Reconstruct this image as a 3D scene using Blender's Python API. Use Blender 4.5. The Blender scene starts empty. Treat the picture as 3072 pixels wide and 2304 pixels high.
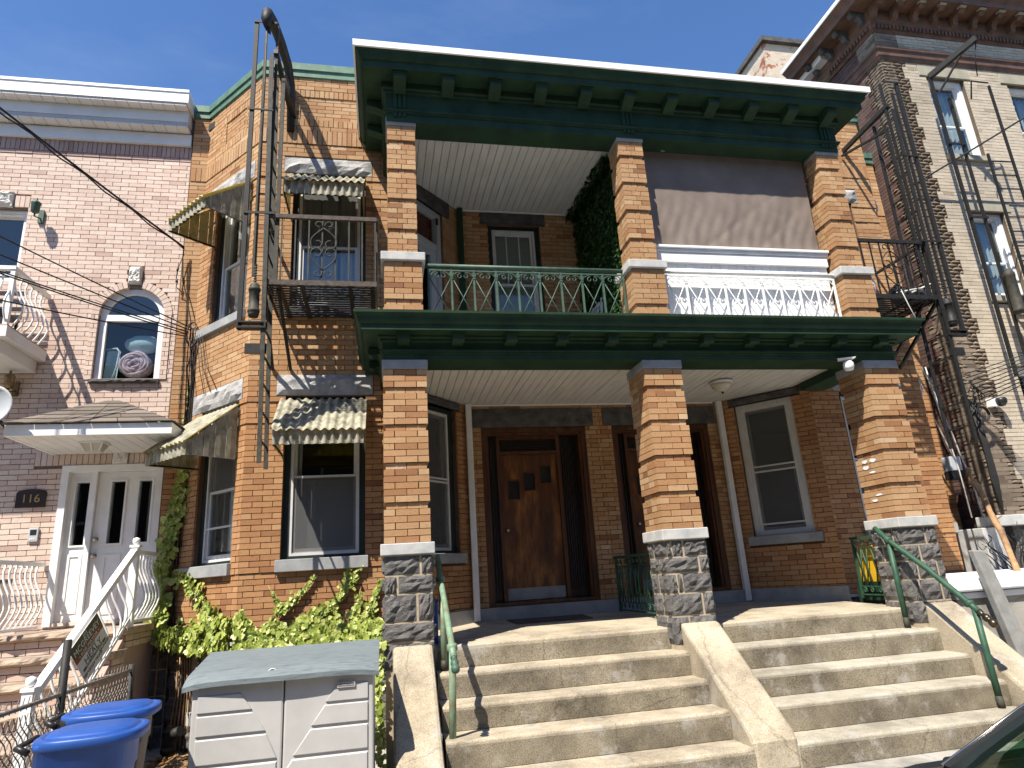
import bpy, math, random
from mathutils import Vector, Matrix
random.seed(7)
R = random.Random(11)
SC = bpy.context.scene
COL = SC.collection
XM = 2.81            # mirror axis of the double house (centre of the middle porch pier)

# ------------------------------------------------------------ camera, sky, sun, exposure
cam = bpy.data.cameras.new('camera')
cam_o = bpy.data.objects.new('camera', cam)
COL.objects.link(cam_o)
CP = Vector((0.0036, -5.9814, 0.2663))
CR = Vector((0.981106, -0.183555, -0.061136))
CU = Vector((0.006105, -0.286469, 0.958070))
CF = Vector((0.193372, 0.940342, 0.279936))
m = Matrix(((CR.x, CU.x, -CF.x, CP.x), (CR.y, CU.y, -CF.y, CP.y), (CR.z, CU.z, -CF.z, CP.z), (0, 0, 0, 1)))
cam_o.matrix_world = m
cam.sensor_width = 36.0
cam.lens = 36.0 * 1954.6 / 3072.0
cam.clip_start = 0.05
cam.clip_end = 2000
SC.camera = cam_o

SUN_DIR = Vector((0.44, 0.50, -1.0)).normalized()     # the way the light travels
elev = math.asin(-SUN_DIR.z)
azim = math.atan2(-SUN_DIR.x, -SUN_DIR.y)
w = bpy.data.worlds.new('World')
SC.world = w
w.use_nodes = True
wn = w.node_tree.nodes
sky = wn.new('ShaderNodeTexSky')
sky.sky_type = 'NISHITA'
sky.sun_disc = False
sky.sun_elevation = elev
sky.sun_rotation = azim % (2 * math.pi)
sky.air_density = 1.0
sky.dust_density = 0.3
sky.ozone_density = 2.6
wn['Background'].inputs['Strength'].default_value = 0.105
hs = wn.new('ShaderNodeHueSaturation')
hs.inputs['Saturation'].default_value = 1.18
hs.inputs['Hue'].default_value = 0.506
w.node_tree.links.new(sky.outputs[0], hs.inputs['Color'])
# faint high wisps of cloud
wl = w.node_tree.links
tc = wn.new('ShaderNodeTexCoord')
mpw = wn.new('ShaderNodeMapping')
mpw.inputs['Scale'].default_value = (1.4, 3.2, 5.0)
mpw.inputs['Rotation'].default_value = (0.3, 0.2, 0.5)
wl.new(tc.outputs['Generated'], mpw.inputs['Vector'])
nzw = wn.new('ShaderNodeTexNoise')
nzw.inputs['Scale'].default_value = 1.5
nzw.inputs['Detail'].default_value = 7
nzw.inputs['Roughness'].default_value = 0.6
wl.new(mpw.outputs[0], nzw.inputs['Vector'])
rw = wn.new('ShaderNodeValToRGB')
rw.color_ramp.elements[0].position = 0.45
rw.color_ramp.elements[0].color = (0, 0, 0, 1)
rw.color_ramp.elements[1].position = 0.85
rw.color_ramp.elements[1].color = (0.10, 0.10, 0.10, 1)
wl.new(nzw.outputs['Fac'], rw.inputs[0])
mxw = wn.new('ShaderNodeMix')
mxw.data_type = 'RGBA'
wl.new(rw.outputs[0], mxw.inputs[0])
wl.new(hs.outputs[0], mxw.inputs[6])
mxw.inputs[7].default_value = (5.5, 5.9, 6.4, 1)
wl.new(mxw.outputs[2], wn['Background'].inputs['Color'])
sun = bpy.data.lights.new('sun', 'SUN')
sun.energy = 5.0
sun.angle = math.radians(0.5)
sun.color = (1.0, 0.93, 0.82)
sun_o = bpy.data.objects.new('sun', sun)
sun_o.rotation_euler = SUN_DIR.to_track_quat('-Z', 'Y').to_euler()
sun_o.location = (-8, -10, 20)
COL.objects.link(sun_o)
SC.view_settings.view_transform = 'Standard'
SC.view_settings.look = 'None'
SC.view_settings.exposure = 1.02
SC.view_settings.gamma = 1.0
SC.view_settings.use_curve_mapping = False

def screen(p):
    d = Vector(p) - CP
    z = d.dot(CF)
    if z < 0.1:
        return None
    return (1536 + 1954.6 * d.dot(CR) / z, 1152 - 1954.6 * d.dot(CU) / z, z)

# ------------------------------------------------------------ materials
MATS = {}
def nt(name):
    m = bpy.data.materials.new(name)
    m.use_nodes = True
    t = m.node_tree
    return m, t, t.nodes['Principled BSDF']

def N(t, kind, **kw):
    n = t.nodes.new(kind)
    for k, v in kw.items():
        if k.startswith('i_'):
            n.inputs[int(k[2:])].default_value = v
        else:
            setattr(n, k, v)
    return n

def noise(t, scale, detail=4, rough=0.55, coord=None):
    n = N(t, 'ShaderNodeTexNoise')
    n.inputs['Scale'].default_value = scale
    n.inputs['Detail'].default_value = detail
    n.inputs['Roughness'].default_value = rough
    if coord is not None:
        t.links.new(coord, n.inputs['Vector'])
    return n

def ramp(t, src, stops):
    r = N(t, 'ShaderNodeValToRGB')
    e = r.color_ramp.elements
    while len(e) < len(stops):
        e.new(0.5)
    for el, (p, c) in zip(e, stops):
        el.position = p
        el.color = c if len(c) == 4 else (*c, 1)
    t.links.new(src, r.inputs[0])
    return r

def mix(t, fac, a, b, mode='MIX'):
    n = N(t, 'ShaderNodeMix', data_type='RGBA', blend_type=mode)
    for sock, v in ((n.inputs[0], fac), (n.inputs[6], a), (n.inputs[7], b)):
        if hasattr(v, 'links') or isinstance(v, bpy.types.NodeSocket):
            t.links.new(v, sock)
        elif isinstance(v, (int, float)):
            sock.default_value = v
        else:
            sock.default_value = (*v, 1) if len(v) == 3 else v
    return n.outputs[2]

def bump(t, bsdf, src, strength=0.3, dist=0.01):
    b = N(t, 'ShaderNodeBump')
    b.inputs['Strength'].default_value = strength
    b.inputs['Distance'].default_value = dist
    t.links.new(src, b.inputs['Height'])
    t.links.new(b.outputs[0], bsdf.inputs['Normal'])

def pos(t):
    return N(t, 'ShaderNodeNewGeometry').outputs['Position']

def mapped(t, src, sc):
    mp = N(t, 'ShaderNodeMapping')
    mp.inputs['Scale'].default_value = sc
    t.links.new(src, mp.inputs['Vector'])
    return mp.outputs[0]

def brick_mat(name, stops, spot=(0.05, 0.025, 0.012), spot_amt=0.5, rough=0.85, stain=0.25):
    m, t, b = nt(name)
    a = N(t, 'ShaderNodeAttribute', attribute_name='tone')
    p = pos(t)
    r = ramp(t, a.outputs['Fac'], stops)
    n1 = noise(t, 26, 5, 0.65, p)
    c = mix(t, 0.35, r.outputs[0], mix(t, n1.outputs['Fac'], (0.25, 0.22, 0.2), (1.0, 1.0, 1.0)), 'MULTIPLY')
    n2 = noise(t, 62, 3, 0.6, p)
    sp = ramp(t, n2.outputs['Fac'], [(0.0, (0, 0, 0)), (0.62, (0, 0, 0)), (0.68, (spot_amt,) * 3)])
    c = mix(t, sp.outputs[0], c, spot)
    n3 = noise(t, 0.9, 5, 0.6, p)
    st = ramp(t, n3.outputs['Fac'], [(0.35, (1, 1, 1)), (0.75, (1 - stain,) * 3)])
    c = mix(t, 1.0, c, st.outputs[0], 'MULTIPLY')
    t.links.new(c, b.inputs['Base Color'])
    b.inputs['Roughness'].default_value = rough
    b.inputs['Specular IOR Level'].default_value = 0.25
    bump(t, b, noise(t, 140, 4, 0.6, p).outputs['Fac'], 0.35, 0.004)
    return m

def plain(name, col, col2=None, rough=0.7, scale=6, bscale=60, bs=0.15, bd=0.004, metal=0, spec=0.4, detail=6, stretch=None):
    m, t, b = nt(name)
    p = pos(t)
    if stretch:
        p = mapped(t, p, stretch)
    n = noise(t, scale, detail, 0.6, p)
    c2 = col2 if col2 else tuple(x * 0.6 for x in col)
    r = ramp(t, n.outputs['Fac'], [(0.3, c2), (0.68, col)])
    t.links.new(r.outputs[0], b.inputs['Base Color'])
    b.inputs['Roughness'].default_value = rough
    b.inputs['Metallic'].default_value = metal
    b.inputs['Specular IOR Level'].default_value = spec
    if bs:
        bump(t, b, noise(t, bscale, 5, 0.6, p).outputs['Fac'], bs, bd)
    return m

M = {}
M['brick'] = brick_mat('orange_brick', [(0.0, (0.27, 0.125, 0.06)), (0.3, (0.41, 0.215, 0.098)), (0.6, (0.485, 0.292, 0.148)), (0.85, (0.545, 0.36, 0.20)), (1.0, (0.61, 0.44, 0.28))], spot_amt=0.8)
M['brick_low'] = brick_mat('red_brick', [(0.0, (0.25, 0.11, 0.055)), (0.3, (0.39, 0.195, 0.088)), (0.6, (0.46, 0.245, 0.112)), (1.0, (0.53, 0.33, 0.17))])
M['pink'] = brick_mat('pink_brick', [(0.0, (0.50, 0.355, 0.295)), (0.25, (0.62, 0.465, 0.385)), (0.6, (0.70, 0.56, 0.47)), (1.0, (0.76, 0.645, 0.555))], spot=(0.30, 0.16, 0.14), spot_amt=0.5, stain=0.15)
M['pink_dark'] = brick_mat('dusky_brick', [(0.0, (0.38, 0.25, 0.215)), (0.6, (0.50, 0.355, 0.30)), (1.0, (0.58, 0.44, 0.38))], spot=(0.2, 0.1, 0.09))
M['cream'] = brick_mat('cream_brick', [(0.0, (0.40, 0.335, 0.25)), (0.4, (0.55, 0.475, 0.365)), (1.0, (0.65, 0.575, 0.46))], spot=(0.12, 0.09, 0.06), stain=0.35)
M['rockbrick'] = brick_mat('rock_faced_brick', [(0.0, (0.155, 0.12, 0.09)), (0.5, (0.25, 0.20, 0.15)), (1.0, (0.34, 0.28, 0.21))], spot=(0.04, 0.03, 0.02), stain=0.35)
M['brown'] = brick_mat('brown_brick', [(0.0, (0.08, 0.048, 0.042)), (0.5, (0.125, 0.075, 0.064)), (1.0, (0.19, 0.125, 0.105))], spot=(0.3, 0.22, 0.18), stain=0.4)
M['mortar'] = plain('dark_mortar', (0.15, 0.088, 0.056), (0.085, 0.05, 0.035), 0.95, 9, 120, 0.3)
M['mortar_pink'] = plain('grey_mortar', (0.24, 0.185, 0.155), (0.16, 0.125, 0.105), 0.95, 9, 120, 0.3)
M['mortar_cream'] = plain('brown_mortar', (0.13, 0.10, 0.07), (0.08, 0.06, 0.045), 0.95, 9, 120, 0.3)
M['mortar_light'] = plain('pale_mortar', (0.46, 0.38, 0.27), (0.30, 0.25, 0.18), 0.95, 14, 150, 0.6, 0.006)
M['bluestone'] = plain('bluestone', (0.30, 0.31, 0.31), (0.20, 0.205, 0.21), 0.85, 5, 70, 0.3)
M['greystone'] = plain('grey_lintel_stone', (0.44, 0.43, 0.41), (0.20, 0.20, 0.20), 0.9, 7, 60, 0.7, 0.012)
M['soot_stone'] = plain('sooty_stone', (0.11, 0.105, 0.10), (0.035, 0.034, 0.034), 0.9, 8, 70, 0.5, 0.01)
M['capstone'] = plain('pale_capstone', (0.50, 0.49, 0.46), (0.32, 0.33, 0.33), 0.85, 9, 90, 0.35)
M['basalt'] = plain('dark_block_stone', (0.145, 0.138, 0.13), (0.065, 0.062, 0.061), 0.9, 11, 60, 0.9, 0.015)
M['concrete'] = None
M['green'] = plain('green_paint', (0.024, 0.054, 0.028), (0.012, 0.030, 0.017), 0.6, 4, 40, 0.15, spec=0.18)
M['green_lt'] = plain('weathered_green_paint', (0.10, 0.20, 0.135), (0.05, 0.11, 0.075), 0.6, 9, 60, 0.25)
M['green_iron'] = plain('green_iron_paint', (0.062, 0.118, 0.08), (0.032, 0.064, 0.046), 0.55, 22, 90, 0.2, 0.003)
M['green_pipe'] = plain('green_pipe_paint', (0.03, 0.09, 0.052), (0.014, 0.045, 0.028), 0.55, 14, 80, 0.15, 0.003)
M['verdigris_pipe'] = plain('worn_green_pipe', (0.17, 0.29, 0.19), (0.13, 0.13, 0.075), 0.5, 9, 80, 0.25, 0.003)
M['bronze'] = plain('bronze', (0.10, 0.078, 0.05), (0.05, 0.04, 0.03), 0.35, 16, 80, 0.1, metal=0.8)
M['dark_casing'] = plain('black_green_casing', (0.012, 0.024, 0.018), (0.006, 0.012, 0.01), 0.55, 8, 60, 0.15)
M['white'] = plain('white_paint', (0.78, 0.78, 0.77), (0.66, 0.66, 0.65), 0.55, 5, 60, 0.1)
M['white_iron'] = plain('white_iron', (0.80, 0.80, 0.79), (0.62, 0.61, 0.58), 0.5, 12, 80, 0.1)
M['roof_white'] = plain('white_roof_coating', (0.86, 0.87, 0.88), (0.74, 0.75, 0.76), 0.6, 4, 50, 0.15)
M['vinyl'] = plain('white_vinyl', (0.68, 0.68, 0.66), (0.58, 0.58, 0.56), 0.5, 3, 40, 0.05)
M['grey_trim'] = plain('grey_trim', (0.42, 0.44, 0.46), (0.36, 0.38, 0.40), 0.55, 4, 50, 0.08)
M['board'] = plain('white_ceiling_boards', (0.60, 0.585, 0.55), (0.48, 0.465, 0.43), 0.6, 3, 50, 0.08, stretch=(4, 0.7, 4))
M['frame'] = plain('pale_window_frame', (0.60, 0.60, 0.585), (0.47, 0.47, 0.46), 0.5, 6, 60, 0.08)
M['frame_wood'] = plain('weathered_wood_frame', (0.58, 0.57, 0.54), (0.42, 0.41, 0.385), 0.7, 5, 60, 0.2, stretch=(14, 14, 1))
M['iron'] = plain('black_iron', (0.022, 0.021, 0.019), (0.010, 0.0095, 0.009), 0.6, 24, 90, 0.35, 0.004, spec=0.3)
M['iron_worn'] = plain('worn_olive_iron', (0.062, 0.058, 0.042), (0.022, 0.021, 0.017), 0.65, 18, 90, 0.4, 0.004, spec=0.3)
M['rust'] = plain('rusty_iron', (0.105, 0.08, 0.062), (0.035, 0.029, 0.025), 0.8, 20, 90, 0.4, 0.004)
M['galvanised'] = plain('galvanised_wire', (0.26, 0.24, 0.21), (0.11, 0.09, 0.075), 0.6, 30, 90, 0.1)
M['wire'] = plain('black_cable', (0.018, 0.017, 0.017), None, 0.6, 10, 50, 0)
M['white_wire'] = plain('white_cable', (0.62, 0.60, 0.56), None, 0.6, 10, 50, 0)
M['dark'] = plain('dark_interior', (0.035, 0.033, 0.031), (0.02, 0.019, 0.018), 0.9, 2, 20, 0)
M['blind'] = plain('pale_blind', (0.40, 0.39, 0.36), (0.32, 0.31, 0.29), 0.8, 3, 30, 0.1, stretch=(1, 1, 30))
M['curtain'] = plain('white_curtain', (0.60, 0.60, 0.60), (0.40, 0.40, 0.41), 0.9, 2.5, 30, 0.1, stretch=(9, 9, 0.5))
M['black_plastic'] = plain('black_plastic', (0.022, 0.022, 0.023), (0.012, 0.012, 0.013), 0.4, 8, 60, 0.1)
M['blue_plastic'] = plain('blue_plastic', (0.018, 0.075, 0.30), (0.012, 0.055, 0.235), 0.42, 5, 90, 0.12, 0.002)
M['resin'] = plain('grey_resin', (0.43, 0.42, 0.405), (0.36, 0.352, 0.34), 0.5, 4, 140, 0.12, 0.002)
M['resin_lid'] = None
M['shingle'] = brick_mat('asphalt_shingle', [(0.0, (0.12, 0.10, 0.085)), (0.5, (0.17, 0.145, 0.12)), (1.0, (0.22, 0.19, 0.16))], spot=(0.05, 0.045, 0.04))
M['brownstone'] = plain('sandy_tread_stone', (0.42, 0.33, 0.25), (0.26, 0.19, 0.14), 0.9, 9, 70, 0.5, 0.01)
M['paint_brown'] = plain('red_brown_paint', (0.165, 0.085, 0.053), (0.07, 0.042, 0.03), 0.6, 6, 50, 0.2)
M['limestone'] = plain('olive_limestone', (0.36, 0.33, 0.25), (0.26, 0.235, 0.18), 0.85, 6, 60, 0.25)
M['rough_white'] = plain('white_rock_face', (0.80, 0.77, 0.71), (0.58, 0.56, 0.52), 0.9, 16, 60, 1.0, 0.02)
M['skin_bark'] = plain('peeled_branch', (0.42, 0.26, 0.13), (0.16, 0.09, 0.05), 0.85, 9, 60, 0.6, 0.01)
M['grey_board'] = plain('grey_post', (0.30, 0.30, 0.285), (0.20, 0.20, 0.19), 0.85, 8, 90, 0.35)
M['brass'] = plain('aged_brass', (0.30, 0.23, 0.12), (0.12, 0.09, 0.05), 0.4, 14, 60, 0.1, metal=0.7)
M['chrome'] = plain('nickel', (0.55, 0.52, 0.47), None, 0.25, 5, 50, 0, metal=1.0)
M['frost'] = plain('frosted_shade', (0.50, 0.47, 0.40), (0.40, 0.37, 0.31), 0.35, 5, 60, 0.05)
M['yellow'] = plain('yellow_plastic', (0.62, 0.37, 0.02), (0.52, 0.30, 0.015), 0.45, 4, 50, 0.05)
M['asphalt'] = plain('asphalt', (0.14, 0.134, 0.125), (0.10, 0.096, 0.09), 0.9, 20, 160, 0.5, 0.006)
M['sign_white'] = plain('sign_white', (0.60, 0.60, 0.585), (0.56, 0.56, 0.55), 0.5, 3, 30, 0)
M['sign_black'] = plain('sign_black', (0.035, 0.032, 0.03), None, 0.5, 3, 30, 0)
M['sign_red'] = plain('sign_red', (0.20, 0.022, 0.02), (0.16, 0.02, 0.018), 0.5, 3, 30, 0)
M['transom'] = plain('dark_red_glass', (0.07, 0.014, 0.008), None, 0.15, 3, 30, 0)
M['gold'] = plain('gold_lettering', (0.42, 0.30, 0.13), None, 0.5, 5, 30, 0)
M['plaque'] = plain('plaque_brown', (0.035, 0.022, 0.018), None, 0.5, 5, 30, 0)
M['pinkcloth'] = plain('pink_blanket', (0.70, 0.50, 0.55), (0.56, 0.38, 0.43), 0.95, 18, 90, 0.5, 0.01)
M['bluecloth'] = plain('pale_blue_pillow', (0.62, 0.76, 0.80), (0.46, 0.60, 0.66), 0.95, 12, 60, 0.5, 0.01)
M['leaf'] = None
M['car'] = plain('dark_car_paint', (0.02, 0.022, 0.024), (0.018, 0.02, 0.022), 0.25, 3, 30, 0, spec=0.6)
M['tyre'] = plain('tyre_rubber', (0.018, 0.018, 0.018), None, 0.8, 20, 80, 0.2)

def m_concrete(name, a, b_, dark, speck=0.5):
    m, t, b = nt(name)
    p = pos(t)
    n = noise(t, 2.2, 8, 0.62, p)
    r = ramp(t, n.outputs['Fac'], [(0.3, dark), (0.5, b_), (0.7, a)])
    n2 = noise(t, 120, 3, 0.6, p)
    s = ramp(t, n2.outputs['Fac'], [(0.3, (1 - speck,) * 3), (0.55, (1, 1, 1))])
    c = mix(t, 1.0, r.outputs[0], s.outputs[0], 'MULTIPLY')
    n3 = noise(t, 4.0, 7, 0.72, p)
    g = ramp(t, n3.outputs['Fac'], [(0.55, (0, 0, 0)), (0.64, (0.65, 0.65, 0.65))])
    c = mix(t, g.outputs[0], c, (0.40, 0.385, 0.35))
    n4 = noise(t, 1.1, 8, 0.75, p)
    g4 = ramp(t, n4.outputs['Fac'], [(0.40, (0.62, 0.60, 0.57)), (0.56, (1, 1, 1))])
    c = mix(t, 0.5, c, g4.outputs[0], 'MULTIPLY')
    wv = N(t, 'ShaderNodeTexVoronoi', feature='DISTANCE_TO_EDGE')
    wv.inputs['Scale'].default_value = 0.75
    dn = noise(t, 5, 5, 0.6, p)
    mv = mix(t, 0.16, p, dn.outputs['Color'])
    t.links.new(mv, wv.inputs['Vector'])
    ck = ramp(t, wv.outputs['Distance'], [(0.0, (0.35, 0.33, 0.30)), (0.006, (1, 1, 1))])
    c = mix(t, 0.5, c, ck.outputs[0], 'MULTIPLY')
    t.links.new(c, b.inputs['Base Color'])
    b.inputs['Roughness'].default_value = 0.93
    b.inputs['Specular IOR Level'].default_value = 0.2
    bump(t, b, noise(t, 150, 4, 0.7, p).outputs['Fac'], 0.7, 0.006)
    return m
M['concrete'] = m_concrete('weathered_concrete', (0.50, 0.43, 0.32), (0.42, 0.36, 0.265), (0.29, 0.25, 0.19))
M['concrete_grey'] = m_concrete('grey_concrete', (0.47, 0.43, 0.345), (0.40, 0.365, 0.29), (0.29, 0.265, 0.215), 0.4)
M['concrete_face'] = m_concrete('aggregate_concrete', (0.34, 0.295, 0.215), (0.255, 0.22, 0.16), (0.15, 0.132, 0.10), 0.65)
M['pavement'] = m_concrete('pavement_concrete', (0.42, 0.40, 0.36), (0.36, 0.34, 0.30), (0.26, 0.245, 0.22), 0.3)

def m_lid():
    m, t, b = nt('slate_blue_lid')
    p = mapped(t, pos(t), (2.0, 16, 16))
    n = noise(t, 4, 6, 0.7, p)
    r = ramp(t, n.outputs['Fac'], [(0.33, (0.07, 0.086, 0.092)), (0.45, (0.125, 0.152, 0.16)), (0.7, (0.17, 0.20, 0.21))])
    t.links.new(r.outputs[0], b.inputs['Base Color'])
    b.inputs['Roughness'].default_value = 0.6
    bump(t, b, n.outputs['Fac'], 0.25, 0.006)
    return m
M['resin_lid'] = m_lid()

def m_leaf(name, stops):
    m, t, b = nt(name)
    a = N(t, 'ShaderNodeAttribute', attribute_name='tone')
    r = ramp(t, a.outputs['Fac'], stops)
    n = noise(t, 30, 3, 0.5, pos(t))
    c = mix(t, 0.3, r.outputs[0], mix(t, n.outputs['Fac'], (0.5, 0.5, 0.5), (1.2, 1.2, 1.2)), 'MULTIPLY')
    t.links.new(c, b.inputs['Base Color'])
    b.inputs['Roughness'].default_value = 0.42
    tr = N(t, 'ShaderNodeBsdfTranslucent')
    t.links.new(c, tr.inputs['Color'])
    ms = N(t, 'ShaderNodeMixShader')
    ms.inputs[0].default_value = 0.25
    t.links.new(b.outputs[0], ms.inputs[1])
    t.links.new(tr.outputs[0], ms.inputs[2])
    t.links.new(ms.outputs[0], t.nodes['Material Output'].inputs[0])
    return m
M['leaf'] = m_leaf('vine_leaf', [(0.0, (0.08, 0.12, 0.02)), (0.4, (0.22, 0.29, 0.045)), (0.75, (0.40, 0.46, 0.10)), (1.0, (0.52, 0.54, 0.18))])
M['faux_leaf'] = m_leaf('artificial_leaf', [(0.0, (0.012, 0.035, 0.008)), (0.6, (0.03, 0.085, 0.015)), (1.0, (0.07, 0.14, 0.03))])
M['dry_leaf'] = m_leaf('dry_leaf', [(0.0, (0.10, 0.05, 0.025)), (0.5, (0.24, 0.13, 0.06)), (1.0, (0.36, 0.25, 0.11))])

def m_awning():
    m, t, b = nt('fibreglass_awning')
    p = pos(t)
    n = noise(t, 9, 8, 0.7, p)
    r = ramp(t, n.outputs['Fac'], [(0.36, (0.17, 0.165, 0.13)), (0.55, (0.46, 0.445, 0.35)), (0.7, (0.60, 0.58, 0.47))])
    t.links.new(r.outputs[0], b.inputs['Base Color'])
    b.inputs['Roughness'].default_value = 0.75
    tr = N(t, 'ShaderNodeBsdfTranslucent')
    tr.inputs['Color'].default_value = (0.62, 0.52, 0.10, 1)
    ms = N(t, 'ShaderNodeMixShader')
    ms.inputs[0].default_value = 0.36
    t.links.new(b.outputs[0], ms.inputs[1])
    t.links.new(tr.outputs[0], ms.inputs[2])
    t.links.new(ms.outputs[0], t.nodes['Material Output'].inputs[0])
    bump(t, b, noise(t, 80, 4, 0.6, p).outputs['Fac'], 0.3, 0.004)
    return m
M['awning'] = m_awning()

def m_glass(name, tint=(0.8, 0.85, 0.85), boost=0.06, rough=0.0, gcol=(1, 1, 1)):
    m, t, b = nt(name)
    t.nodes.remove(b)
    tr = N(t, 'ShaderNodeBsdfTransparent')
    tr.inputs[0].default_value = (*tint, 1)
    g = N(t, 'ShaderNodeBsdfGlossy')
    g.inputs['Roughness'].default_value = rough
    nz = noise(t, 1.6, 2, 0.5, pos(t))
    bp = N(t, 'ShaderNodeBump')
    bp.inputs['Strength'].default_value = 0.05
    bp.inputs['Distance'].default_value = 0.03
    t.links.new(nz.outputs['Fac'], bp.inputs['Height'])
    t.links.new(bp.outputs[0], g.inputs['Normal'])
    lw = N(t, 'ShaderNodeLayerWeight')
    f = N(t, 'ShaderNodeMath', operation='POWER')
    f.inputs[1].default_value = 4.0
    t.links.new(lw.outputs['Facing'], f.inputs[0])
    ad = N(t, 'ShaderNodeMath', operation='MULTIPLY_ADD')
    ad.inputs[1].default_value = 0.8
    ad.inputs[2].default_value = boost
    t.links.new(f.outputs[0], ad.inputs[0])
    g.inputs['Color'].default_value = (*gcol, 1)
    ms = N(t, 'ShaderNodeMixShader')
    t.links.new(ad.outputs[0], ms.inputs[0])
    t.links.new(tr.outputs[0], ms.inputs[1])
    t.links.new(g.outputs[0], ms.inputs[2])
    t.links.new(ms.outputs[0], t.nodes['Material Output'].inputs[0])
    return m
M['glass'] = m_glass('window_glass', boost=0.055)
M['glass_low'] = m_glass('plain_glass', boost=0.03)
M['car_glass'] = m_glass('green_car_glass', (0.52, 0.70, 0.58), 0.30, 0.02, (0.72, 0.96, 0.80))

def m_screen():
    m, t, b = nt('insect_screen')
    b.inputs['Base Color'].default_value = (0.11, 0.112, 0.113, 1)
    b.inputs['Roughness'].default_value = 0.7
    tr = N(t, 'ShaderNodeBsdfTransparent')
    ms = N(t, 'ShaderNodeMixShader')
    ms.inputs[0].default_value = 0.42
    t.links.new(tr.outputs[0], ms.inputs[1])
    t.links.new(b.outputs[0], ms.inputs[2])
    t.links.new(ms.outputs[0], t.nodes['Material Output'].inputs[0])
    return m
M['screen'] = m_screen()

def m_wood(name, cols, scale=(9, 9, 0.9)):
    m, t, b = nt(name)
    p = mapped(t, pos(t), scale)
    n = noise(t, 1.6, 8, 0.65, p)
    r = ramp(t, n.outputs['Fac'], [(0.3, cols[0]), (0.5, cols[1]), (0.72, cols[2])])
    t.links.new(r.outputs[0], b.inputs['Base Color'])
    b.inputs['Roughness'].default_value = 0.42
    bump(t, b, n.outputs['Fac'], 0.15, 0.004)
    return m
M['door_wood'] = m_wood('varnished_door', ((0.03, 0.010, 0.004), (0.10, 0.034, 0.009), (0.36, 0.15, 0.035)), (3.2, 3.2, 0.8))
M['door_frame'] = m_wood('dark_door_frame', ((0.03, 0.012, 0.005), (0.075, 0.027, 0.009), (0.13, 0.052, 0.018)))
M['door_dark'] = m_wood('black_brown_slats', ((0.008, 0.006, 0.005), (0.014, 0.009, 0.007), (0.03, 0.016, 0.01)))

def m_tarp():
    m, t, b = nt('taupe_tarp')
    p = pos(t)
    wv = noise(t, 260, 2, 0.5, mapped(t, p, (1, 1, 0.25)))
    n = noise(t, 3, 5, 0.6, p)
    r = ramp(t, n.outputs['Fac'], [(0.3, (0.15, 0.118, 0.096)), (0.7, (0.21, 0.168, 0.14))])
    c = mix(t, 0.4, r.outputs[0], mix(t, wv.outputs['Fac'], (0.4, 0.4, 0.4), (1.4, 1.4, 1.4)), 'MULTIPLY')
    t.links.new(c, b.inputs['Base Color'])
    b.inputs['Roughness'].default_value = 0.8
    bump(t, b, wv.outputs['Fac'], 0.25, 0.002)
    return m
M['tarp'] = m_tarp()

def m_peel():
    m, t, b = nt('peeling_painted_brick')
    p = pos(t)
    n = noise(t, 2.3, 8, 0.7, p)
    r = ramp(t, n.outputs['Fac'], [(0.36, (0.24, 0.085, 0.05)), (0.43, (0.33, 0.13, 0.08)), (0.455, (0.47, 0.40, 0.31)), (0.8, (0.55, 0.49, 0.40))])
    t.links.new(r.outputs[0], b.inputs['Base Color'])
    b.inputs['Roughness'].default_value = 0.9
    bump(t, b, n.outputs['Fac'], 0.8, 0.05)
    return m
M['peel'] = m_peel()

# ------------------------------------------------------------ geometry helpers
MIR = [False]                 # when on, everything is built mirrored about x = XM

class Fr:
    """a wall frame: origin (x, y), horizontal direction u, outward normal n"""
    def __init__(s, p0, p1=None, u=None):
        s.o = Vector((p0[0], p0[1]))
        if p1 is not None:
            d = Vector((p1[0], p1[1])) - s.o
            s.len = d.length
            s.u = d.normalized()
        else:
            s.u = Vector(u).normalized()
            s.len = 1.0
        s.n = Vector((s.u.y, -s.u.x))
    def p(s, a, d, z):
        q = s.o + s.u * a + s.n * d
        return (q.x, q.y, z)

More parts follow.
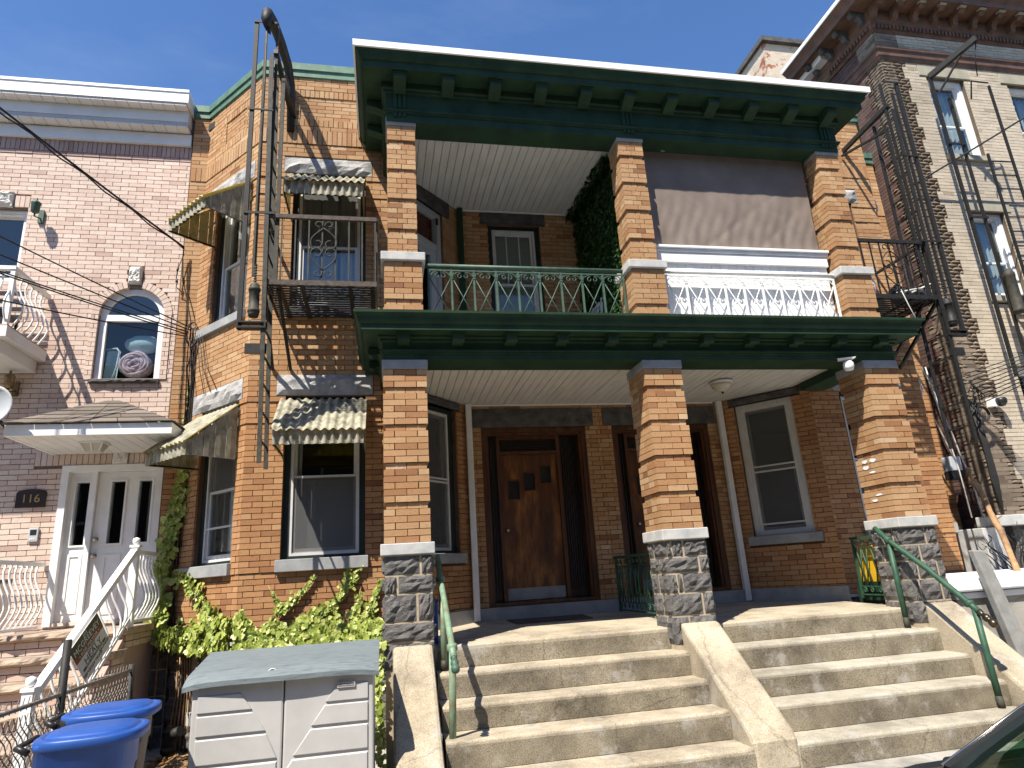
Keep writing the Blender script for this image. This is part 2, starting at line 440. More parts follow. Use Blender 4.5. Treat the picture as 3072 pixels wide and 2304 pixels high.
class MB:
    def __init__(s):
        s.v = []; s.f = []; s.t = []; s.sm = []
    def face(s, idx, tone=0.5, smooth=False):
        s.f.append(idx); s.t.append(tone); s.sm.append(smooth)
    def hexa(s, p, tone=0.5, skip=()):
        """p: 8 points, bottom ring 0-3 then top ring 4-7"""
        b = len(s.v); s.v += p
        for k, q in enumerate(((0, 3, 2, 1), (4, 5, 6, 7), (0, 1, 5, 4), (1, 2, 6, 5), (2, 3, 7, 6), (3, 0, 4, 7))):
            if k not in skip:
                s.face([b + i for i in q], tone)
    def box(s, x0, x1, y0, y1, z0, z1, tone=0.5):
        s.hexa([(x0, y0, z0), (x1, y0, z0), (x1, y1, z0), (x0, y1, z0), (x0, y0, z1), (x1, y0, z1), (x1, y1, z1), (x0, y1, z1)], tone)
    def fbox(s, fr, a0, a1, d0, d1, z0, z1, tone=0.5, skip=()):
        P = fr.p
        s.hexa([P(a0, d1, z0), P(a1, d1, z0), P(a1, d0, z0), P(a0, d0, z0), P(a0, d1, z1), P(a1, d1, z1), P(a1, d0, z1), P(a0, d0, z1)], tone, skip)
    def ring(s, fr, a0, a1, z0, z1, wd, d0, d1, wb=None, wt=None):
        wb = wd if wb is None else wb
        wt = wd if wt is None else wt
        s.fbox(fr, a0, a1, d0, d1, z0, z0 + wb)
        s.fbox(fr, a0, a1, d0, d1, z1 - wt, z1)
        s.fbox(fr, a0, a0 + wd, d0, d1, z0 + wb, z1 - wt)
        s.fbox(fr, a1 - wd, a1, d0, d1, z0 + wb, z1 - wt)
    def prism(s, pts, off, tone=0.5):
        """pts: 3D polygon, off: extrusion vector"""
        b = len(s.v); n = len(pts)
        s.v += [tuple(p) for p in pts] + [(p[0] + off[0], p[1] + off[1], p[2] + off[2]) for p in pts]
        s.face([b + i for i in range(n)][::-1], tone)
        s.face([b + n + i for i in range(n)], tone)
        for i in range(n):
            j = (i + 1) % n
            s.face([b + i, b + j, b + n + j, b + n + i], tone)
    def tube(s, pts, r, seg=8, tone=0.5, cap=True):
        pts = [Vector(p) for p in pts]
        b = len(s.v); n = len(pts)
        up = None
        for i, p in enumerate(pts):
            if i == 0: d = pts[1] - p
            elif i == n - 1: d = p - pts[i - 1]
            else: d = (pts[i + 1] - p).normalized() + (p - pts[i - 1]).normalized()
            if d.length < 1e-9: d = Vector((0, 0, 1))
            d.normalize()
            if up is None:
                up = d.orthogonal().normalized()
            else:
                up = (up - d * up.dot(d))
                up = up.normalized() if up.length > 1e-6 else d.orthogonal().normalized()
            sd = d.cross(up)
            rr = r[i] if isinstance(r, (list, tuple)) else r
            for k in range(seg):
                a = 2 * math.pi * k / seg
                q = p + (up * math.cos(a) + sd * math.sin(a)) * rr
                s.v.append(tuple(q))
        for i in range(n - 1):
            for k in range(seg):
                k2 = (k + 1) % seg
                s.face([b + i * seg + k, b + i * seg + k2, b + (i + 1) * seg + k2, b + (i + 1) * seg + k], tone, True)
        if cap:
            s.face([b + k for k in range(seg)][::-1], tone)
            s.face([b + (n - 1) * seg + k for k in range(seg)], tone)
    def bar(s, p, q, w=0.02, h=0.02, tone=0.5):
        """square bar from p to q"""
        p = Vector(p); q = Vector(q); d = (q - p).normalized()
        a = Vector((0, 0, 1)) if abs(d.z) < 0.9 else Vector((0, 1, 0))
        x = d.cross(a).normalized() * (w / 2); y = d.cross(x).normalized() * (h / 2)
        s.hexa([tuple(p - x - y), tuple(p + x - y), tuple(p + x + y), tuple(p - x + y), tuple(q - x - y), tuple(q + x - y), tuple(q + x + y), tuple(q - x + y)], tone)
    def lathe(s, prof, c, seg=16, axis='z', tone=0.5, sx=1.0, sy=1.0):
        b = len(s.v); n = len(prof)
        for (r, h) in prof:
            for k in range(seg):
                a = 2 * math.pi * k / seg
                x, y = r * math.cos(a) * sx, r * math.sin(a) * sy
                if axis == 'z': s.v.append((c[0] + x, c[1] + y, c[2] + h))
                elif axis == 'y': s.v.append((c[0] + x, c[1] + h, c[2] + y))
                else: s.v.append((c[0] + h, c[1] + x, c[2] + y))
        for i in range(n - 1):
            for k in range(seg):
                k2 = (k + 1) % seg
                s.face([b + i * seg + k, b + i * seg + k2, b + (i + 1) * seg + k2, b + (i + 1) * seg + k], tone, True)
        if prof[0][0] > 1e-5: s.face([b + k for k in range(seg)][::-1], tone)
        if prof[-1][0] > 1e-5: s.face([b + (n - 1) * seg + k for k in range(seg)], tone)
    def grid(s, fn, nu, nv, tone=0.5, smooth=True):
        b = len(s.v)
        for i in range(nu + 1):
            for j in range(nv + 1):
                s.v.append(tuple(fn(i / nu, j / nv)))
        for i in range(nu):
            for j in range(nv):
                a = b + i * (nv + 1) + j
                s.face([a, a + nv + 1, a + nv + 2, a + 1], tone, smooth)
    def sheet(s, fn, nu, nv, off, tone=0.5):
        """a thin double sided sheet"""
        s.grid(fn, nu, nv, tone)
        o = Vector(off)
        s.grid(lambda u, v: Vector(fn(u, v)) + o, nu, nv, tone)
    def build(s, name, mat, parent=None, kind=None, bevel=0.0):
        if not s.v:
            return None
        off = root_loc(parent)
        v = s.v
        f = s.f
        if MIR[0]:
            v = [(2 * XM - p[0], p[1], p[2]) for p in v]
            f = [q[::-1] for q in f]
        v = [(p[0] - off.x, p[1] - off.y, p[2] - off.z) for p in v]
        me = bpy.data.meshes.new(name)
        me.from_pydata(v, [], f)
        me.polygons.foreach_set('use_smooth', s.sm)
        at = me.attributes.new('tone', 'FLOAT', 'FACE')
        at.data.foreach_set('value', s.t)
        me.materials.append(M[mat] if isinstance(mat, str) else mat)
        o = bpy.data.objects.new(name, me)
        COL.objects.link(o)
        if parent is not None:
            o.parent = parent
        if kind:
            o['kind'] = kind
        if bevel:
            bv = o.modifiers.new('bevel', 'BEVEL')
            bv.width = bevel; bv.segments = 2; bv.limit_method = 'ANGLE'
            bv.angle_limit = math.radians(40)
        return o

ROOT = {}
def root_loc(o):
    while o is not None:
        if o.name in ROOT:
            return ROOT[o.name]
        o = o.parent
    return Vector((0, 0, 0))

def thing(name, label, cat, loc=(0, 0, 0), group=None):
    o = bpy.data.objects.new(name, None)
    o.empty_display_size = 0.2
    loc = Vector(loc)
    if MIR[0]: loc.x = 2 * XM - loc.x
    o.location = loc
    COL.objects.link(o)
    ROOT[o.name] = loc
    o['label'] = label; o['category'] = cat
    if group: o['group'] = group
    return o

def tag(o, label, cat, group=None):
    o['label'] = label; o['category'] = cat
    if group: o['group'] = group
    return o

def part(name, mat, parent, fn, **k):
    b = MB(); fn(b)
    return b.build(name, mat, parent, **k)

def rockblock(b, fr, a0, a1, d0, d1, z0, z1, amp=0.02, nu=6, nv=3, margin=0.012, rnd=R):
    """block whose front face is hammered rough"""
    P = fr.p
    b.fbox(fr, a0, a1, d0, d1 - amp * 0.5, z0, z1, rnd.random())
    vals = {}
    def fn(u, v):
        i, j = round(u * nu), round(v * nv)
        if i in (0, nu) or j in (0, nv):
            d = d1 - amp * 0.49 + 0.0005
        else:
            d = d1 + rnd.uniform(-0.35, 0.75) * amp
        uu = u + (rnd.uniform(-.3, .3) / nu if 0 < i < nu else 0)
        return P(a0 + margin * 0 + (a1 - a0) * uu, d, z0 + (z1 - z0) * v)
    b.grid(fn, nu, nv, rnd.random(), False)

# text as real flat geometry
def text_mesh(name, txt, mat, parent, origin, ux, uy, size, depth=0.003, align='CENTER', sx=1.0, shear=0.0):
    cu = bpy.data.curves.new(name, 'FONT')
    cu.body = txt; cu.size = size; cu.align_x = align; cu.align_y = 'CENTER'
    cu.extrude = depth; cu.shear = shear; cu.space_character = 1.0
    tmp = bpy.data.objects.new(name, cu)
    me = bpy.data.meshes.new_from_object(tmp)
    bpy.data.objects.remove(tmp)
    ux = Vector(ux).normalized(); uy = Vector(uy).normalized(); uz = ux.cross(uy)
    off = root_loc(parent)
    o3 = Vector(origin) - off
    for v in me.vertices:
        c = v.co
        v.co = o3 + ux * c.x * sx + uy * c.y + uz * c.z
    me.materials.clear()
    me.materials.append(M[mat])
    o = bpy.data.objects.new(name, me)
    COL.objects.link(o)
    o.parent = parent
    return o

# ------------------------------------------------------------ brickwork
CH = 0.06                      # course height
BL = 0.204                     # brick length with joint
UNIT = {}
def unit_brick(mat, k):
    key = (mat, k)
    if key not in UNIT:
        rr = random.Random(hash(key) & 0xffff)
        b = MB()
        j = lambda: rr.uniform(-0.012, 0.012)
        b.hexa([(-.5 + j() * .3, -.5 + j() * .2, -.5 + j()), (.5 + j() * .3, -.5 + j() * .2, -.5 + j()), (.5, .5, -.5), (-.5, .5, -.5),
                (-.5 + j() * .3, -.5 + j() * .2, .5 + j()), (.5 + j() * .3, -.5 + j() * .2, .5 + j()), (.5, .5, .5), (-.5, .5, .5)], k / 11.0)
        me = bpy.data.meshes.new('brick')
        me.from_pydata(b.v, [], b.f)
        at = me.attributes.new('tone', 'FLOAT', 'FACE')
        at.data.foreach_set('value', b.t)
        me.materials.append(M[mat])
        UNIT[key] = me
    return UNIT[key]

class Bricks:
    """collects the bricks of one house; the 300 that show largest become objects, the rest one joined part"""
    def __init__(s):
        s.items = []
    def add(s, fr, a0, a1, d0, d1, z0, z1, mat, rough=False):
        tone = min(1, max(0, R.gauss(0.55, 0.15)))
        if R.random() < 0.04: tone = R.uniform(0, 0.25)
        s.items.append((fr.o.copy(), fr.u.copy(), fr.n.copy(), a0, a1, d0, d1, z0, z1, mat, tone, MIR[0], rough))
    def wall(s, fr, a0, a1, z0, z1, holes=(), mat='brick', off=0.0, L=BL, h=CH, mode='run', depth=0.03, groove=None, j=0.007, phase=0.0, rough=False, ends=None):
        if mode == 'run':
            n = max(1, round((z1 - z0) / h)); hh = (z1 - z0) / n
            for r in range(n):
                zz0, zz1 = z0 + r * hh + j / 2, z0 + (r + 1) * hh - j / 2
                o2 = off
                if groove and groove(r): o2 = off - 0.012
                e0, e1 = a0, a1
                if ends: e0, e1 = ends(r, a0, a1)
                st = a0 - ((r % 2) * L / 2 + phase)
                k = 0
                while st + k * L < e1:
                    b0, b1 = st + k * L, st + (k + 1) * L
                    k += 1
                    b0, b1 = max(b0, e0), min(b1, e1)
                    for (c0, c1) in s.clip(b0, b1, zz0, zz1, holes):
                        if c1 - c0 > 0.02:
                            dj = R.uniform(-0.001, 0.003)
                            s.add(fr, c0 + (j / 2 if c0 > e0 + 1e-4 else 0.0), c1 - (j / 2 if c1 < e1 - 1e-4 else 0.0), o2 - depth, o2 + dj, zz0 + R.uniform(-.0008, .0008), zz1 + R.uniform(-.0008, .0008), mat, rough)
        else:                                   # upright bricks, one row
            w = h
            n = max(1, round((a1 - a0) / w)); ww = (a1 - a0) / n
            for k in range(n):
                b0, b1 = a0 + k * ww, a0 + (k + 1) * ww
                for (c0, c1) in s.clip(b0, b1, z0, z1, holes):
                    if c1 - c0 > 0.02:
                        s.add(fr, c0 + j / 2, c1 - j / 2, off - depth, off + R.uniform(-0.001, 0.003), z0 + j / 2, z1 - j / 2, mat, rough)
    @staticmethod
    def clip(b0, b1, z0, z1, holes):
        seg = [(b0, b1)]
        for (h0, h1, g0, g1) in holes:
            zm = (z0 + z1) / 2
            if zm < g0 or zm > g1: continue
            out = []
            for (c0, c1) in seg:
                if h1 <= c0 or h0 >= c1: out.append((c0, c1)); continue
                if h0 > c0: out.append((c0, h0))
                if h1 < c1: out.append((h1, c1))
            seg = out
        return seg
    def finish(s, parent, limit=300):
        loc = root_loc(parent)
        sc = []
        for it in s.items:
            (o, u, n, a0, a1, d0, d1, z0, z1, mat, tone, mir, rough) = it
            q = o + u * ((a0 + a1) / 2) + n * d1
            x = 2 * XM - q.x if mir else q.x
            nx = -n.x if mir else n.x
            sp = screen((x, q.y, (z0 + z1) / 2))
            v = 0
            if sp and 0 < sp[0] < 3072 and 0 < sp[1] < 2304:
                d = Vector((x, q.y, (z0 + z1) / 2)) - CP
                facing = -(d.x * nx + d.y * n.y) / d.length
                if facing > 0:
                    v = (a1 - a0) * (z1 - z0) * facing / (d.length ** 2)
            sc.append(v)
        order = sorted(range(len(s.items)), key=lambda i: -sc[i])
        top = set(order[:limit])
        rest = {}
        for i, it in enumerate(s.items):
            (o, u, n, a0, a1, d0, d1, z0, z1, mat, tone, mir, rough) = it
            if i in top:
                q = o + u * ((a0 + a1) / 2) + n * ((d0 + d1) / 2)
                x = 2 * XM - q.x if mir else q.x
                uu = Vector((-u.x, u.y)) if mir else u
                nn = Vector((-n.x, n.y)) if mir else n
                ob = bpy.data.objects.new('brick', unit_brick(mat, int(tone * 11)))
                COL.objects.link(ob)
                ob.parent = parent
                ob.matrix_local = Matrix(((uu.x * (a1 - a0), -nn.x * (d1 - d0), 0, x - loc.x), (uu.y * (a1 - a0), -nn.y * (d1 - d0), 0, q.y - loc.y), (0, 0, z1 - z0, (z0 + z1) / 2 - loc.z), (0, 0, 0, 1)))
                continue
            b = rest.setdefault(mat, MB())
            fr = Fr((o.x, o.y), u=u)
            if mir:
                fr = Fr((2 * XM - o.x, o.y), u=(u.x, -u.y))
                fr.u = Vector((-u.x, u.y)); fr.n = Vector((-n.x, n.y))
            if rough:
                P = fr.p
                h = z1 - z0; kk = [R.uniform(0.005, 0.011) for _ in range(4)]
                am = (a0 + a1) / 2
                base = len(b.v)
                b.v += [P(a0, d0, z0), P(a1, d0, z0), P(a1, d0, z1), P(a0, d0, z1), P(a0 + .012, d1 + kk[0], z0 + .4 * h), P(am, d1 + kk[1], z0 + .3 * h), P(a1 - .012, d1 + kk[2], z0 + .45 * h), P(am, d1 + kk[3], z0 + .8 * h)]
                for q in ((0, 1, 6, 5), (0, 5, 4), (0, 4, 3), (3, 4, 7), (3, 7, 2), (2, 7, 6), (2, 6, 1), (4, 5, 7), (5, 6, 7)):
                    b.face([base + i for i in q], tone)
            else:
                b.fbox(fr, a0, a1, d0, d1, z0, z1, tone, (4,))
        mm = list(rest)
        if mm:
            # one joined part, one material slot per brick colour
            tot = MB(); mats = []; mi = []
            for k, key in enumerate(mm):
                b = rest[key]; base = len(tot.v)
                tot.v += b.v
                for f, t in zip(b.f, b.t):
                    tot.face([base + i for i in f], t); mi.append(k)
                mats.append(M[key])
            was = MIR[0]; MIR[0] = False
            o = tot.build('brick_courses', mats[0], parent, kind='stuff')
            MIR[0] = was
            for mt in mats[1:]:
                o.data.materials.append(mt)
            o.data.polygons.foreach_set('material_index', mi)

def core(b, fr, a0, a1, z0, z1, holes, d0=-0.25, d1=-0.021):
    xs = sorted({a0, a1, *[v for h in holes for v in (h[0], h[1]) if a0 < v < a1]})
    zs = sorted({z0, z1, *[v for h in holes for v in (h[2], h[3]) if z0 < v < z1]})
    for i in range(len(xs) - 1):
        j0 = None
        for j in range(len(zs) - 1):
            xm, zm = (xs[i] + xs[i + 1]) / 2, (zs[j] + zs[j + 1]) / 2
            if any(h[0] < xm < h[1] and h[2] < zm < h[3] for h in holes):
                continue
            b.fbox(fr, xs[i], xs[i + 1], d0, d1, zs[j], zs[j + 1])

# ------------------------------------------------------------ windows
def window(parent, fr, a0, a1, z0, z1, casing='dark_casing', cw=0.07, frame='frame', glass='glass', mid=0.5, screen_part=None, blind=None, curtain=None, bars=0, dz=-0.07, name='window', hbars=()):
    """two-sash window filling the opening a0..a1, z0..z1; the whole is part 'window' with its pieces below it"""
    wdw = part(name, casing, parent, lambda b: b.ring(fr, a0 + .002, a1 - .002, z0 + .002, z1 - .002, cw, -0.22, dz, wb=0.03, wt=cw * 0.8))
    f0, f1, g0, g1 = a0 + cw, a1 - cw, z0 + 0.03, z1 - cw * 0.8
    part('frame', frame, wdw, lambda b: b.ring(fr, f0, f1, g0, g1, 0.035, -0.19, dz - 0.012, wb=0.03))
    f0 += .035; f1 -= .035; g0 += .03; g1 -= .035
    zm = g0 + (g1 - g0) * mid
    part('sash', frame, wdw, lambda b: b.ring(fr, f0, f1, g0, zm + 0.015, 0.03, -0.135, dz - 0.035, wb=0.045))
    part('sash', frame, wdw, lambda b: b.ring(fr, f0, f1, zm - 0.012, g1, 0.028, -0.17, dz - 0.069))
    part('pane', glass, wdw, lambda b: b.fbox(fr, f0 + .03, f1 - .03, -0.125, -0.121, g0 + .045, zm - .015))
    part('pane', glass, wdw, lambda b: b.fbox(fr, f0 + .028, f1 - .028, -0.158, -0.154, zm + .015, g1 - .028))
    if bars:
        def bf(b):
            for k in range(bars):
                a = f0 + (f1 - f0) * (k + 1) / (bars + 1)
                b.fbox(fr, a - .008, a + .008, -0.165, -0.147, zm + .015, g1 - .028)
        part('glazing_bar', frame, wdw, bf)
    for zb in hbars:
        part('storm_bar', frame, wdw, lambda b: b.fbox(fr, f0, f1, dz - .034, dz - .016, zb - .011, zb + .011))
    if screen_part:
        s0, s1 = (g0, g1) if screen_part == 'full' else ((g0, zm) if screen_part == 'low' else (zm, g1))
        part('insect_screen', 'screen', wdw, lambda b: b.fbox(fr, f0 + .004, f1 - .004, dz - .03, dz - .0285, s0 + .01, s1 - .01))
    if blind:
        part('blind', blind[2], wdw, lambda b: b.fbox(fr, f0, f1, -0.235, -0.23, g0 + (g1 - g0) * blind[0], g0 + (g1 - g0) * blind[1]))
    if curtain:
        def cf(b):
            for (c0, c1) in curtain:
                b.sheet(lambda u, v: fr.p(f0 + (f1 - f0) * (c0 + (c1 - c0) * u), -0.26 + 0.015 * math.sin(u * 40 * (c1 - c0)), g0 + (g1 - g0) * v), 24, 2, (fr.n.x * .002, fr.n.y * .002, 0))
        part('curtain', 'curtain', wdw, cf)
    return wdw

def corr(b, p00, p10, p01, p11, waves, amp, nrm, n=8, jig=0.0):
    """corrugated sheet: ribs run from the p00-p10 edge to the p01-p11 edge"""
    p00, p10, p01, p11 = map(Vector, (p00, p10, p01, p11)); nrm = Vector(nrm)
    def fn(u, v):
        return (p00 * (1 - u) + p10 * u) * (1 - v) + (p01 * (1 - u) + p11 * u) * v + nrm * amp * math.sin(u * waves * 2 * math.pi)
    b.sheet(fn, int(waves * n), 3, -nrm * 0.003)

def awning(fr, a0, a1, zt, zf, zb, proj, label, waves=10, d_at=0.03):
    c = fr.p((a0 + a1) / 2, 0, zb)
    t = thing('window_awning', label, 'awning', c, 'corrugated awnings over the bay windows')
    P = fr.p
    up = Vector((fr.n.x, fr.n.y, 0)) * (zt - zf) + Vector((0, 0, 1)) * proj
    up.normalize()
    n3 = Vector((fr.n.x, fr.n.y, 0)); u3 = Vector((fr.u.x, fr.u.y, 0))
    part('roof_sheet', 'awning', t, lambda b: corr(b, P(a0 - .02, d_at, zt), P(a1 + .02, d_at, zt), P(a0 - .02, proj + .04, zf - .02), P(a1 + .02, proj + .04, zf - .02), waves, .013, up))
    part('valance', 'awning', t, lambda b: corr(b, P(a0, proj, zf - .012), P(a1, proj, zf - .012), P(a0, proj, zb), P(a1, proj, zb), waves, .013, n3))
    for a, sgn in ((a0, -1), (a1, 1)):
        def fn_side(b, a=a):
            nr = 9
            for k in range(nr):
                d0, d1 = d_at + (proj - d_at) * k / nr, d_at + (proj - d_at) * (k + 1) / nr
                h0 = zt + (zf - zt) * (d0 - d_at) / (proj - d_at) - .03
                h1 = zt + (zf - zt) * (d1 - d_at) / (proj - d_at) - .03
                o = sgn * (0.006 if k % 2 else 0.0)
                e = 0.004
                b.hexa([P(a + o, d0, zb), P(a + o, d1 - .004, zb), P(a + o + e, d1 - .004, zb), P(a + o + e, d0, zb), P(a + o, d0, h0), P(a + o, d1 - .004, h1), P(a + o + e, d1 - .004, h1), P(a + o + e, d0, h0)])
        part('side_sheet', 'awning', t, fn_side)
    def rails(b):
        b.bar(P(a0, proj - .02, zb + .012), P(a1, proj - .02, zb + .012), .016, .016)
        for a in (a0 + .01, a1 - .01):
            b.bar(P(a, .0, zb + .012), P(a, proj - .02, zb + .012), .016, .016)
    part('bracket_frame', 'iron', t, rails)
    return t

# ------------------------------------------------------------ ground
def slab(name, mat, x0, x1, y0, y1, z0, z1, kind='structure'):
    o = part(name, mat, None, lambda b: b.box(x0, x1, y0, y1, z0, z1))
    if kind: o['kind'] = kind
    return o
GZ = -1.25
road = slab('road', 'asphalt', -400, 400, -400, 400, -1.60, GZ - 0.14)
def pave(b):
    x = -16.0
    while x < 22:
        for (y0, y1) in ((-3.30 + .16, -2.2), (-2.2, -1.25), (-1.25, 1.0), (1.0, 3.0)):
            b.box(x + .004, x + 1.196, y0 + .004, y1 - .004, GZ - .139, GZ + R.uniform(-.003, .003), R.random())
        x += 1.2
pv = part('pavement', 'pavement', None, pave); pv['kind'] = 'structure'
kb = part('kerb', 'concrete_grey', None, lambda b: [b.box(-16 + 1.8 * k + .004, -14.2 + 1.8 * k - .004, -3.30, -3.145, GZ - .139, GZ + .004) for k in range(21)])
kb['kind'] = 'structure'
bp_ = part('pavement_bed', 'asphalt', None, lambda b: b.box(-16, 22, -3.29, 12, GZ - .139, GZ - .012)); bp_['kind'] = 'structure'

# ================================================================ the orange brick double house
HOUSE = thing('brick_house', 'orange brick double house with two-storey porch under green cornices', 'house', (XM, 3.0, GZ))
HB = Bricks()
PTS = [(-2.51, 2.2), (-2.31, 2.2), (-1.45, 1.25), (0.23, 1.25), (1.05, 2.15), (XM, 2.15)]
F_STRIP = Fr(PTS[0], PTS[1]); F_ANG = Fr(PTS[1], PTS[2]); F_FRONT = Fr(PTS[2], PTS[3]); F_IN = Fr(PTS[3], PTS[4]); F_BACK = Fr(PTS[4], PTS[5])
LA = F_ANG.len; LF = F_FRONT.len; LI = F_IN.len; LB = F_BACK.len
ZB, ZW, ZT = -0.20, 0.435, 6.53
win_ang = (LA - 0.93, LA - 0.155)
win_fr = (0.40, 1.25)
holes = {
    'ang': [(win_ang[0], win_ang[1], 0.555, 2.30), (win_ang[0], win_ang[1], 3.365, 5.10)],
    'front': [(win_fr[0], win_fr[1], 0.555, 2.30), (win_fr[0], win_fr[1], 3.365, 5.13)],
    'in': [(0.24, 0.99, 0.545, 2.30), (0.10, 0.86, 2.78, 5.03)],
    'back': [(0.18, 1.575, -0.10, 2.10), (0.42, 1.17, 3.30, 5.075)],
}
def house_half(mir):
    MIR[0] = mir
    def cores(b):
        core(b, F_STRIP, -.02, F_STRIP.len, ZB, ZT, [])
        core(b, F_ANG, 0, LA, ZB, ZT, holes['ang'])
        core(b, F_FRONT, 0, LF, ZB, ZT, holes['front'])
        core(b, F_IN, 0, LI, -.3, 5.6, holes['in'])
        core(b, F_BACK, 0, LB, -.3, 5.6, holes['back'])
    part('wall', 'mortar', HOUSE, cores)
    for fr, L, key, zt in ((F_STRIP, F_STRIP.len, None, ZT), (F_ANG, LA, 'ang', ZT), (F_FRONT, LF, 'front', ZT)):
        hs = holes.get(key, [])
        st = []                                    # openings plus their stone heads and sills
        for (a0, a1, z0, z1) in hs:
            st.append((a0 - (.06 if key == 'front' else .17), a1 + (.06 if key == 'front' else .10), z0 - .12, z0))
            st.append((a0 - .09, a1 + .09, z1, z1 + .235))
        hh = list(hs) + [(a0 if key != 'front' else a0, a1, z0, z1) for (a0, a1, z0, z1) in st]
        if key == 'ang':
            hh = list(hs) + [(0.13, L - .14, 0.43, 0.555), (0.13, L - .10, 2.295, 2.535), (0.13, L - .10, 5.095, 5.33), (0.13, L - .13, 3.255, 3.365)]
        if key == 'front':
            hh = list(hs) + [(.355, 1.285, 0.43, 0.555), (.30, 1.34, 2.305, 2.545), (.285, 1.33, 5.13, 5.34), (.355, 1.285, 3.255, 3.365)]
        HB.wall(fr, 0, L, ZB, ZW, [], 'brick_low', -0.012, phase=.05)
        HB.wall(fr, 0, L, ZW, 2.475, hh, 'brick_low', 0.0, groove=lambda r: (r in (25, 29)))
        HB.wall(fr, 0, L, 2.475, 5.545, hh, 'brick', 0.0, groove=lambda r: (r in (38, 42)))
        HB.wall(fr, 0, L, 5.545, 5.75, hh, 'brick', 0.010, mode='soldier')
        if key is None:
            HB.wall(fr, 0, L, 5.75, ZT, [], 'brick', 0.006)
        else:
            pa, pb = .38, L - .30
            HB.wall(fr, 0, L, 5.75, 5.81, [], 'brick', 0.004)
            HB.wall(fr, 0, pa, 5.81, 6.35, [], 'brick', 0.004); HB.wall(fr, pb, L, 5.81, 6.35, [], 'brick', 0.004)
            HB.wall(fr, pa, pb, 5.81, 5.915, [], 'brick', 0.004, mode='soldier')
            HB.wall(fr, pa + .06, pb - .06, 5.915, 6.245, [], 'brick', -0.010)
            HB.wall(fr, pa, pa + .06, 5.915, 6.245, [], 'brick', .004, L=.06); HB.wall(fr, pb - .06, pb, 5.915, 6.245, [], 'brick', .004, L=.06)
            HB.wall(fr, pa, pb, 6.245, 6.35, [], 'brick', 0.004, mode='soldier')
            HB.wall(fr, 0, L, 6.35, ZT, [], 'brick', 0.006)
    HB.wall(F_IN, 0, LI, -.26, 2.40, [(0.24, 0.99, 0.545, 2.30), (0.15, 1.06, .43, .545), (.12, 1.06, 2.30, 2.385)], 'brick_low')
    HB.wall(F_IN, 0, LI, 2.72, 5.30, [(0.10, 0.86, 2.78, 5.03), (.05, .99, 5.03, 5.24)], 'brick')
    HB.wall(F_BACK, 0, LB, -.10, 2.40, [holes['back'][0], (.07, 1.69, 2.10, 2.345)], 'brick')
    HB.wall(F_BACK, 0, LB, 2.72, 5.36, [holes['back'][1], (.32, 1.26, 5.09, 5.25)], 'brick')
    # stone heads and sills
    def lint(b, fr, a0, a1, z0, z1, amp=.03, d=.02):
        rockblock(b, fr, a0, a1, -.12, d, z0, z1, amp, 12, 4)
    part('lintel', 'greystone', HOUSE, lambda b: lint(b, F_FRONT, .30, 1.335, 2.305, 2.54))
    part('lintel', 'greystone', HOUSE, lambda b: lint(b, F_FRONT, .285, 1.325, 5.13, 5.34))
    part('lintel', 'greystone', HOUSE, lambda b: lint(b, F_ANG, .13, LA - .10, 2.295, 2.53))
    part('lintel', 'greystone', HOUSE, lambda b: lint(b, F_ANG, .13, LA - .10, 5.095, 5.325))
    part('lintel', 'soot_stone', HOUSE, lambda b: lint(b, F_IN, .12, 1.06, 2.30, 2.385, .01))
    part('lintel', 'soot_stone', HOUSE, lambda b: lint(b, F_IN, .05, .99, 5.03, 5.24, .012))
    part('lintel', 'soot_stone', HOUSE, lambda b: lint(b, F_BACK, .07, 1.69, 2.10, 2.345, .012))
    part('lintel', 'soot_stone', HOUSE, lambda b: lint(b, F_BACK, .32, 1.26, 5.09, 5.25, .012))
    for fr, a0, a1, z0, z1 in ((F_FRONT, .355, 1.285, .43, .553), (F_FRONT, .355, 1.285, 3.258, 3.363), (F_ANG, .13, LA - .14, .43, .553), (F_ANG, .13, LA - .13, 3.256, 3.363), (F_IN, .15, 1.06, .43, .543)):
        part('window_sill', 'bluestone', HOUSE, lambda b: b.fbox(fr, a0, a1, -.2, .045, z0, z1), bevel=.006)
    # water table and the dark foundation blocks
    for fr, L in ((F_ANG, LA), (F_FRONT, LF), (F_STRIP, F_STRIP.len)):
        part('water_table', 'capstone', HOUSE, lambda b: b.fbox(fr, -.01, L + .01, -.1, .03, -.235, -.203))
        z = GZ
        while z < -.25:
            z1 = min(z + R.uniform(.2, .3), -.238)
            if -.238 - z1 < .12: z1 = -.238
            a = 0.0
            while a < L - .02:
                a1 = min(a + R.uniform(.25, .55), L)
                if L - a1 < .12: a1 = L
                base_win = fr is F_ANG and a1 > .62 and a < 1.05 and z1 > -.86 and not mir
                if not base_win:
                    part('foundation_stone', 'basalt', HOUSE, lambda b: rockblock(b, fr, a + .008, a1 - .008, -.15, .02, z + .008, z1 - .008, .035, 5, 4))
                a = a1
            z = z1
        part('foundation_bed', 'mortar_light', HOUSE, lambda b: b.fbox(fr, 0, L, -.2, -.004, GZ, -.238))
    # green coping of the parapet
    for k, (fr, L) in enumerate(((F_STRIP, F_STRIP.len), (F_ANG, LA), (F_FRONT, LF))):
        part('coping', 'green_lt', HOUSE, lambda b: b.fbox(fr, -.012 * k, L + .012, -.28, .03, 6.532, 6.622))
        part('coping', 'green_lt', HOUSE, lambda b: b.fbox(fr, -.014 * k, L + .014, -.30, .05, 6.624, 6.722))
    # windows
    window(HOUSE, F_FRONT, win_fr[0], win_fr[1], .555, 2.295, cw=.062, mid=.5, screen_part='low', glass='glass_low', blind=(.0, .49, 'grey_trim'), curtain=((.02, .10),))
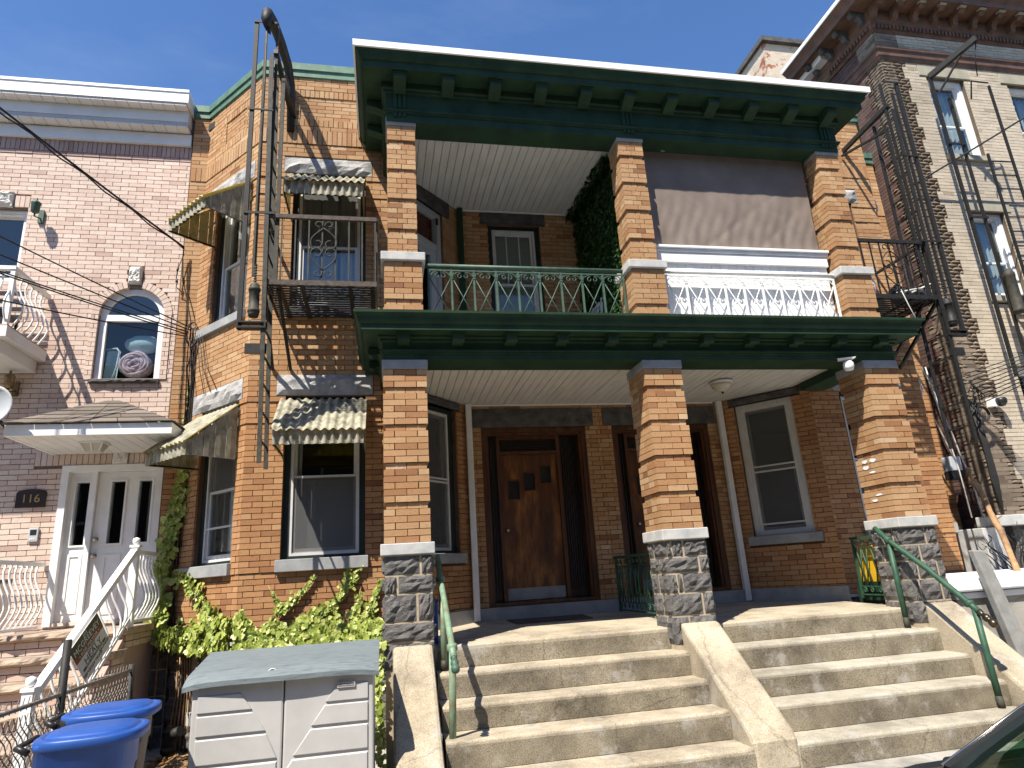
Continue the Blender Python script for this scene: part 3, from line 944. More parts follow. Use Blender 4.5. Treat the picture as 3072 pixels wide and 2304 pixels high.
    window(HOUSE, F_FRONT, win_fr[0], win_fr[1], 3.365, 5.125, cw=.062, mid=.47, screen_part='up', glass='glass', curtain=((.0, .3), (.34, .62), (.68, 1)))
    window(HOUSE, F_ANG, win_ang[0], win_ang[1], .555, 2.295, cw=.06, mid=.46, screen_part='up', glass='glass_low', curtain=((.3, .85),), hbars=(.95,))
    window(HOUSE, F_ANG, win_ang[0], win_ang[1], 3.365, 5.095, cw=.06, mid=.45, glass='glass', curtain=((.0, .45), (.6, .9)))
    window(HOUSE, F_IN, .24, .99, .548, 2.298, casing='dark_casing' if not mir else 'frame_wood', cw=.075, frame='frame' if not mir else 'frame_wood', mid=.5, screen_part='full', glass='glass_low', hbars=((1.37, 1.44, .69) if mir else (1.38, 1.42)))
    window(HOUSE, F_BACK, .42, 1.17, 3.30, 5.07, cw=.06, mid=.5, bars=2, blind=(.25, 1, 'blind'), glass='glass_low')
    # street door in its dark slatted surround
    fr = F_BACK
    def q(a, b_):                                    # both doors are hung the same way round, not mirrored
        return (a, b_) if not mir else (1.755 - b_, 1.755 - a)
    dr = part('door_surround', 'door_frame', HOUSE, lambda b: (b.ring(fr, .18, 1.575, -.098, 2.098, .06, -.25, -.03, wb=.001, wt=.06), b.ring(fr, .24, 1.515, -.098, 2.04, .03, -.25, -.06, wb=.001)))
    part('threshold', 'door_frame', dr, lambda b: b.fbox(fr, .18, 1.575, -.25, -.01, -.099, -.06))
    def sl(b):
        for s0, s1 in (q(.27, .40), q(1.235, 1.485)):
            b.fbox(fr, s0, s1, -.25, -.20, -.06, 2.0)
            n = max(3, round((s1 - s0) / .032))
            for k in range(n):
                b.fbox(fr, s0 + (s1 - s0) * (k + .2) / n, s0 + (s1 - s0) * (k + .75) / n, -.20, -.175, .04, 2.0)
    part('side_panel', 'door_dark', dr, sl)
    part('door_frame', 'door_frame', dr, lambda b: (b.ring(fr, *q(.39, 1.24), -.06, 2.01, .045, -.25, -.14, wb=.002), b.fbox(fr, *q(.435, 1.195), -.25, -.15, 1.77, 1.81)))
    def louv(b):
        b.fbox(fr, *q(.435, 1.195), -.25, -.23, 1.81, 1.97)
        for k in range(6): b.fbox(fr, *q(.435, 1.195), -.23, -.19, 1.815 + k * .026, 1.83 + k * .026)
    part('louvre', 'door_dark', dr, louv)
    door = part('door', 'door_wood', HOUSE, lambda b: core(b, fr, *q(.437, 1.193), -.058, 1.768, [(*q(.525, .67), 1.19, 1.43), (*q(.745, .885), 1.305, 1.525), (*q(.965, 1.10), 1.39, 1.61)], -.235, -.185))
    for a0, a1, z0, z1 in ((*q(.525, .67), 1.19, 1.43), (*q(.745, .885), 1.305, 1.525), (*q(.965, 1.10), 1.39, 1.61)):
        part('pane', 'black_plastic', door, lambda b: b.fbox(fr, a0, a1, -.225, -.215, z0, z1))
        part('pane_trim', 'door_frame', door, lambda b: b.ring(fr, a0 - .012, a1 + .012, z0 - .012, z1 + .012, .014, -.2, -.175))
    part('kick_plate', 'bluestone', door, lambda b: b.fbox(fr, *q(.447, 1.183), -.19, -.181, -.045, .095))
    part('knob', 'chrome', door, lambda b: b.lathe([(.0, -.055), (.024, -.05), (.028, -.036), (.02, -.022), (.010, -.018), (.010, 0), (.026, .002), (.026, .008)], fr.p(q(.485, .485)[0], -.178, .80), 14, 'y'))
    # upstairs balcony door in the slanting bay side
    bd = part('balcony_door', 'grey_trim', HOUSE, lambda b: (b.ring(F_IN, .10, .86, 2.78, 5.03, .07, -.2, -.05, wb=.01), b.ring(F_IN, .17, .79, 2.79, 4.48, .10, -.15, -.09, wb=.3), b.fbox(F_IN, .17, .79, -.16, -.07, 4.48, 4.56)))
    part('pane', 'glass', bd, lambda b: (b.fbox(F_IN, .27, .69, -.125, -.12, 3.09, 4.38)))
    part('transom_pane', 'transom', bd, lambda b: (b.fbox(F_IN, .20, .76, -.125, -.12, 4.58, 4.93)))
    part('hinge', 'black_plastic', bd, lambda b: [b.fbox(F_IN, .775, .80, -.06, -.035, z, z + .09) for z in (3.2, 4.1, 4.85)])
    # downspouts in the porch corners
    def spout(b, z0, z1, r=.036):
        b.hexa([(1.03, 2.04, z0), (1.03 + 2 * r, 2.04, z0), (1.03 + 2 * r, 2.10, z0), (1.03, 2.10, z0), (1.03, 2.04, z1), (1.03 + 2 * r, 2.04, z1), (1.03 + 2 * r, 2.10, z1), (1.03, 2.10, z1)])
        for k in range(3): b.box(1.038 + k * .022, 1.05 + k * .022, 2.034, 2.0395, z0, z1)
    part('downspout', 'white', HOUSE, lambda b: spout(b, -.235, 2.395))
    part('downspout', 'green', HOUSE, lambda b: spout(b, 2.75, 5.24))
    MIR[0] = False
house_half(False)
house_half(True)

# white paint patches left on the right porch pier come later; closed body behind the walls
def body(b):
    b.box(-2.30, 7.92, 9.0, 9.25, GZ, 6.4)
    b.box(-2.50, -2.25, 2.24, 9.25, GZ, 6.45); b.box(7.87, 8.12, 2.24, 9.25, GZ, 6.45)
    b.prism([(-2.45, 2.3, 6.35), (-1.4, 1.35, 6.35), (.2, 1.35, 6.35), (1.05, 2.25, 6.35), (4.57, 2.25, 6.35), (5.42, 1.35, 6.35), (7.02, 1.35, 6.35), (8.07, 2.3, 6.35), (8.07, 9.2, 6.35), (-2.45, 9.2, 6.35)], (0, 0, .1))
    for z in (-.26, 2.62):
        b.prism([(-2.2, 2.5, z), (-1.3, 1.5, z), (.1, 1.5, z), (.95, 2.4, z), (4.67, 2.4, z), (5.52, 1.5, z), (6.92, 1.5, z), (7.8, 2.5, z), (7.8, 8.9, z), (-2.2, 8.9, z)], (0, 0, .06))
    b.box(.9, 4.7, 2.16, 2.38, 5.3, 6.4)
    for x in (.62, XM, 5.0): b.box(x - .05, x + .05, 2.45, 9.0, -.2, 6.35)
    b.box(-2.3, 7.9, 5.5, 5.6, -.2, 6.35)
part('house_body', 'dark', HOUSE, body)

# ---------------------------------------------------------------- porch piers
PX = [0.0, 2.618, 5.196]
PWD, PDP = 0.408, 0.442
def pier(x, y, wd, dp, z0, z1, pname, first_groove, parent):
    pr = part(pname, 'mortar', HOUSE, lambda b: b.box(x + .027, x + wd - .027, y + .027, y + dp - .027, z0, z1))
    n = round((z1 - z0) / CH); hh = (z1 - z0) / n
    for r in range(n):
        g = .019 if (r - first_groove) % 6 == 0 and 0 < r < n - 2 else 0.0
        zz0, zz1 = z0 + r * hh + .003, z0 + (r + 1) * hh - .003
        X0, X1, Y0, Y1 = x + g, x + wd - g, y + g, y + dp - g
        odd = r % 2
        fF = Fr((X0, Y0), u=(1, 0)); fL = Fr((X0, Y1), u=(0, -1)); fR = Fr((X1, Y0), u=(0, 1)); fB = Fr((X1, Y1), u=(-1, 0))
        W, Dd = X1 - X0, Y1 - Y0
        def jt(): return R.uniform(-.001, .0025)
        def run(fr, L, cuts):
            for c0, c1 in zip(cuts[:-1], cuts[1:]):
                HB.add(fr, c0 + (.003 if c0 > 0 else 0), c1 - (.003 if c1 < L else 0), -.095, jt(), zz0, zz1, 'brick')
        if odd:
            run(fF, W, [0, W / 2, W]); run(fB, W, [0, W / 2, W])
            run(fL, Dd, [.098, Dd / 2, Dd - .098]); run(fR, Dd, [.098, Dd / 2, Dd - .098])
        else:
            if wd > .35:
                run(fF, W, [.098, W - .098]) if W > .42 else run(fF, W, [.1, W - .1])
            else:
                run(fF, W, [.098, W - .098])
            run(fB, W, [.098, W - .098])
            run(fL, Dd, [0, Dd / 2, Dd]); run(fR, Dd, [0, Dd / 2, Dd])
    return pr
def stone_base(x, rows, pr):
    X0, X1, Y0, Y1 = x - .006, x + PWD + .016, -.006, PDP + .006
    part('mortar_bed', 'mortar_light', HOUSE, lambda b: b.box(X0 + .012, X1 - .012, Y0 + .012, Y1 - .012, -1.2, .485))
    for (z0, z1, cf, cl) in rows:
        for fr, L, cuts in ((Fr((X0, Y0), u=(1, 0)), X1 - X0, cf), (Fr((X0, Y1), u=(0, -1)), Y1 - Y0, cl), (Fr((X1, Y0), u=(0, 1)), Y1 - Y0, cl)):
            cc_ = [0] + [c * L for c in cuts] + [L]
            for c0, c1 in zip(cc_[:-1], cc_[1:]):
                part('base_stone', 'basalt', pr, lambda b: rockblock(b, fr, c0 + .011, c1 - .011, -.05, .003, z0 + .010, z1 - .010, .024, 6, 5))
    part('base_cap', 'capstone', pr, lambda b: b.box(x - .033, x + PWD + .033, -.033, PDP + .033, .487, .588), bevel=.008)

ROWS = [
    [(.316, .485, [.74], [.5]), (.16, .316, [.27], [.35]), (-.073, .16, [.66], [.6]), (-.234, -.073, [], [.45]), (-.45, -.234, [.4], [.5])],
    [(.33, .485, [.14, .42], [.3]), (.18, .33, [.75], [.55]), (.0, .18, [.18, .3], [.4]), (-.20, .0, [.72], [.5]), (-.45, -.20, [.35], [.6])],
    [(.31, .485, [.66], [.4, .7]), (.15, .31, [.42], [.3]), (-.03, .15, [.25, .8], [.55]), (-.24, -.03, [.2, .78], [.5]), (-.45, -.24, [.5], [.5])],
]
for i, x in enumerate(PX):
    pr = pier(x, 0.0, PWD, PDP, .589, 2.2025, 'porch_pier', 5, HOUSE)
    stone_base(x, ROWS[i], pr)
    part('pier_capital', 'bluestone', pr, lambda b: b.box(x - .012, x + PWD + .012, -.012, PDP + .012, 2.204, 2.295), bevel=.006)
    pw, wu = .377, .298
    c = x + PWD / 2
    pr = pier(c - pw / 2, .035, pw, pw, 2.77, 3.353, 'porch_pier', 20, HOUSE)
    part('pedestal_cap', 'capstone', pr, lambda b: b.box(c - pw / 2 - .033, c + pw / 2 + .033, .002, .035 + pw + .033, 3.355, 3.449), bevel=.008)
    y0 = .035 + (pw - wu) / 2
    pr = pier(c - wu / 2, y0, wu, wu, 3.45, 4.99, 'porch_pier', 4, HOUSE)
    part('pier_capital', 'bluestone', pr, lambda b: b.box(c - wu / 2 - .012, c + wu / 2 + .012, y0 - .012, y0 + wu + .012, 4.994, 5.093), bevel=.006)

# ---------------------------------------------------------------- cornices
EX0, EX1 = 0.0, PX[2] + PWD
def sweep(b, prof, back=1.24):
    """profile (out, z) swept round the three sides of the porch"""
    base = len(b.v); n = len(prof)
    for (o, z) in prof:
        b.v += [(EX0 - o, back, z), (EX0 - o, -o, z), (EX1 + o, -o, z), (EX1 + o, back, z)]
    for i in range(n - 1):
        for k in range(3):
            b.face([base + i * 4 + k, base + i * 4 + k + 1, base + (i + 1) * 4 + k + 1, base + (i + 1) * 4 + k], R.random())
    for k in (0, 3):
        b.face([base + i * 4 + k for i in range(n)])
def crown(z0, z1, o0, o1, n=6):
    return [(o0 + (o1 - o0) * (k / n + .12 * math.sin(k / n * 2 * math.pi)), z0 + (z1 - z0) * k / n) for k in range(n + 1)]

low = part('lower_cornice', 'green', HOUSE, lambda b: sweep(b, [(-.34, 2.41), (-.34, 2.298), (0, 2.298), (.002, 2.352), (.018, 2.356), (.018, 2.372), (.032, 2.376), (.032, 2.392), (.004, 2.394), (.004, 2.465), (.03, 2.478), (.03, 2.50), (.05, 2.512), (.05, 2.53), (.19, 2.532), (.198, 2.528), (.2, 2.582)] + crown(2.585, 2.672, .212, .252) + [(.266, 2.676), (.268, 2.70), (.24, 2.712), (-.2, 2.735), (-.3, 2.735)]))
upc = part('upper_cornice', 'green', HOUSE, lambda b: sweep(b, [(-.34, 5.10), (-.34, 5.035), (-.05, 5.035), (-.05, 5.128), (-.03, 5.132), (-.03, 5.146), (-.015, 5.15), (-.015, 5.168), (-.045, 5.172), (-.045, 5.376), (-.02, 5.386), (-.02, 5.41), (.0, 5.425), (.0, 5.497), (.192, 5.499), (.2, 5.494), (.2, 5.58)] + crown(5.584, 5.672, .215, .272) + [(.285, 5.676), (.285, 5.69), (-.3, 5.70)]))
part('roof_edge', 'roof_white', HOUSE, lambda b: sweep(b, [(.268, 5.672), (.292, 5.674), (.294, 5.748), (.27, 5.752), (-.3, 5.765), (-1.3, 5.80)]))
part('porch_roof', 'roof_white', HOUSE, lambda b: b.box(.2, 5.4, .25, 2.3, 5.70, 5.76))
for k in range(11):
    x = .193 + .5207 * k
    def br(b, z0, z1, o, w, yy):
        P = [(x - w, yy, z1), (x - w, -o, z1), (x - w, -o, z1 - .062), (x - w, -o * .72, z1 - .075), (x - w, -o * .35, z0 + .03), (x - w, yy, z0)]
        b.prism(P, (2 * w, 0, 0))
        b.box(x - w - .012, x + w + .012, -o - .012, yy, z1, z1 + .014)
    part('bracket', 'green', upc, lambda b: br(b, 5.36, 5.482, .165, .066, .02))
    part('bracket', 'green', low, lambda b: br(b, 2.43, 2.516, .145, .056, .0))
for xs, sg in ((EX0, -1), (EX1, 1)):
    for y in (.30, .72):
        for (zz0, zz1, o, pr, ins) in ((5.36, 5.482, .165, upc, .02), (2.43, 2.516, .145, low, 0)):
            def brs(b):
                X = lambda d: xs + sg * d
                b.prism([(X(-ins), y, zz1), (X(o), y, zz1), (X(o), y, zz1 - .062), (X(o * .72), y, zz1 - .075), (X(o * .35), y, zz0 + .03), (X(-ins), y, zz0)], (0, .12, 0))
            part('bracket', 'green', pr, brs)
for c in (.193, XM, 5.40):
    def fl(b):
        b.box(c - .075, c + .075, .035, .05, 5.176, 5.372)
        for k in range(3): b.box(c - .066 + k * .049, c - .066 + k * .049 + .034, .020, .0345, 5.18, 5.366)
        for k in range(3): b.box(c - .066 + k * .049, c - .066 + k * .049 + .034, .03, .0495, 5.09, 5.127)
    part('fluted_plate', 'green', upc, fl)

# ---------------------------------------------------------------- floors and boarded ceilings
part('balcony_floor', 'grey_trim', HOUSE, lambda b: b.box(.02, 5.58, -.1, 2.14, 2.60, 2.738))
nb = 54
for k in range(nb):
    x0 = .35 + k * (4.92 / nb)
    dz = R.uniform(-.0015, .0015)
    part('ceiling_board', 'board', HOUSE, lambda b: b.hexa([(x0 + .003, .33, 2.40 + dz), (x0 + .088, .33, 2.40 + dz), (x0 + .088, 2.14, 2.40 + dz), (x0 + .003, 2.14, 2.40 + dz), (x0 + .003, .33, 2.42), (x0 + .088, .33, 2.42), (x0 + .088, 2.14, 2.42), (x0 + .003, 2.14, 2.42)]))
for k in range(26):
    x0 = .33 + k * .0925
    dz = R.uniform(-.0015, .0015)
    part('ceiling_board', 'board', HOUSE, lambda b: b.hexa([(x0 + .003, .33, 5.105 + dz), (x0 + .0895, .33, 5.105 + dz), (x0 + .0895, 2.14, 5.262 + dz), (x0 + .003, 2.14, 5.262 + dz), (x0 + .003, .33, 5.125), (x0 + .0895, .33, 5.125), (x0 + .0895, 2.14, 5.282), (x0 + .003, 2.14, 5.282)]))
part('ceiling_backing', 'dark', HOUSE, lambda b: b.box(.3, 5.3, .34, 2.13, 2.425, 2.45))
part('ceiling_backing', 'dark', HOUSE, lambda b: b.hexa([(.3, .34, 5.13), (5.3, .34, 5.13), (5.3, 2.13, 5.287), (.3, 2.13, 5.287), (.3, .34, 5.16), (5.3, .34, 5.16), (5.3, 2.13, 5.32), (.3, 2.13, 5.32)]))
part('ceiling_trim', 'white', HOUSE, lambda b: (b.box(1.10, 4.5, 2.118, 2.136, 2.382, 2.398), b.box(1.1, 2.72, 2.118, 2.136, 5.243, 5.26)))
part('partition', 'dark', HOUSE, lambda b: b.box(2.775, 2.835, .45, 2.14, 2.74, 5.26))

# porch floor, plinth and the two flights of steps
STOOP = thing('front_stoop', 'worn tan concrete steps in two flights between sloping cheek walls up to the porch', 'steps', (2.8, -.5, GZ))
ZN = [-.304, -.487, -.684, -.866, -1.07]
YN = [.16, -.125, -.43, -.735, -1.03]
part('landing', 'concrete', STOOP, lambda b: b.hexa([(.36, .16, -.7), (5.3, .16, -.7), (5.3, 2.2, -.7), (.36, 2.2, -.7), (.36, .16, -.304), (5.3, .16, -.304), (5.3, 2.2, -.245), (.36, 2.2, -.245)]), bevel=.012)
def plinth(b):
    b.hexa([(1.0, 2.06, -.3), (4.62, 2.06, -.3), (4.62, 2.16, -.3), (1.0, 2.16, -.3), (1.0, 2.06, -.102), (4.62, 2.06, -.102), (4.62, 2.16, -.102), (1.0, 2.16, -.102)])
part('plinth', 'bluestone', HOUSE, plinth, bevel=.005)
for mir in (False, True):
    MIR[0] = mir
    part('plinth', 'bluestone', HOUSE, lambda b: b.fbox(F_IN, -.02, LI, -.1, .04, -.35, -.104))
    MIR[0] = False
def step(k, x0, x1, mt, parent):
    d = YN[k - 1] + .05
    z0, z1 = ZN[k] - .2, ZN[k]
    def fn(b):
        n = 26
        # nosing with small chips
        prof = [(d, z1), (YN[k] + .022, z1), (YN[k] + .004, z1 - .006), (YN[k], z1 - .022), (YN[k] + .002, z0 + .0), (d, z0)]
        base = len(b.v)
        for i in range(n + 1):
            x = x0 + (x1 - x0) * i / n
            ch = R.uniform(0, .012) if R.random() < .5 else 0
            for j, (y, z) in enumerate(prof):
                b.v.append((x, y + (ch if j in (1, 2, 3) else 0), z - (ch * .5 if j in (1, 2) else 0) + (R.uniform(-.002, .002) if j == 1 else 0)))
        m = len(prof)
        for i in range(n):
            for j in range(m - 1):
                b.face([base + i * m + j, base + (i + 1) * m + j, base + (i + 1) * m + j + 1, base + i * m + j + 1], .5, j in (1, 2))
        b.face([base + j for j in range(m)]); b.face([base + n * m + j for j in range(m)][::-1])
    return part('step', mt, parent, fn)
for k in range(1, 5):
    step(k, .43, 2.665, 'concrete', STOOP)
    step(k, 3.02, 5.28, 'concrete_grey', STOOP)
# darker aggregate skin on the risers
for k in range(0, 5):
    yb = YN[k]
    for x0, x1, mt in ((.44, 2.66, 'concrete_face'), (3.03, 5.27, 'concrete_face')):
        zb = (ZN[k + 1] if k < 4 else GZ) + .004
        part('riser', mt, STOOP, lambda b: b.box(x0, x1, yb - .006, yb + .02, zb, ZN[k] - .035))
def cheek(x0, x1, mt='concrete'):
    def fn(b):
        pts = [(-.0, -.25), (-.06, -.272), (-1.0, -.985), (-1.035, -1.04), (-1.04, GZ), (0, GZ)]
        b.prism([(x0, y, z) for y, z in pts], (x1 - x0, 0, 0))
    return part('cheek_wall', mt, STOOP, fn, bevel=.03)
cheek(.065, .40); cheek(2.66, 3.03); cheek(5.265, 5.61)

# ---------------------------------------------------------------- the pale pink house on the left
PINK = thing('brick_house', 'pale pink brick house with white cornice, arched window and small hipped door canopy', 'house', (-4, 3, GZ))
PB = Bricks()
YP = 2.25
FP = Fr((-9.0, YP), u=(1, 0))
X = lambda x: x + 9.0
aw = (-3.428, -2.682, 2.80, 3.64)           # arched window, springing at 3.64
AR = .373; ACX = -3.055
ph = [(X(aw[0]), X(aw[1]), aw[2], aw[3] + .42), (X(-5.6), X(-4.39), 4.05, 5.08), (X(-3.60), X(-2.52), 0.06, 1.77), (X(-5.2), X(-3.95), .0, .55)]
part('wall', 'mortar_pink', PINK, lambda b: core(b, FP, 0, X(-2.515), GZ, 6.5, ph[:3]))
part('wall', 'pink', PINK, lambda b: (b.box(-9, -2.52, 9, 9.2, GZ, 6.5), b.box(-9.0, -8.8, 2.5, 9, GZ, 6.5), b.box(-2.75, -2.52, 2.5, 9, GZ, 6.4)))
part('house_roof', 'roof_white', PINK, lambda b: b.box(-9.05, -2.50, 2.3, 9.3, 6.5, 6.6))
part('floor', 'dark', PINK, lambda b: (b.box(-8.9, -2.6, 2.52, 9, 2.5, 2.6), b.box(-8.9, -2.6, 2.52, 9, -.1, .0), b.box(-8.9, -2.6, 4.6, 4.7, 0, 6.4), b.box(-4.4, -4.3, 2.52, 9, 0, 6.4)))
archw = [(X(-3.51), X(-2.60), 2.80, 3.64)]
# bricks cut round the arch
def arch_holes(r, z0, z1, cx, zc):
    hs = []; z = z0
    while z < z1:
        dz = z + CH / 2 - zc
        if 0 <= dz < r:
            wd = math.sqrt(r * r - dz * dz)
            hs.append((X(cx) - wd, X(cx) + wd, z, z + CH))
        z += CH
    return hs
wall_h = ph[1:] + archw + arch_holes(.455, 3.64, 4.2, ACX, 3.64) + [(X(-3.15), X(-2.97), 4.05, 4.29), (X(-3.9), X(-2.5), 1.77, 1.95), (X(-5.0), X(-4.38), 5.08, 5.29)]
PB.wall(FP, X(-6.4), X(-2.515), GZ, 5.87, wall_h, 'pink', L=.196)
PB.wall(FP, X(-6.4), X(-2.515), 5.87, 5.925, [], 'pink_dark', .008, L=.196)
PB.wall(FP, X(-6.4), X(-2.515), 5.925, 6.10, [], 'pink_dark', .008, mode='soldier', h=.056)
PB.wall(FP, X(-3.9), X(-3.1), 1.775, 1.95, [], 'pink', .004, mode='soldier'); PB.wall(FP, X(-2.92), X(-2.53), 1.775, 1.95, [], 'pink', .004, mode='soldier')
PB.wall(FP, X(-4.72), X(-4.38), 5.085, 5.25, [(X(-4.75), X(-4.56), 5, 5.3)], 'pink', .004, mode='soldier')
for x0 in (-3.51, -2.68):
    PB.wall(FP, X(x0), X(x0 + .08), 2.80, 3.64, [], 'pink', .012, L=.08)
# fill behind the arch and the ring of gauged bricks
def arch_fill(b):
    n = 24
    for k in range(n):
        a0, a1 = math.pi * k / n, math.pi * (k + 1) / n
        p = []
        for (r, a) in ((AR + .01, a0), (AR + .01, a1)):
            p.append((ACX + r * math.cos(a), 3.64 + r * math.sin(a)))
        tp = 4.06 + .0
        for yy in (YP + .012,):
            b.hexa([(p[0][0], yy, p[0][1]), (p[1][0], yy, p[1][1]), (p[1][0], yy + .2, p[1][1]), (p[0][0], yy + .2, p[0][1]), (p[0][0], yy, max(tp, p[0][1])), (p[1][0], yy, max(tp, p[1][1])), (p[1][0], yy + .2, max(tp, p[1][1])), (p[0][0], yy + .2, max(tp, p[0][1]))])
part('arch_backing', 'mortar_pink', PINK, arch_fill)
for k in range(23):
    a0, a1 = math.pi * (k + .06) / 23, math.pi * (k + .94) / 23
    if abs((a0 + a1) / 2 - math.pi / 2) < .19: continue
    def vb(b):
        q = [(AR - .002, a0), (AR - .002, a1), (AR + .088, a1), (AR + .088, a0)]
        b.prism([(ACX + r * math.cos(a), YP - .014, 3.64 + r * math.sin(a)) for r, a in q], (0, .1, 0), R.uniform(.3, .8))
    part('arch_brick', 'pink', PINK, vb)
part('keystone', 'rough_white', PINK, lambda b: rockblock(b, FP, X(-3.135), X(-2.985), -.05, .04, 4.06, 4.29, .035, 7, 9))
part('keystone', 'rough_white', PINK, lambda b: rockblock(b, FP, X(-4.75), X(-4.57), -.05, .04, 5.085, 5.29, .035, 7, 9))
part('window_sill', 'soot_stone', PINK, lambda b: rockblock(b, FP, X(-3.445), X(-2.675), -.1, .05, 2.752, 2.80, .02, 14, 3))
def archwin(b):
    y0, y1 = -.10, -.05
    b.fbox(FP, X(-3.426), X(-3.35), y0, y1, 2.80, 3.64); b.fbox(FP, X(-2.76), X(-2.684), y0, y1, 2.80, 3.64)
    b.fbox(FP, X(-3.35), X(-2.76), y0, y1, 2.80, 2.83); b.fbox(FP, X(-3.35), X(-2.76), y0, y1 + .01, 3.575, 3.655)
    n = 24
    for k in range(n):
        a0, a1 = math.pi * k / n, math.pi * (k + 1) / n
        b.prism([(ACX + r * math.cos(a), YP + .10, 3.64 + r * math.sin(a)) for r, a in ((.30, a0), (.30, a1), (.371, a1), (.371, a0))], (0, -.05, 0))
win = part('arched_window', 'white', PINK, archwin)
part('pane', 'glass_low', win, lambda b: b.fbox(FP, X(-3.35), X(-2.76), -.085, -.08, 2.83, 3.575))
part('fanlight_pane', 'glass', win, lambda b: b.prism([(ACX + .302 * math.cos(math.pi * k / 20), YP + .085, 3.65 + .302 * math.sin(math.pi * k / 20)) for k in range(21)], (0, -.005, 0)))
window(PINK, FP, X(-5.6), X(-4.39), 4.05, 5.075, casing='white', cw=.03, frame='white', glass='glass', mid=.1)
# white cornice with its vented undersides
def pcorn(b):
    for (d0, d1, z0, z1) in ((-.2, .34, 6.56, 6.745),):
        b.fbox(FP, 0, X(-2.53), d0, d1, z0, z1)
part('cornice', 'white', PINK, pcorn)
part('gutter_cap', 'roof_white', PINK, lambda b: b.fbox(FP, 0, X(-2.528), -.2, .352, 6.715, 6.755))
part('fascia', 'vinyl', PINK, lambda b: (b.fbox(FP, 0, X(-2.555), -.1, .20, 6.36, 6.52), b.fbox(FP, 0, X(-2.54), -.1, .05, 6.10, 6.27)))
for k in range(30):
    x1 = X(-2.56) - k * .145
    part('soffit_panel', 'vinyl', PINK, lambda b: b.fbox(FP, x1 - .139, x1, .02, .325, 6.525, 6.545))
    part('soffit_panel', 'vinyl', PINK, lambda b: b.fbox(FP, x1 - .139, x1, .0, .185, 6.29, 6.31))
part('soffit_backing', 'grey_trim', PINK, lambda b: (b.fbox(FP, 0, X(-2.56), -.1, .33, 6.546, 6.558), b.fbox(FP, 0, X(-2.56), -.1, .19, 6.312, 6.358)))
# hipped canopy over the door
CX0, CX1, CY = -3.72, -2.17, 1.2
part('canopy_fascia', 'white', PINK, lambda b: (b.box(CX0, CX1, CY, CY + .03, 1.895, 2.01), b.box(CX0, CX0 + .03, CY + .03, YP, 1.895, 2.01), b.box(CX1 - .03, CX1, CY + .03, 2.0, 1.895, 2.01)))
for k in range(12):
    part('canopy_soffit_board', 'vinyl', PINK, lambda b: b.box(CX0 + .032 + k * .1245, CX0 + .032 + k * .1245 + .119, CY + .032, YP - .02, 1.90, 1.915))
RX0, RX1, RZ = -3.15, -3.0, 2.47
def rows(pf0, pf1, pt0, pt1, n, nw, nrm):
    """courses of shingles on one slope, each shingle its own piece"""
    pf0, pf1, pt0, pt1 = map(Vector, (pf0, pf1, pt0, pt1)); nrm = Vector(nrm)
    for i in range(n):
        v0, v1 = i / n, (i + 1.12) / n
        A0, A1 = pf0.lerp(pt0, v0), pf1.lerp(pt1, v0); B0, B1 = pf0.lerp(pt0, min(1, v1)), pf1.lerp(pt1, min(1, v1))
        L = (A1 - A0).length; nn = max(1, round(L / nw))
        for k in range(nn):
            u0, u1 = max(0, (k - .5 * (i % 2)) / nn), min(1, (k + 1 - .5 * (i % 2)) / nn)
            if k == nn - 1: u1 = 1
            g = .004 / max(L, .01)
            lift = nrm * .012
            q = [A0.lerp(A1, u0 + g), A0.lerp(A1, u1 - g), B0.lerp(B1, u1 - g), B0.lerp(B1, u0 + g)]
            t = R.random()
            part('shingle', 'shingle', PINK, lambda b: b.hexa([tuple(q[0]), tuple(q[1]), tuple(q[2]), tuple(q[3]), tuple(q[0] + lift), tuple(q[1] + lift), tuple(q[2] + nrm * .003), tuple(q[3] + nrm * .003)], t))
FZ = 2.015
rows((CX0 - .02, CY - .03, FZ), (CX1 + .02, CY - .03, FZ), (RX0, YP - .25, RZ), (RX1, YP - .25, RZ), 6, .26, (0, -.35, .93))
rows((CX0 - .02, YP, FZ), (CX0 - .02, CY - .03, FZ), (RX0, YP - .01, RZ), (RX0, YP - .25, RZ), 6, .26, (-.6, 0, .8))
rows((CX1 + .02, CY - .03, FZ), (CX1 + .02, YP - .02, FZ), (RX1, YP - .25, RZ), (RX1, YP - .01, RZ), 6, .26, (.5, 0, .87))
part('canopy_deck', 'dark', PINK, lambda b: b.prism([(CX0, YP - .02, FZ - .008), (CX1, YP - .02, FZ - .008), (RX1, YP - .02, RZ - .03), (RX0, YP - .02, RZ - .03)], (0, -.22, 0)))
for cx in (-2.16,):
    part('canopy_keystone', 'rough_white', PINK, lambda b: rockblock(b, FP, X(-3.09), X(-2.93), -.05, .03, 1.775, 1.95, .02, 6, 6))
# white entrance door with side light
dsur = part('door_surround', 'white', PINK, lambda b: (b.ring(FP, X(-3.60), X(-2.52), .03, 1.77, .075, -.2, .02, wb=.001), b.fbox(FP, X(-3.285), X(-3.235), -.2, .0, .03, 1.695)))
part('side_light', 'white', dsur, lambda b: (core(b, FP, X(-3.525), X(-3.285), .03, 1.695, [(X(-3.465), X(-3.315), .87, 1.585)], -.15, -.06), b.ring(FP, X(-3.48), X(-3.30), .855, 1.60, .02, -.06, -.045), b.ring(FP, X(-3.47), X(-3.32), .15, .78, .03, -.06, -.05)))
part('pane', 'glass_low', dsur, lambda b: b.fbox(FP, X(-3.465), X(-3.315), -.11, -.105, .87, 1.585))
pd = part('door', 'white', PINK, lambda b: core(b, FP, X(-3.232), X(-2.60), .035, 1.692, [(X(-3.09), X(-2.94), .875, 1.585), (X(-2.80), X(-2.655), .875, 1.585)], -.14, -.055))
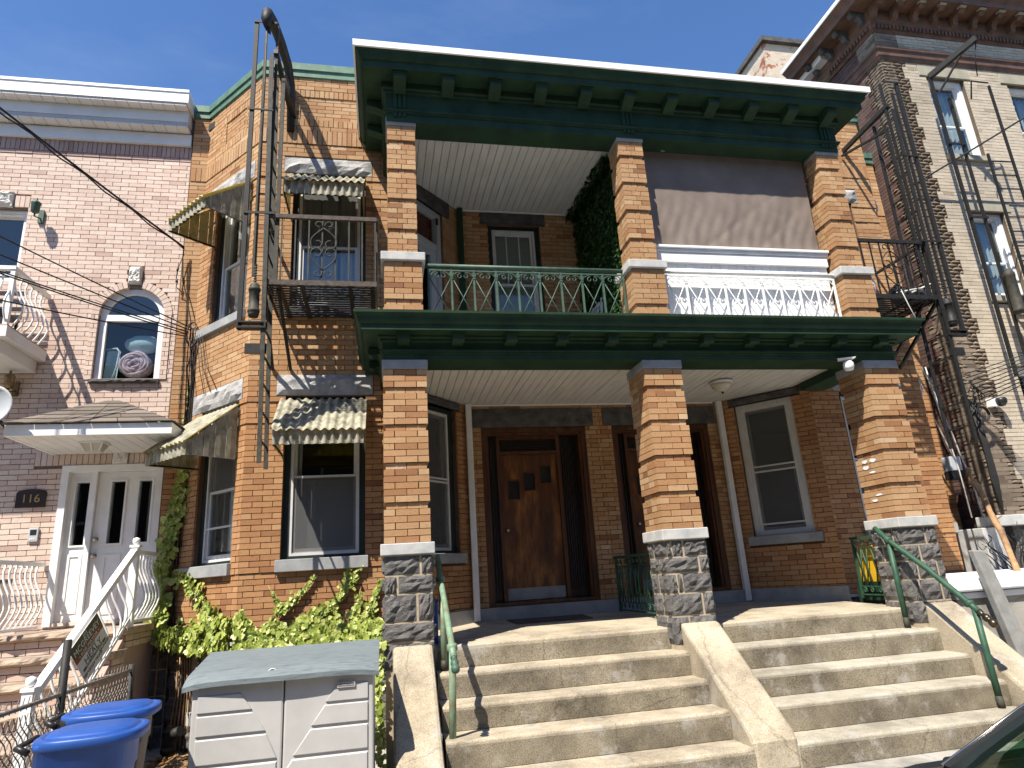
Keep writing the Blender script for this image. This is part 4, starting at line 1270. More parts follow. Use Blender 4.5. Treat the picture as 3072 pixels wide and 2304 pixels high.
for x0, x1 in ((-3.09, -2.94), (-2.80, -2.655)):
    part('pane', 'glass_low', pd, lambda b: b.fbox(FP, X(x0), X(x1), -.10, -.095, .875, 1.585))
    part('pane_trim', 'white', pd, lambda b: b.ring(FP, X(x0) - .018, X(x1) + .018, .857, 1.603, .022, -.055, -.042))
    part('raised_panel', 'white', pd, lambda b: b.ring(FP, X(x0) - .02, X(x1) + .02, .12, .76, .03, -.055, -.046))
for z in (.93, .75):
    part('knob', 'chrome', pd, lambda b: b.lathe([(0, -.05), (.026, -.045), (.028, -.03), (.012, -.022), (.012, 0), (.028, .002), (.028, .008)], (-3.195, YP + .047, z), 14, 'y'))
PB.finish(PINK)

# ---------------------------------------------------------------- the cream brick building on the right
CRM = thing('brick_building', 'tall cream brick building with rough brown corner bricks and a bracketed red-brown cornice', 'building', (10, 3, GZ))
CB = Bricks()
YC, XC = 1.6, 8.2
FC = Fr((XC, YC), u=(1, 0)); FS = Fr((XC, 12.0), u=(0, -1))     # front face, left side face
SL = 12.0 - YC
cw_ = [(.83, 1.58, 6.36, 7.91), (.90, 1.57, 3.87, 5.34), (2.47, 3.22, 6.36, 7.91), (2.52, 3.2, 3.87, 5.34), (.92, 1.6, 1.0, 2.75), (2.5, 3.2, 1.0, 2.75)]
cz0, cz1 = .62, 8.15
part('wall', 'mortar_cream', CRM, lambda b: (core(b, FC, 0, 5.0, cz0, 9.2, cw_), b.fbox(FS, 0, SL, -.25, -.010, -1.25, 9.2), b.box(XC + .2, 13.2, 11.8, 12.0, GZ, 9.2), b.box(13.0, 13.2, YC + .26, 11.8, GZ, 9.2)))
part('floor', 'dark', CRM, lambda b: [b.box(XC + .3, 13, YC + .3, 11.8, z, z + .1) for z in (.5, 3.2, 5.8, 8.6)] + [b.box(XC + .3, 13, 5, 5.1, .6, 8.6)])
heads = []
for (a0, a1, z0, z1) in cw_:
    heads += [(a0 - .13, a1 + .13, z1, z1 + .205), (a0 - .06, a1 + .06, z0 - .10, z0)]
# brown rock-faced corner bricks with toothed edge, cream field
def qe(r): return .41 + (.075 if (r // 4) % 2 else 0.0)
n = round((cz1 - cz0) / CH)
for r in range(n):
    z0, z1 = cz0 + r * CH, cz0 + (r + 1) * CH
    e = qe(r)
    if z0 < .95: e = 5.0
    CB.wall(FC, 0.0, e, z0, z1, cw_ + heads, 'rockbrick', .0, L=.21, rough=True, phase=.105 * (r % 2))
    if e < 5: CB.wall(FC, e, 5.0, z0, z1, cw_ + heads, 'cream', 0.0, L=.205, phase=.1 * (r % 2))
    CB.wall(FS, SL - .30 - (.1 if (r // 2) % 2 else 0), SL, z0, z1, [], 'rockbrick', .0, L=.21, rough=True, phase=.105 * (r % 2))
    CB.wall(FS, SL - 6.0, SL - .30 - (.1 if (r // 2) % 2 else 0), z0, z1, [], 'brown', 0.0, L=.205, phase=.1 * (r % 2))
for z0, z1 in ((8.40, 8.70),):
    CB.wall(FC, .42, 5.0, z0, z1, [], 'cream', .02); CB.wall(FC, 0, .42, z0, z1, [], 'rockbrick', .02)
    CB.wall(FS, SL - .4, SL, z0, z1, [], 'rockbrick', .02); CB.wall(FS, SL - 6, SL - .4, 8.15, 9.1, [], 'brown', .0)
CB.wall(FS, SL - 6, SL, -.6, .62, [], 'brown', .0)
for (a0, a1, z0, z1) in cw_:
    part('lintel', 'limestone', CRM, lambda b: b.fbox(FC, a0 - .13, a1 + .13, -.12, .012, z1 + .003, z1 + .203), bevel=.006)
    part('window_sill', 'limestone', CRM, lambda b: b.fbox(FC, a0 - .06, a1 + .06, -.12, .05, z0 - .098, z0 - .003), bevel=.006)
    window(CRM, FC, a0, a1, z0, z1, casing='white', cw=.055, frame='white', glass='glass', mid=.42, curtain=((.0, .42), (.55, 1)), dz=-.08)
def cs(b, prof, x1=5.0):
    base = len(b.v); n_ = len(prof)
    for (o, z) in prof:
        b.v += [(XC - o, YC + 1.7, z), (XC - o, YC - o, z), (XC + x1, YC - o, z)]
    for i in range(n_ - 1):
        for k in range(2):
            b.face([base + i * 3 + k, base + i * 3 + k + 1, base + (i + 1) * 3 + k + 1, base + (i + 1) * 3 + k])
    b.face([base + i * 3 for i in range(n_)])
part('string_course', 'paint_brown', CRM, lambda b: cs(b, [(0, 8.15), (.02, 8.16), (.03, 8.20), (.05, 8.22), (.055, 8.26), (.03, 8.28), (.035, 8.33), (.06, 8.35), (.065, 8.39), (.0, 8.41)]))
cn = part('cornice', 'paint_brown', CRM, lambda b: cs(b, [(.02, 8.70), (.035, 8.71), (.035, 8.74), (.05, 8.75), (.05, 8.84), (.07, 8.86), (.07, 8.90), (.09, 8.92), (.09, 9.12), (.40, 9.14), (.41, 9.12), (.42, 9.20), (.45, 9.24), (.50, 9.29), (.51, 9.34), (-.3, 9.36)]))
part('roof_edge', 'roof_white', CRM, lambda b: cs(b, [(.515, 9.30), (.53, 9.31), (.53, 9.38), (-.4, 9.42)]))
for k in range(64):
    part('dentil', 'paint_brown', cn, lambda b: b.box(XC - .03 + k * .075, XC + .012 + k * .075, YC - .085, YC - .051, 8.762, 8.835))
for k in range(14):
    part('dentil', 'paint_brown', cn, lambda b: b.box(XC - .085, XC - .051, YC + .02 + k * .075, YC + .062 + k * .075, 8.762, 8.835))
def scroll(b, fr, a):
    P = fr.p; w = .05
    pts = [P(a - w, .09, 9.13), P(a - w, .34, 9.13), P(a - w, .35, 9.07), P(a - w, .30, 9.03), P(a - w, .22, 9.05), P(a - w, .17, 8.99), P(a - w, .16, 8.93), P(a - w, .09, 8.91)]
    b.prism(pts, (fr.u.x * 2 * w, fr.u.y * 2 * w, 0))
for k in range(12):
    part('scroll_bracket', 'paint_brown', cn, lambda b: scroll(b, FC, -.03 + .4 * k))
    part('bracket_cap', 'limestone', cn, lambda b: b.fbox(FC, -.09 + .4 * k, .03 + .4 * k, .30, .385, 9.095, 9.131))
for k in range(4):
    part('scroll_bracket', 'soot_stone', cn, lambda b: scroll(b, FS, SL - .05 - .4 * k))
# stone base with ledge
part('base_ledge', 'capstone', CRM, lambda b: b.box(XC - .42, XC + 5, YC - .32, YC + .02, .48, .615), bevel=.01)
for z0, z1 in ((.22, .475), (-.04, .21), (-.32, -.05), (-.7, -.33), (-1.24, -.71)):
    a = 0.0
    while a < 4.9:
        a1 = a + R.uniform(.35, .6)
        part('base_stone', 'basalt', CRM, lambda b: rockblock(b, FC, a - .1, a1 - .115, -.1, .22, z0, z1, .04, 6, 5))
        a = a1
part('base_bed', 'mortar_light', CRM, lambda b: b.box(XC - .1, XC + 5, YC - .2, YC + .02, GZ, .48))
part('base_pilaster', 'capstone', CRM, lambda b: b.box(XC - .62, XC - .28, YC - .25, YC + 1.5, -.6, .47), bevel=.01)
part('roof_hatch', 'white', CRM, lambda b: b.box(XC - .25, XC + .1, 2.55, 3.25, 9.02, 9.22))
CB.finish(CRM)

# a taller building far behind with peeling paint
BK = thing('brick_building', 'distant building with peeling whitewash over red brick behind the cream building', 'building', (9.6, 8, GZ))
part('wall', 'peel', BK, lambda b: b.box(8.45, 16, 4.6, 14, 3, 11.4))
part('coping', 'soot_stone', BK, lambda b: b.box(8.37, 16.05, 4.5, 14.05, 11.402, 11.52))

# ---------------------------------------------------------------- fire escapes
def fire_escape(mir, label):
    MIR[0] = mir
    WORN, RUST = ('iron', 'iron') if mir else ('iron_worn', 'rust')
    t = thing('fire_escape', label, 'fire escape', (-.62, .8, 3.2), 'drop ladder fire escapes of the brick double house')
    x0, x1, y0, y1 = -1.17, -.06, .353, 1.24
    z0, zr = 3.215, 3.995
    part('platform_frame', RUST, t, lambda b: (b.box(x0, x1, y0 - .006, y0 + .006, z0, z0 + .055), b.box(x0 - .006, x0 + .006, y0 + .006, y1, z0, z0 + .05), b.box(x1 - .006, x1 + .006, y0 + .006, y1, z0, z0 + .05)))
    for k in range(14):
        y = y0 + .045 + k * .062
        part('slat', 'iron', t, lambda b: b.box(x0 + .01, x1 - .01, y, y + .038, z0 + .012, z0 + .020))
    for x in (x0 + .12, x0 + .34, x1 - .29, x1 - .06):
        part('support_bar', 'iron', t, lambda b: b.box(x, x + .04, y0 + .01, y1, z0 - .004, z0 + .010))
    for p, q in (((x0 + .12, y0 + .12, z0), (x0 + .16, y1, z0 - .62)), ((x1 - .05, y0 + .12, z0), (x1 - .05, y1, z0 - .62))):
        part('bracket', 'iron', t, lambda b: b.bar(p, q, .03, .03))
    part('top_rail', RUST, t, lambda b: (b.bar((x0, y0, zr), (x1, y0, zr), .03, .045), b.bar((x0, y0, zr), (x0, y1, zr), .03, .03), b.bar((x1, y0, zr), (x1, y1, zr), .03, .03)))
    for k in range(9):
        x = x0 + .015 + k * (x1 - x0 - .03) / 8
        part('baluster', WORN, t, lambda b: b.bar((x, y0, z0 + .05), (x, y0, zr - .02), .014, .014))
    for k in range(1, 5):
        y = y0 + k * .18
        part('baluster', WORN, t, lambda b: (b.bar((x1, y, z0 + .05), (x1, y, zr - .02), .013, .013), b.bar((x0, y, z0 + .05), (x0, y, zr - .02), .013, .013)))
    cx = -.60
    def scrollwork(b):
        r = .007
        yy = y0 - .012
        def S(pts): b.tube([(cx + a, yy, z0 + .07 + h) for a, h in pts], r, 6)
        def curl(c, h, rad, st, tn, sg):
            return [(sg * (c + rad * (1 - .55 * k / 14) * math.cos(st + tn * k / 14)), h + rad * (1 - .55 * k / 14) * math.sin(st + tn * k / 14)) for k in range(15)]
        for sg in (-1, 1):
            S(curl(.055, .06, .045, 2.6, 5.6, sg)); S(curl(.055, .62, .045, -2.6, -5.6, sg))
            S([(0, .10)] + [(sg * .13 * math.sin(k / 10 * 1.75), .10 + .19 * k / 10) for k in range(1, 11)] + curl(.065, .29, .065, .2, 5.0, sg))
            S([(0, .58)] + [(sg * .13 * math.sin(k / 10 * 1.75), .58 - .18 * k / 10) for k in range(1, 11)] + curl(.065, .40, .065, -.2, -5.0, sg))
    part('scrollwork', WORN, t, scrollwork)
    # drop ladder in its tall guide frame, with counterweight and gooseneck
    for yy in (.335, .70):
        part('ladder_stile', WORN, t, lambda b: b.hexa([(-1.155, yy - .01, 1.40), (-1.115, yy - .01, 1.40), (-1.115, yy + .01, 1.40), (-1.155, yy + .01, 1.40), (-1.228, yy - .01, 6.02), (-1.182, yy - .01, 6.02), (-1.182, yy + .01, 6.02), (-1.228, yy + .01, 6.02)]))
    for k in range(16):
        z = 1.62 + k * .285
        xx = -1.135 - .07 * (z - 1.4) / 4.62
        part('rung', 'iron', t, lambda b: b.bar((xx, .34, z), (xx, .70, z), .016, .016))
    part('guide_post', 'iron', t, lambda b: b.box(-1.405, -1.362, y0 - .02, y0 + .02, 2.73, 6.47))
    part('guide_post', WORN, t, lambda b: b.box(-1.29, -1.265, y0 - .02, y0 + .01, 3.3, 6.3))
    part('guide_post', WORN, t, lambda b: b.box(-1.178, -1.150, y0 + .03, y0 + .06, 2.73, 6.48))
    part('guide_post', WORN, t, lambda b: b.box(-1.095, -1.055, y0 + .02, y0 + .05, 3.25, 5.75))
    part('cross_strap', 'iron', t, lambda b: (b.box(-1.41, -1.16, y0 - .03, y0 - .02, 6.45, 6.475), b.box(-1.41, -1.16, y0 - .032, y0 - .022, 5.27, 5.29), b.box(-1.40, -1.10, y0 - .032, y0 - .022, 4.0, 4.025)))
    part('weight_tray', 'iron', t, lambda b: (b.ring(Fr((-1.40, y0 - .05), u=(1, 0)), 0, .27, 2.73, 2.80, .015, -.09, 0), b.box(-1.39, -1.14, y0 - .045, y0 + .035, 2.735, 2.75)))
    part('counterweight', WORN, t, lambda b: b.lathe([(0, 2.855), (.045, 2.857), (.052, 2.885), (.052, 2.9), (.058, 2.905), (.058, 2.93), (.05, 2.935), (.05, 3.13), (.058, 3.135), (.058, 3.16), (.05, 3.165), (.045, 3.2), (.02, 3.225), (0, 3.23)], (-1.255, y0 - .01, 0), 18))
    part('chain', RUST, t, lambda b: [b.lathe([(.012, 3.23 + .03 * k), (.016, 3.245 + .03 * k), (.007, 3.258 + .03 * k)], (-1.255, y0 - .01, 0), 6) for k in range(7)])
    if not mir:
        part('gooseneck', 'iron', t, lambda b: b.tube([(-1.11, 1.22, 5.7), (-1.12, 1.2, 6.35), (-1.15, 1.05, 6.55), (-1.2, .8, 6.64), (-1.25, .5, 6.66), (-1.275, .34, 6.60), (-1.275, .30, 6.48), (-1.265, .32, 6.38)], [.045, .05, .055, .06, .062, .066, .06, .035], 8))
        part('pulley', 'iron', t, lambda b: b.lathe([(.02, -.018), (.075, -.02), (.06, 0), (.075, .02), (.02, .018)], (-1.265, .36, 6.42), 14, 'x'))
        part('hanging_rope', WORN, t, lambda b: b.tube([(-1.27, .33, 6.4), (-1.265, .335, 5.6), (-1.26, .34, 3.42)], .012, 6))
    for p, q, ww, hh in (((-1.17, .36, 6.1), (-1.12, 1.24, 6.0), .05, .06), ((-1.075, .37, 5.7), (-1.06, 1.22, 5.9), .03, .03), ((-1.17, y0, 3.25), (-1.2, 1.24, 2.6), .03, .04)):
        part('brace', 'iron', t, lambda b: b.bar(p, q, ww, hh))
    part('end_plate', 'iron', t, lambda b: b.box(-1.32, -1.12, y0 - .01, y0 + .02, 2.48, 2.58))
    MIR[0] = False
    return t
fire_escape(False, 'iron fire escape with scrolled balcony and tall drop ladder on the left bay')
fire_escape(True, 'iron fire escape cluttered with junk in the gap beside the right porch pier')

# the one on the cream building
t = thing('fire_escape', 'black iron fire escape with long ladder on the front of the cream building', 'fire escape', (9.4, 1.0, 3.7))
def fe2(b):
    for x in (9.15, 9.95):
        pass
y0 = .95
part('ladder_stile', 'iron', t, lambda b: (b.box(8.72, 8.76, 1.28, 1.32, 2.5, 7.62), b.box(8.98, 9.01, 1.28, 1.32, 2.5, 7.2), b.box(9.10, 9.13, 1.05, 1.08, 3.7, 6.0), b.box(9.53, 9.56, 1.05, 1.08, 3.7, 7.3)))
for k in range(9):
    z = 3.95 + k * .24
    part('rung', 'iron', t, lambda b: b.bar((9.12, 1.065, z), (9.54, 1.065, z + .015), .016, .016))
part('guide_hook', 'iron', t, lambda b: (b.bar((8.74, 1.3, 7.6), (9.0, .62, 7.75), .07, .09), b.bar((8.78, 1.25, 7.25), (8.92, .8, 7.68), .025, .025), b.tube([(9.0, .65, 7.7), (9.02, .75, 7.45), (9.03, .8, 7.2)], .008, 5), b.tube([(9.12, 1.06, 7.0), (9.15, 1.0, 7.3), (9.5, 1.03, 7.32)], .012, 5)))
part('platform_frame', 'iron', t, lambda b: (b.box(9.3, 11.2, .58, .60, 3.70, 3.76), b.box(9.3, 9.32, .6, 1.58, 3.70, 3.76)))
for k in range(15):
    part('slat', 'iron', t, lambda b: b.box(9.3, 11.2, .63 + k * .062, .665 + k * .062, 3.705, 3.715))
part('top_rail', 'iron', t, lambda b: (b.bar((9.85, .59, 4.45), (11.2, .59, 4.45), .03, .03), b.bar((9.85, .59, 4.45), (9.85, 1.58, 4.45), .03, .03)))
for k in range(8):
    part('baluster', 'iron', t, lambda b: b.bar((9.85 + k * .17, .59, 3.75), (9.85 + k * .17, .59, 4.45), .016, .016))
part('bracket', 'iron', t, lambda b: (b.bar((9.4, .7, 3.7), (9.4, 1.58, 3.1), .03, .03), b.bar((10.4, .7, 3.7), (10.4, 1.58, 3.1), .03, .03)))
part('counterweight', 'iron_worn', t, lambda b: (b.lathe([(0, 3.42), (.075, 3.425), (.075, 3.48), (.07, 3.49), (.07, 3.98), (.075, 3.99), (.075, 4.04), (.03, 4.12), (0, 4.13)], (9.0, 1.2, 0), 16)))
part('strap', 'iron', t, lambda b: (b.box(8.70, 9.03, 1.26, 1.28, 6.3, 6.33), b.box(8.70, 9.03, 1.26, 1.28, 5.0, 5.03)))

# ---------------------------------------------------------------- corrugated awnings
PJ = .57
awning(F_FRONT, win_fr[0] - .035, win_fr[1] + .0, 2.255, 1.80, 1.64, PJ, 'stained corrugated awning over the ground-floor front window of the left bay', 11)
awning(F_FRONT, win_fr[0] - .03, win_fr[1] - .02, 5.085, 4.665, 4.485, PJ, 'corrugated awning over the upstairs front window above the iron balcony', 11)
awning(F_ANG, win_ang[0] - .02, win_ang[1] + .03, 2.235, 1.77, 1.62, PJ, 'stained corrugated awning on the slanting bay side beside the house door canopy', 10)
awning(F_ANG, win_ang[0] - .02, win_ang[1] + .03, 5.04, 4.58, 4.44, PJ, 'weathered corrugated awning upstairs on the slanting side of the bay', 10)

# ---------------------------------------------------------------- unseen terrace added behind the viewer to block sky light and give window reflections
t = thing('added_terrace', 'unseen brick terrace added across the street to block sky light and fill window reflections', 'houses', (4, -20, GZ - .14))
part('wall', 'brown', t, lambda b: b.box(-34, 42, -27, -16.5, -1.4, 8.6))
part('cornice', 'paint_brown', t, lambda b: b.box(-34.2, 42.2, -27, -16.1, 8.6, 9.1))
for k in range(28):
    for z in (0.2, 3.0, 5.8):
        part('window', 'frame', t, lambda b: b.ring(Fr((-32.5 + 2.65 * k, -16.5), u=(1, 0)), 0, 1.1, z, z + 1.8, .1, -.06, -.001))
        part('pane', 'black_plastic', t, lambda b: b.box(-32.4 + 2.65 * k, -31.5 + 2.65 * k, -16.498, -16.49, z + .1, z + 1.7))

# ---------------------------------------------------------------- porch railings
def scroll_panel(b, xa, xb, y, z0, z1, r=.006, vert=.012):
    """one bay: upright at xb, crossed diagonals, paired scrolls under the rail"""
    zm = z1 - .085; c = (xa + xb) / 2; w = xb - xa
    b.tube([(xa + .01, y, zm), (xb - .01, y, z0)], r, 5); b.tube([(xb - .01, y + .008, zm), (xa + .01, y + .008, z0)], r, 5)
    for sg in (-1, 1):
        pts = [(c + sg * w * .5, y, zm + .0)]
        for k in range(6): pts.append((c + sg * (w * .5 - w * .42 * k / 5), y, zm + .07 * math.sin(k / 5 * 2.2)))
        for k in range(12):
            a = 1.2 - k / 11 * 5.0; rr = .026 * (1 - .5 * k / 11)
            pts.append((c + sg * (.030 + rr * math.cos(a) * 1.0), y, zm + .026 + rr * math.sin(a)))
        b.tube(pts[1:], r * .9, 5)
def railing(name, label, x0, x1, y, z0, z1, n, mat, group=None, back=None):
    t = thing(name, label, 'railing', ((x0 + x1) / 2, y, z0), group)
    part('top_rail', mat, t, lambda b: b.tube([(x0 - .05, y, z1 + .02), (x1 + .05, y, z1 + .02)], .024, 10))
    part('upper_bar', mat, t, lambda b: b.box(x0, x1, y - .008, y + .008, z1 - .035, z1 - .022))
    part('bottom_bar', mat, t, lambda b: b.box(x0, x1, y - .008, y + .008, z0 + .02, z0 + .035))
    w = (x1 - x0) / n
    for k in range(n + 1):
        x = x0 + k * w
        def ba(b):
            b.box(x - .010, x + .010, y - .010, y + .010, z0, z1 - .02)
            if 0 < k < n:
                for a in (-.022, 0, .022): b.prism([(x - .004, y - .013, z1 - .12), (x + .004, y - .013, z1 - .12), (x + a + .006, y - .013, z1 - .055), (x + a - .006, y - .013, z1 - .055)], (0, .008, 0))
                b.box(x - .015, x + .015, y - .014, y + .012, z1 - .125, z1 - .112)
        part('baluster', mat, t, ba)
    for k in range(n):
        part('scroll_panel', mat, t, lambda b: scroll_panel(b, x0 + k * w, x0 + (k + 1) * w, y, z0 + .03, z1 - .03))
    return t
railing('balcony_railing', 'green iron scroll railing across the open upstairs porch bay', .47, 2.60, .22, 2.80, 3.385, 9, 'green_iron')
railing('balcony_railing', 'white iron scroll railing in front of the white boarded panel upstairs', 3.07, 5.16, .14, 2.80, 3.36, 9, 'white_iron')
t = part('boarded_panel', 'white', HOUSE, lambda b: b.box(3.06, 5.19, .262, .275, 2.75, 3.53))
for k in range(20):
    x = 3.06 + k * .1065
    part('board', 'white', t, lambda b: b.box(x + .002, x + .1045, .235 + R.uniform(0, .002), .26, 2.75, 3.53))
part('top_moulding', 'white', t, lambda b: (b.box(3.02, 5.22, .17, .29, 3.70, 3.735), b.box(3.03, 5.21, .19, .285, 3.66, 3.698), b.box(3.04, 5.20, .205, .28, 3.532, 3.658)), bevel=.006)

# taupe cloth hung over the right upstairs bay
t = thing('privacy_cloth', 'taupe woven cloth hung as a screen across the right upstairs porch bay', 'cloth screen', (4.1, .3, 3.6))
def cl(u, v):
    x = 2.99 + (5.20 - 2.99) * u + (.05 * (1 - v) * (1 - u)) - .03 * (1 - v) * u
    z = 3.62 + 1.47 * v - .03 * math.sin(u * math.pi) * v * (1 + .4 * math.sin(u * 19))
    f = (1 - v)
    g = .55 * max(0.0, 1 - v * 1.35)
    y = .285 + .016 * math.sin(u * 23 + v * 2.5) * g + .010 * math.sin(u * 61 + 9 * v) * g + .007 * math.sin(u * 97 - 14 * v + 2 * math.sin(v * 9)) * g + .012 * math.sin(v * 13 + u * 14) * math.sin(u * 9) * g
    for (c0, sl_, wd_, am_) in ((.18, .5, 22, .020), (.34, -.35, 26, .016), (.52, .3, 20, .024), (.66, -.5, 28, .018), (.82, .2, 24, .020), (.44, .9, 30, .014), (.74, .75, 30, .014)):
        y += am_ * math.exp(-((u - c0 - sl_ * (v - .25)) * wd_) ** 2) * g
    y -= .03 * math.exp(-((u) * 30) ** 2)
    return (x, y, z)
part('cloth', 'tarp', t, lambda b: b.grid(cl, 120, 70))
part('cord', 'white_wire', t, lambda b: (b.tube([(3.0, .30, 5.09), (3.6, .30, 5.07), (5.2, .30, 5.09)], .006, 5), b.tube([(3.25, .26, 5.07), (3.3, .25, 5.03), (3.4, .26, 5.05)], .005, 5)))

# artificial ivy on the dividing wall upstairs
def leafshape(b, c, u, v, n, s, tone, rnd):
    """five-lobed leaf folded along its midrib"""
    c = Vector(c); base = len(b.v)
    P = [(0, -.45, 0), (.32, -.42, .10), (.52, -.05, .14), (.30, .05, .07), (.34, .36, .10), (0, .62, -.02), (-.34, .36, .10), (-.30, .05, .07), (-.52, -.05, .14), (-.32, -.42, .10), (0, .05, 0)]
    for (x, y, z) in P:
        b.v.append(tuple(c + (u * x + v * y + n * (z * rnd.uniform(.2, 1.2))) * s))
    for f in ((0, 1, 2, 10), (10, 2, 3), (10, 3, 4, 5), (10, 5, 6, 7), (10, 7, 8), (10, 8, 9, 0)):
        b.face([base + i for i in f], tone)
def rleaf(b, c, nrm, s, rnd, tone=None, down=-1):
    n = Vector(nrm) + Vector((rnd.uniform(-.6, .6), rnd.uniform(-.6, .6), rnd.uniform(-.3, .8)))
    n.normalize()
    v = Vector((rnd.uniform(-.7, .7), rnd.uniform(-.4, .4), down * 1.0))
    v = (v - n * v.dot(n)).normalized(); u = v.cross(n)
    leafshape(b, c, u, v, n, s, rnd.random() if tone is None else tone, rnd)
t = thing('artificial_ivy', 'dense green artificial ivy covering the dividing wall of the upstairs porch', 'ivy panel', (2.76, 1.2, 2.74))
part('backing', 'faux_leaf', t, lambda b: b.box(2.755, 2.772, .47, 2.1, 2.74, 5.2))
lr = random.Random(5)
def ivl(b):
    for k in range(5200):
        y = lr.uniform(.46, 2.12); z = lr.uniform(2.74, 5.19)
        rleaf(b, (2.75 - lr.uniform(0, .035), y, z), (-1, 0, .2), lr.uniform(.03, .05), lr, lr.random() ** 1.5)
    for k in range(420):
        y = lr.uniform(.46, 2.12)
        zz = 5.12 + .085 * (y - .4)
        rleaf(b, (2.74 - lr.uniform(0, .12), y, zz - lr.uniform(0, .16)), (-1, 0, .2), lr.uniform(.05, .075), lr, lr.random() ** 1.5)
part('leaves', 'faux_leaf', t, ivl, kind='stuff')

# white plastic chair glimpsed upstairs
t = thing('plastic_chair', 'white slatted chair behind the green upstairs railing', 'chair', (2.45, 1.0, 2.74))
part('seat', 'grey_trim', t, lambda b: [b.box(2.26, 2.66, .82 + k * .09, .895 + k * .09, 3.08, 3.10) for k in range(4)])
part('backrest', 'grey_trim', t, lambda b: ([b.bar((2.62 + .02 * k, .84, 3.2 + .09 * k), (2.62 + .02 * k, 1.16, 3.2 + .09 * k), .015, .05) for k in range(4)], b.bar((2.62, .83, 2.75), (2.72, .83, 3.55), .03, .03), b.bar((2.62, 1.17, 2.75), (2.72, 1.17, 3.55), .03, .03)))
for x, y in ((2.28, .84), (2.28, 1.16)):
    part('leg', 'grey_trim', t, lambda b: b.bar((x, y, 2.74), (x, y, 3.28), .03, .03))
part('armrest', 'grey_trim', t, lambda b: (b.bar((2.26, .83, 3.28), (2.70, .83, 3.30), .04, .02), b.bar((2.26, 1.17, 3.28), (2.70, 1.17, 3.30), .04, .02)))

t.location.y += .42
t.location.x += .0

# low green railings beside the ground-floor piers
def low_rail(label, x, y0, y1, z0, z1, n):
    t = thing('porch_railing', label, 'railing', (x, (y0 + y1) / 2, z0), 'low green scroll railings on the porch floor')
    part('top_rail', 'green_pipe', t, lambda b: b.box(x - .026, x + .026, y0 - .02, y1 + .02, z1 - .012, z1 + .02))
    for za, zc in ((z0 + .03, z0 + .045), (z0 + .12, z0 + .132), (z1 - .11, z1 - .098)):
        part('cross_bar', 'green_pipe', t, lambda b: b.box(x - .009, x + .009, y0, y1, za, zc))
    for ye in (y0, y1):
        part('end_bar', 'green_pipe', t, lambda b: b.box(x - .012, x + .012, ye - .012, ye + .012, z0, z1 - .012))
    w = (y1 - y0) / n
    for k in range(n):
        ya = y0 + k * w
        def pn(b):
            for (c0, d0, c1, d1) in ((.12, z1 - .10, .5, z0 + .13), (.88, z1 - .10, .5, z0 + .13), (.5, z1 - .10, .12, z0 + .13), (.5, z1 - .10, .88, z0 + .13)):
                b.tube([(x, ya + w * c0, d0), (x, ya + w * c1, d1)], .0085, 5)
            for zc in (z0 + .085, z1 - .055):
                for c in (ya + w * .27, ya + w * .73):
                    b.tube([(x - .004, c + .030 * (1 - .5 * j / 13) * math.cos(j * .52), zc + .03 * (1 - .5 * j / 13) * math.sin(j * .52)) for j in range(14)], .007, 5)
        part('scroll_panel', 'green_pipe', t, pn)
    return t
low_rail('dark green scroll railing behind the middle porch pier, dividing the porch', 2.83, .50, 2.05, -.262, .385, 6)
low_rail('short green scroll railing closing the porch end behind the right pier, yellow board behind it', 5.37, .50, .98, -.235, .42, 2)
t = thing('yellow_board', 'yellow plastic board leaning behind the right green porch railing', 'board', (5.44, .8, -.28))
part('board', 'yellow', t, lambda b: b.hexa([(5.42, .66, -.06), (5.46, .66, -.06), (5.46, 1.06, -.06), (5.42, 1.06, -.06), (5.43, .78, .335), (5.46, .78, .335), (5.46, .98, .335), (5.43, .98, .335)]))
part('base', 'green', t, lambda b: b.box(5.41, 5.47, .62, 1.10, -.29, -.062))

# pipe handrails
def handrail(label, pts, posts, mats, ball):
    t = thing('handrail', label, 'handrail', pts[-1])
    part('rail', mats[0], t, lambda b: b.tube(pts, .026, 12))
    for cpt in (pts[1], pts[-2]):
        part('collar', mats[1], t, lambda b: b.lathe([(.03, -.03), (.04, -.02), (.04, .02), (.03, .03)], cpt, 12))
    for p, q in posts:
        part('post', mats[1], t, lambda b: b.tube([p, q], .027, 12))
        part('post_foot', 'iron_worn', t, lambda b: b.tube([(q[0] + (p[0] - q[0]) * .12, q[1] + (p[1] - q[1]) * .12, q[2] + (p[2] - q[2]) * .12), q], .030, 12))
    e = Vector(pts[-1]); d = (e - Vector(pts[-2])).normalized()
    def fin(b):
        rr = [.03, .024, .02, .02, .03, .034, .03, .02, .03, .036, .034, .02, .004]
        ln = [0, .02, .03, .05, .06, .08, .1, .11, .12, .14, .165, .18, .186]
        b.tube([tuple(e + d * (l - .02) * ball) for l in ln], [r * ball for r in rr], 12)
    part('finial', mats[2], t, fin)
    return t
handrail('worn pale green pipe handrail on the left flight beside the left stone pier', [(.50, .50, .475), (.50, .22, .265), (.50, -.25, .02), (.50, -.70, -.235), (.50, -.80, -.30)],
         [((.50, .12, .21), (.50, .05, -.487)), ((.50, -.72, -.25), (.485, -.60, -1.07))], ('verdigris_pipe', 'verdigris_pipe', 'green_iron'), .9)
handrail('glossy green pipe handrail with bronze finial on the right flight', [(5.12, .27, .502), (5.12, .112, .367), (5.12, -.321, .069), (5.12, -.70, -.232), (5.12, -.80, -.31)],
         [((5.12, .11, .355), (5.12, .10, -.487)), ((5.12, -.745, -.275), (5.12, -.775, -1.07))], ('green_pipe', 'green_pipe', 'bronze'), 1.0)

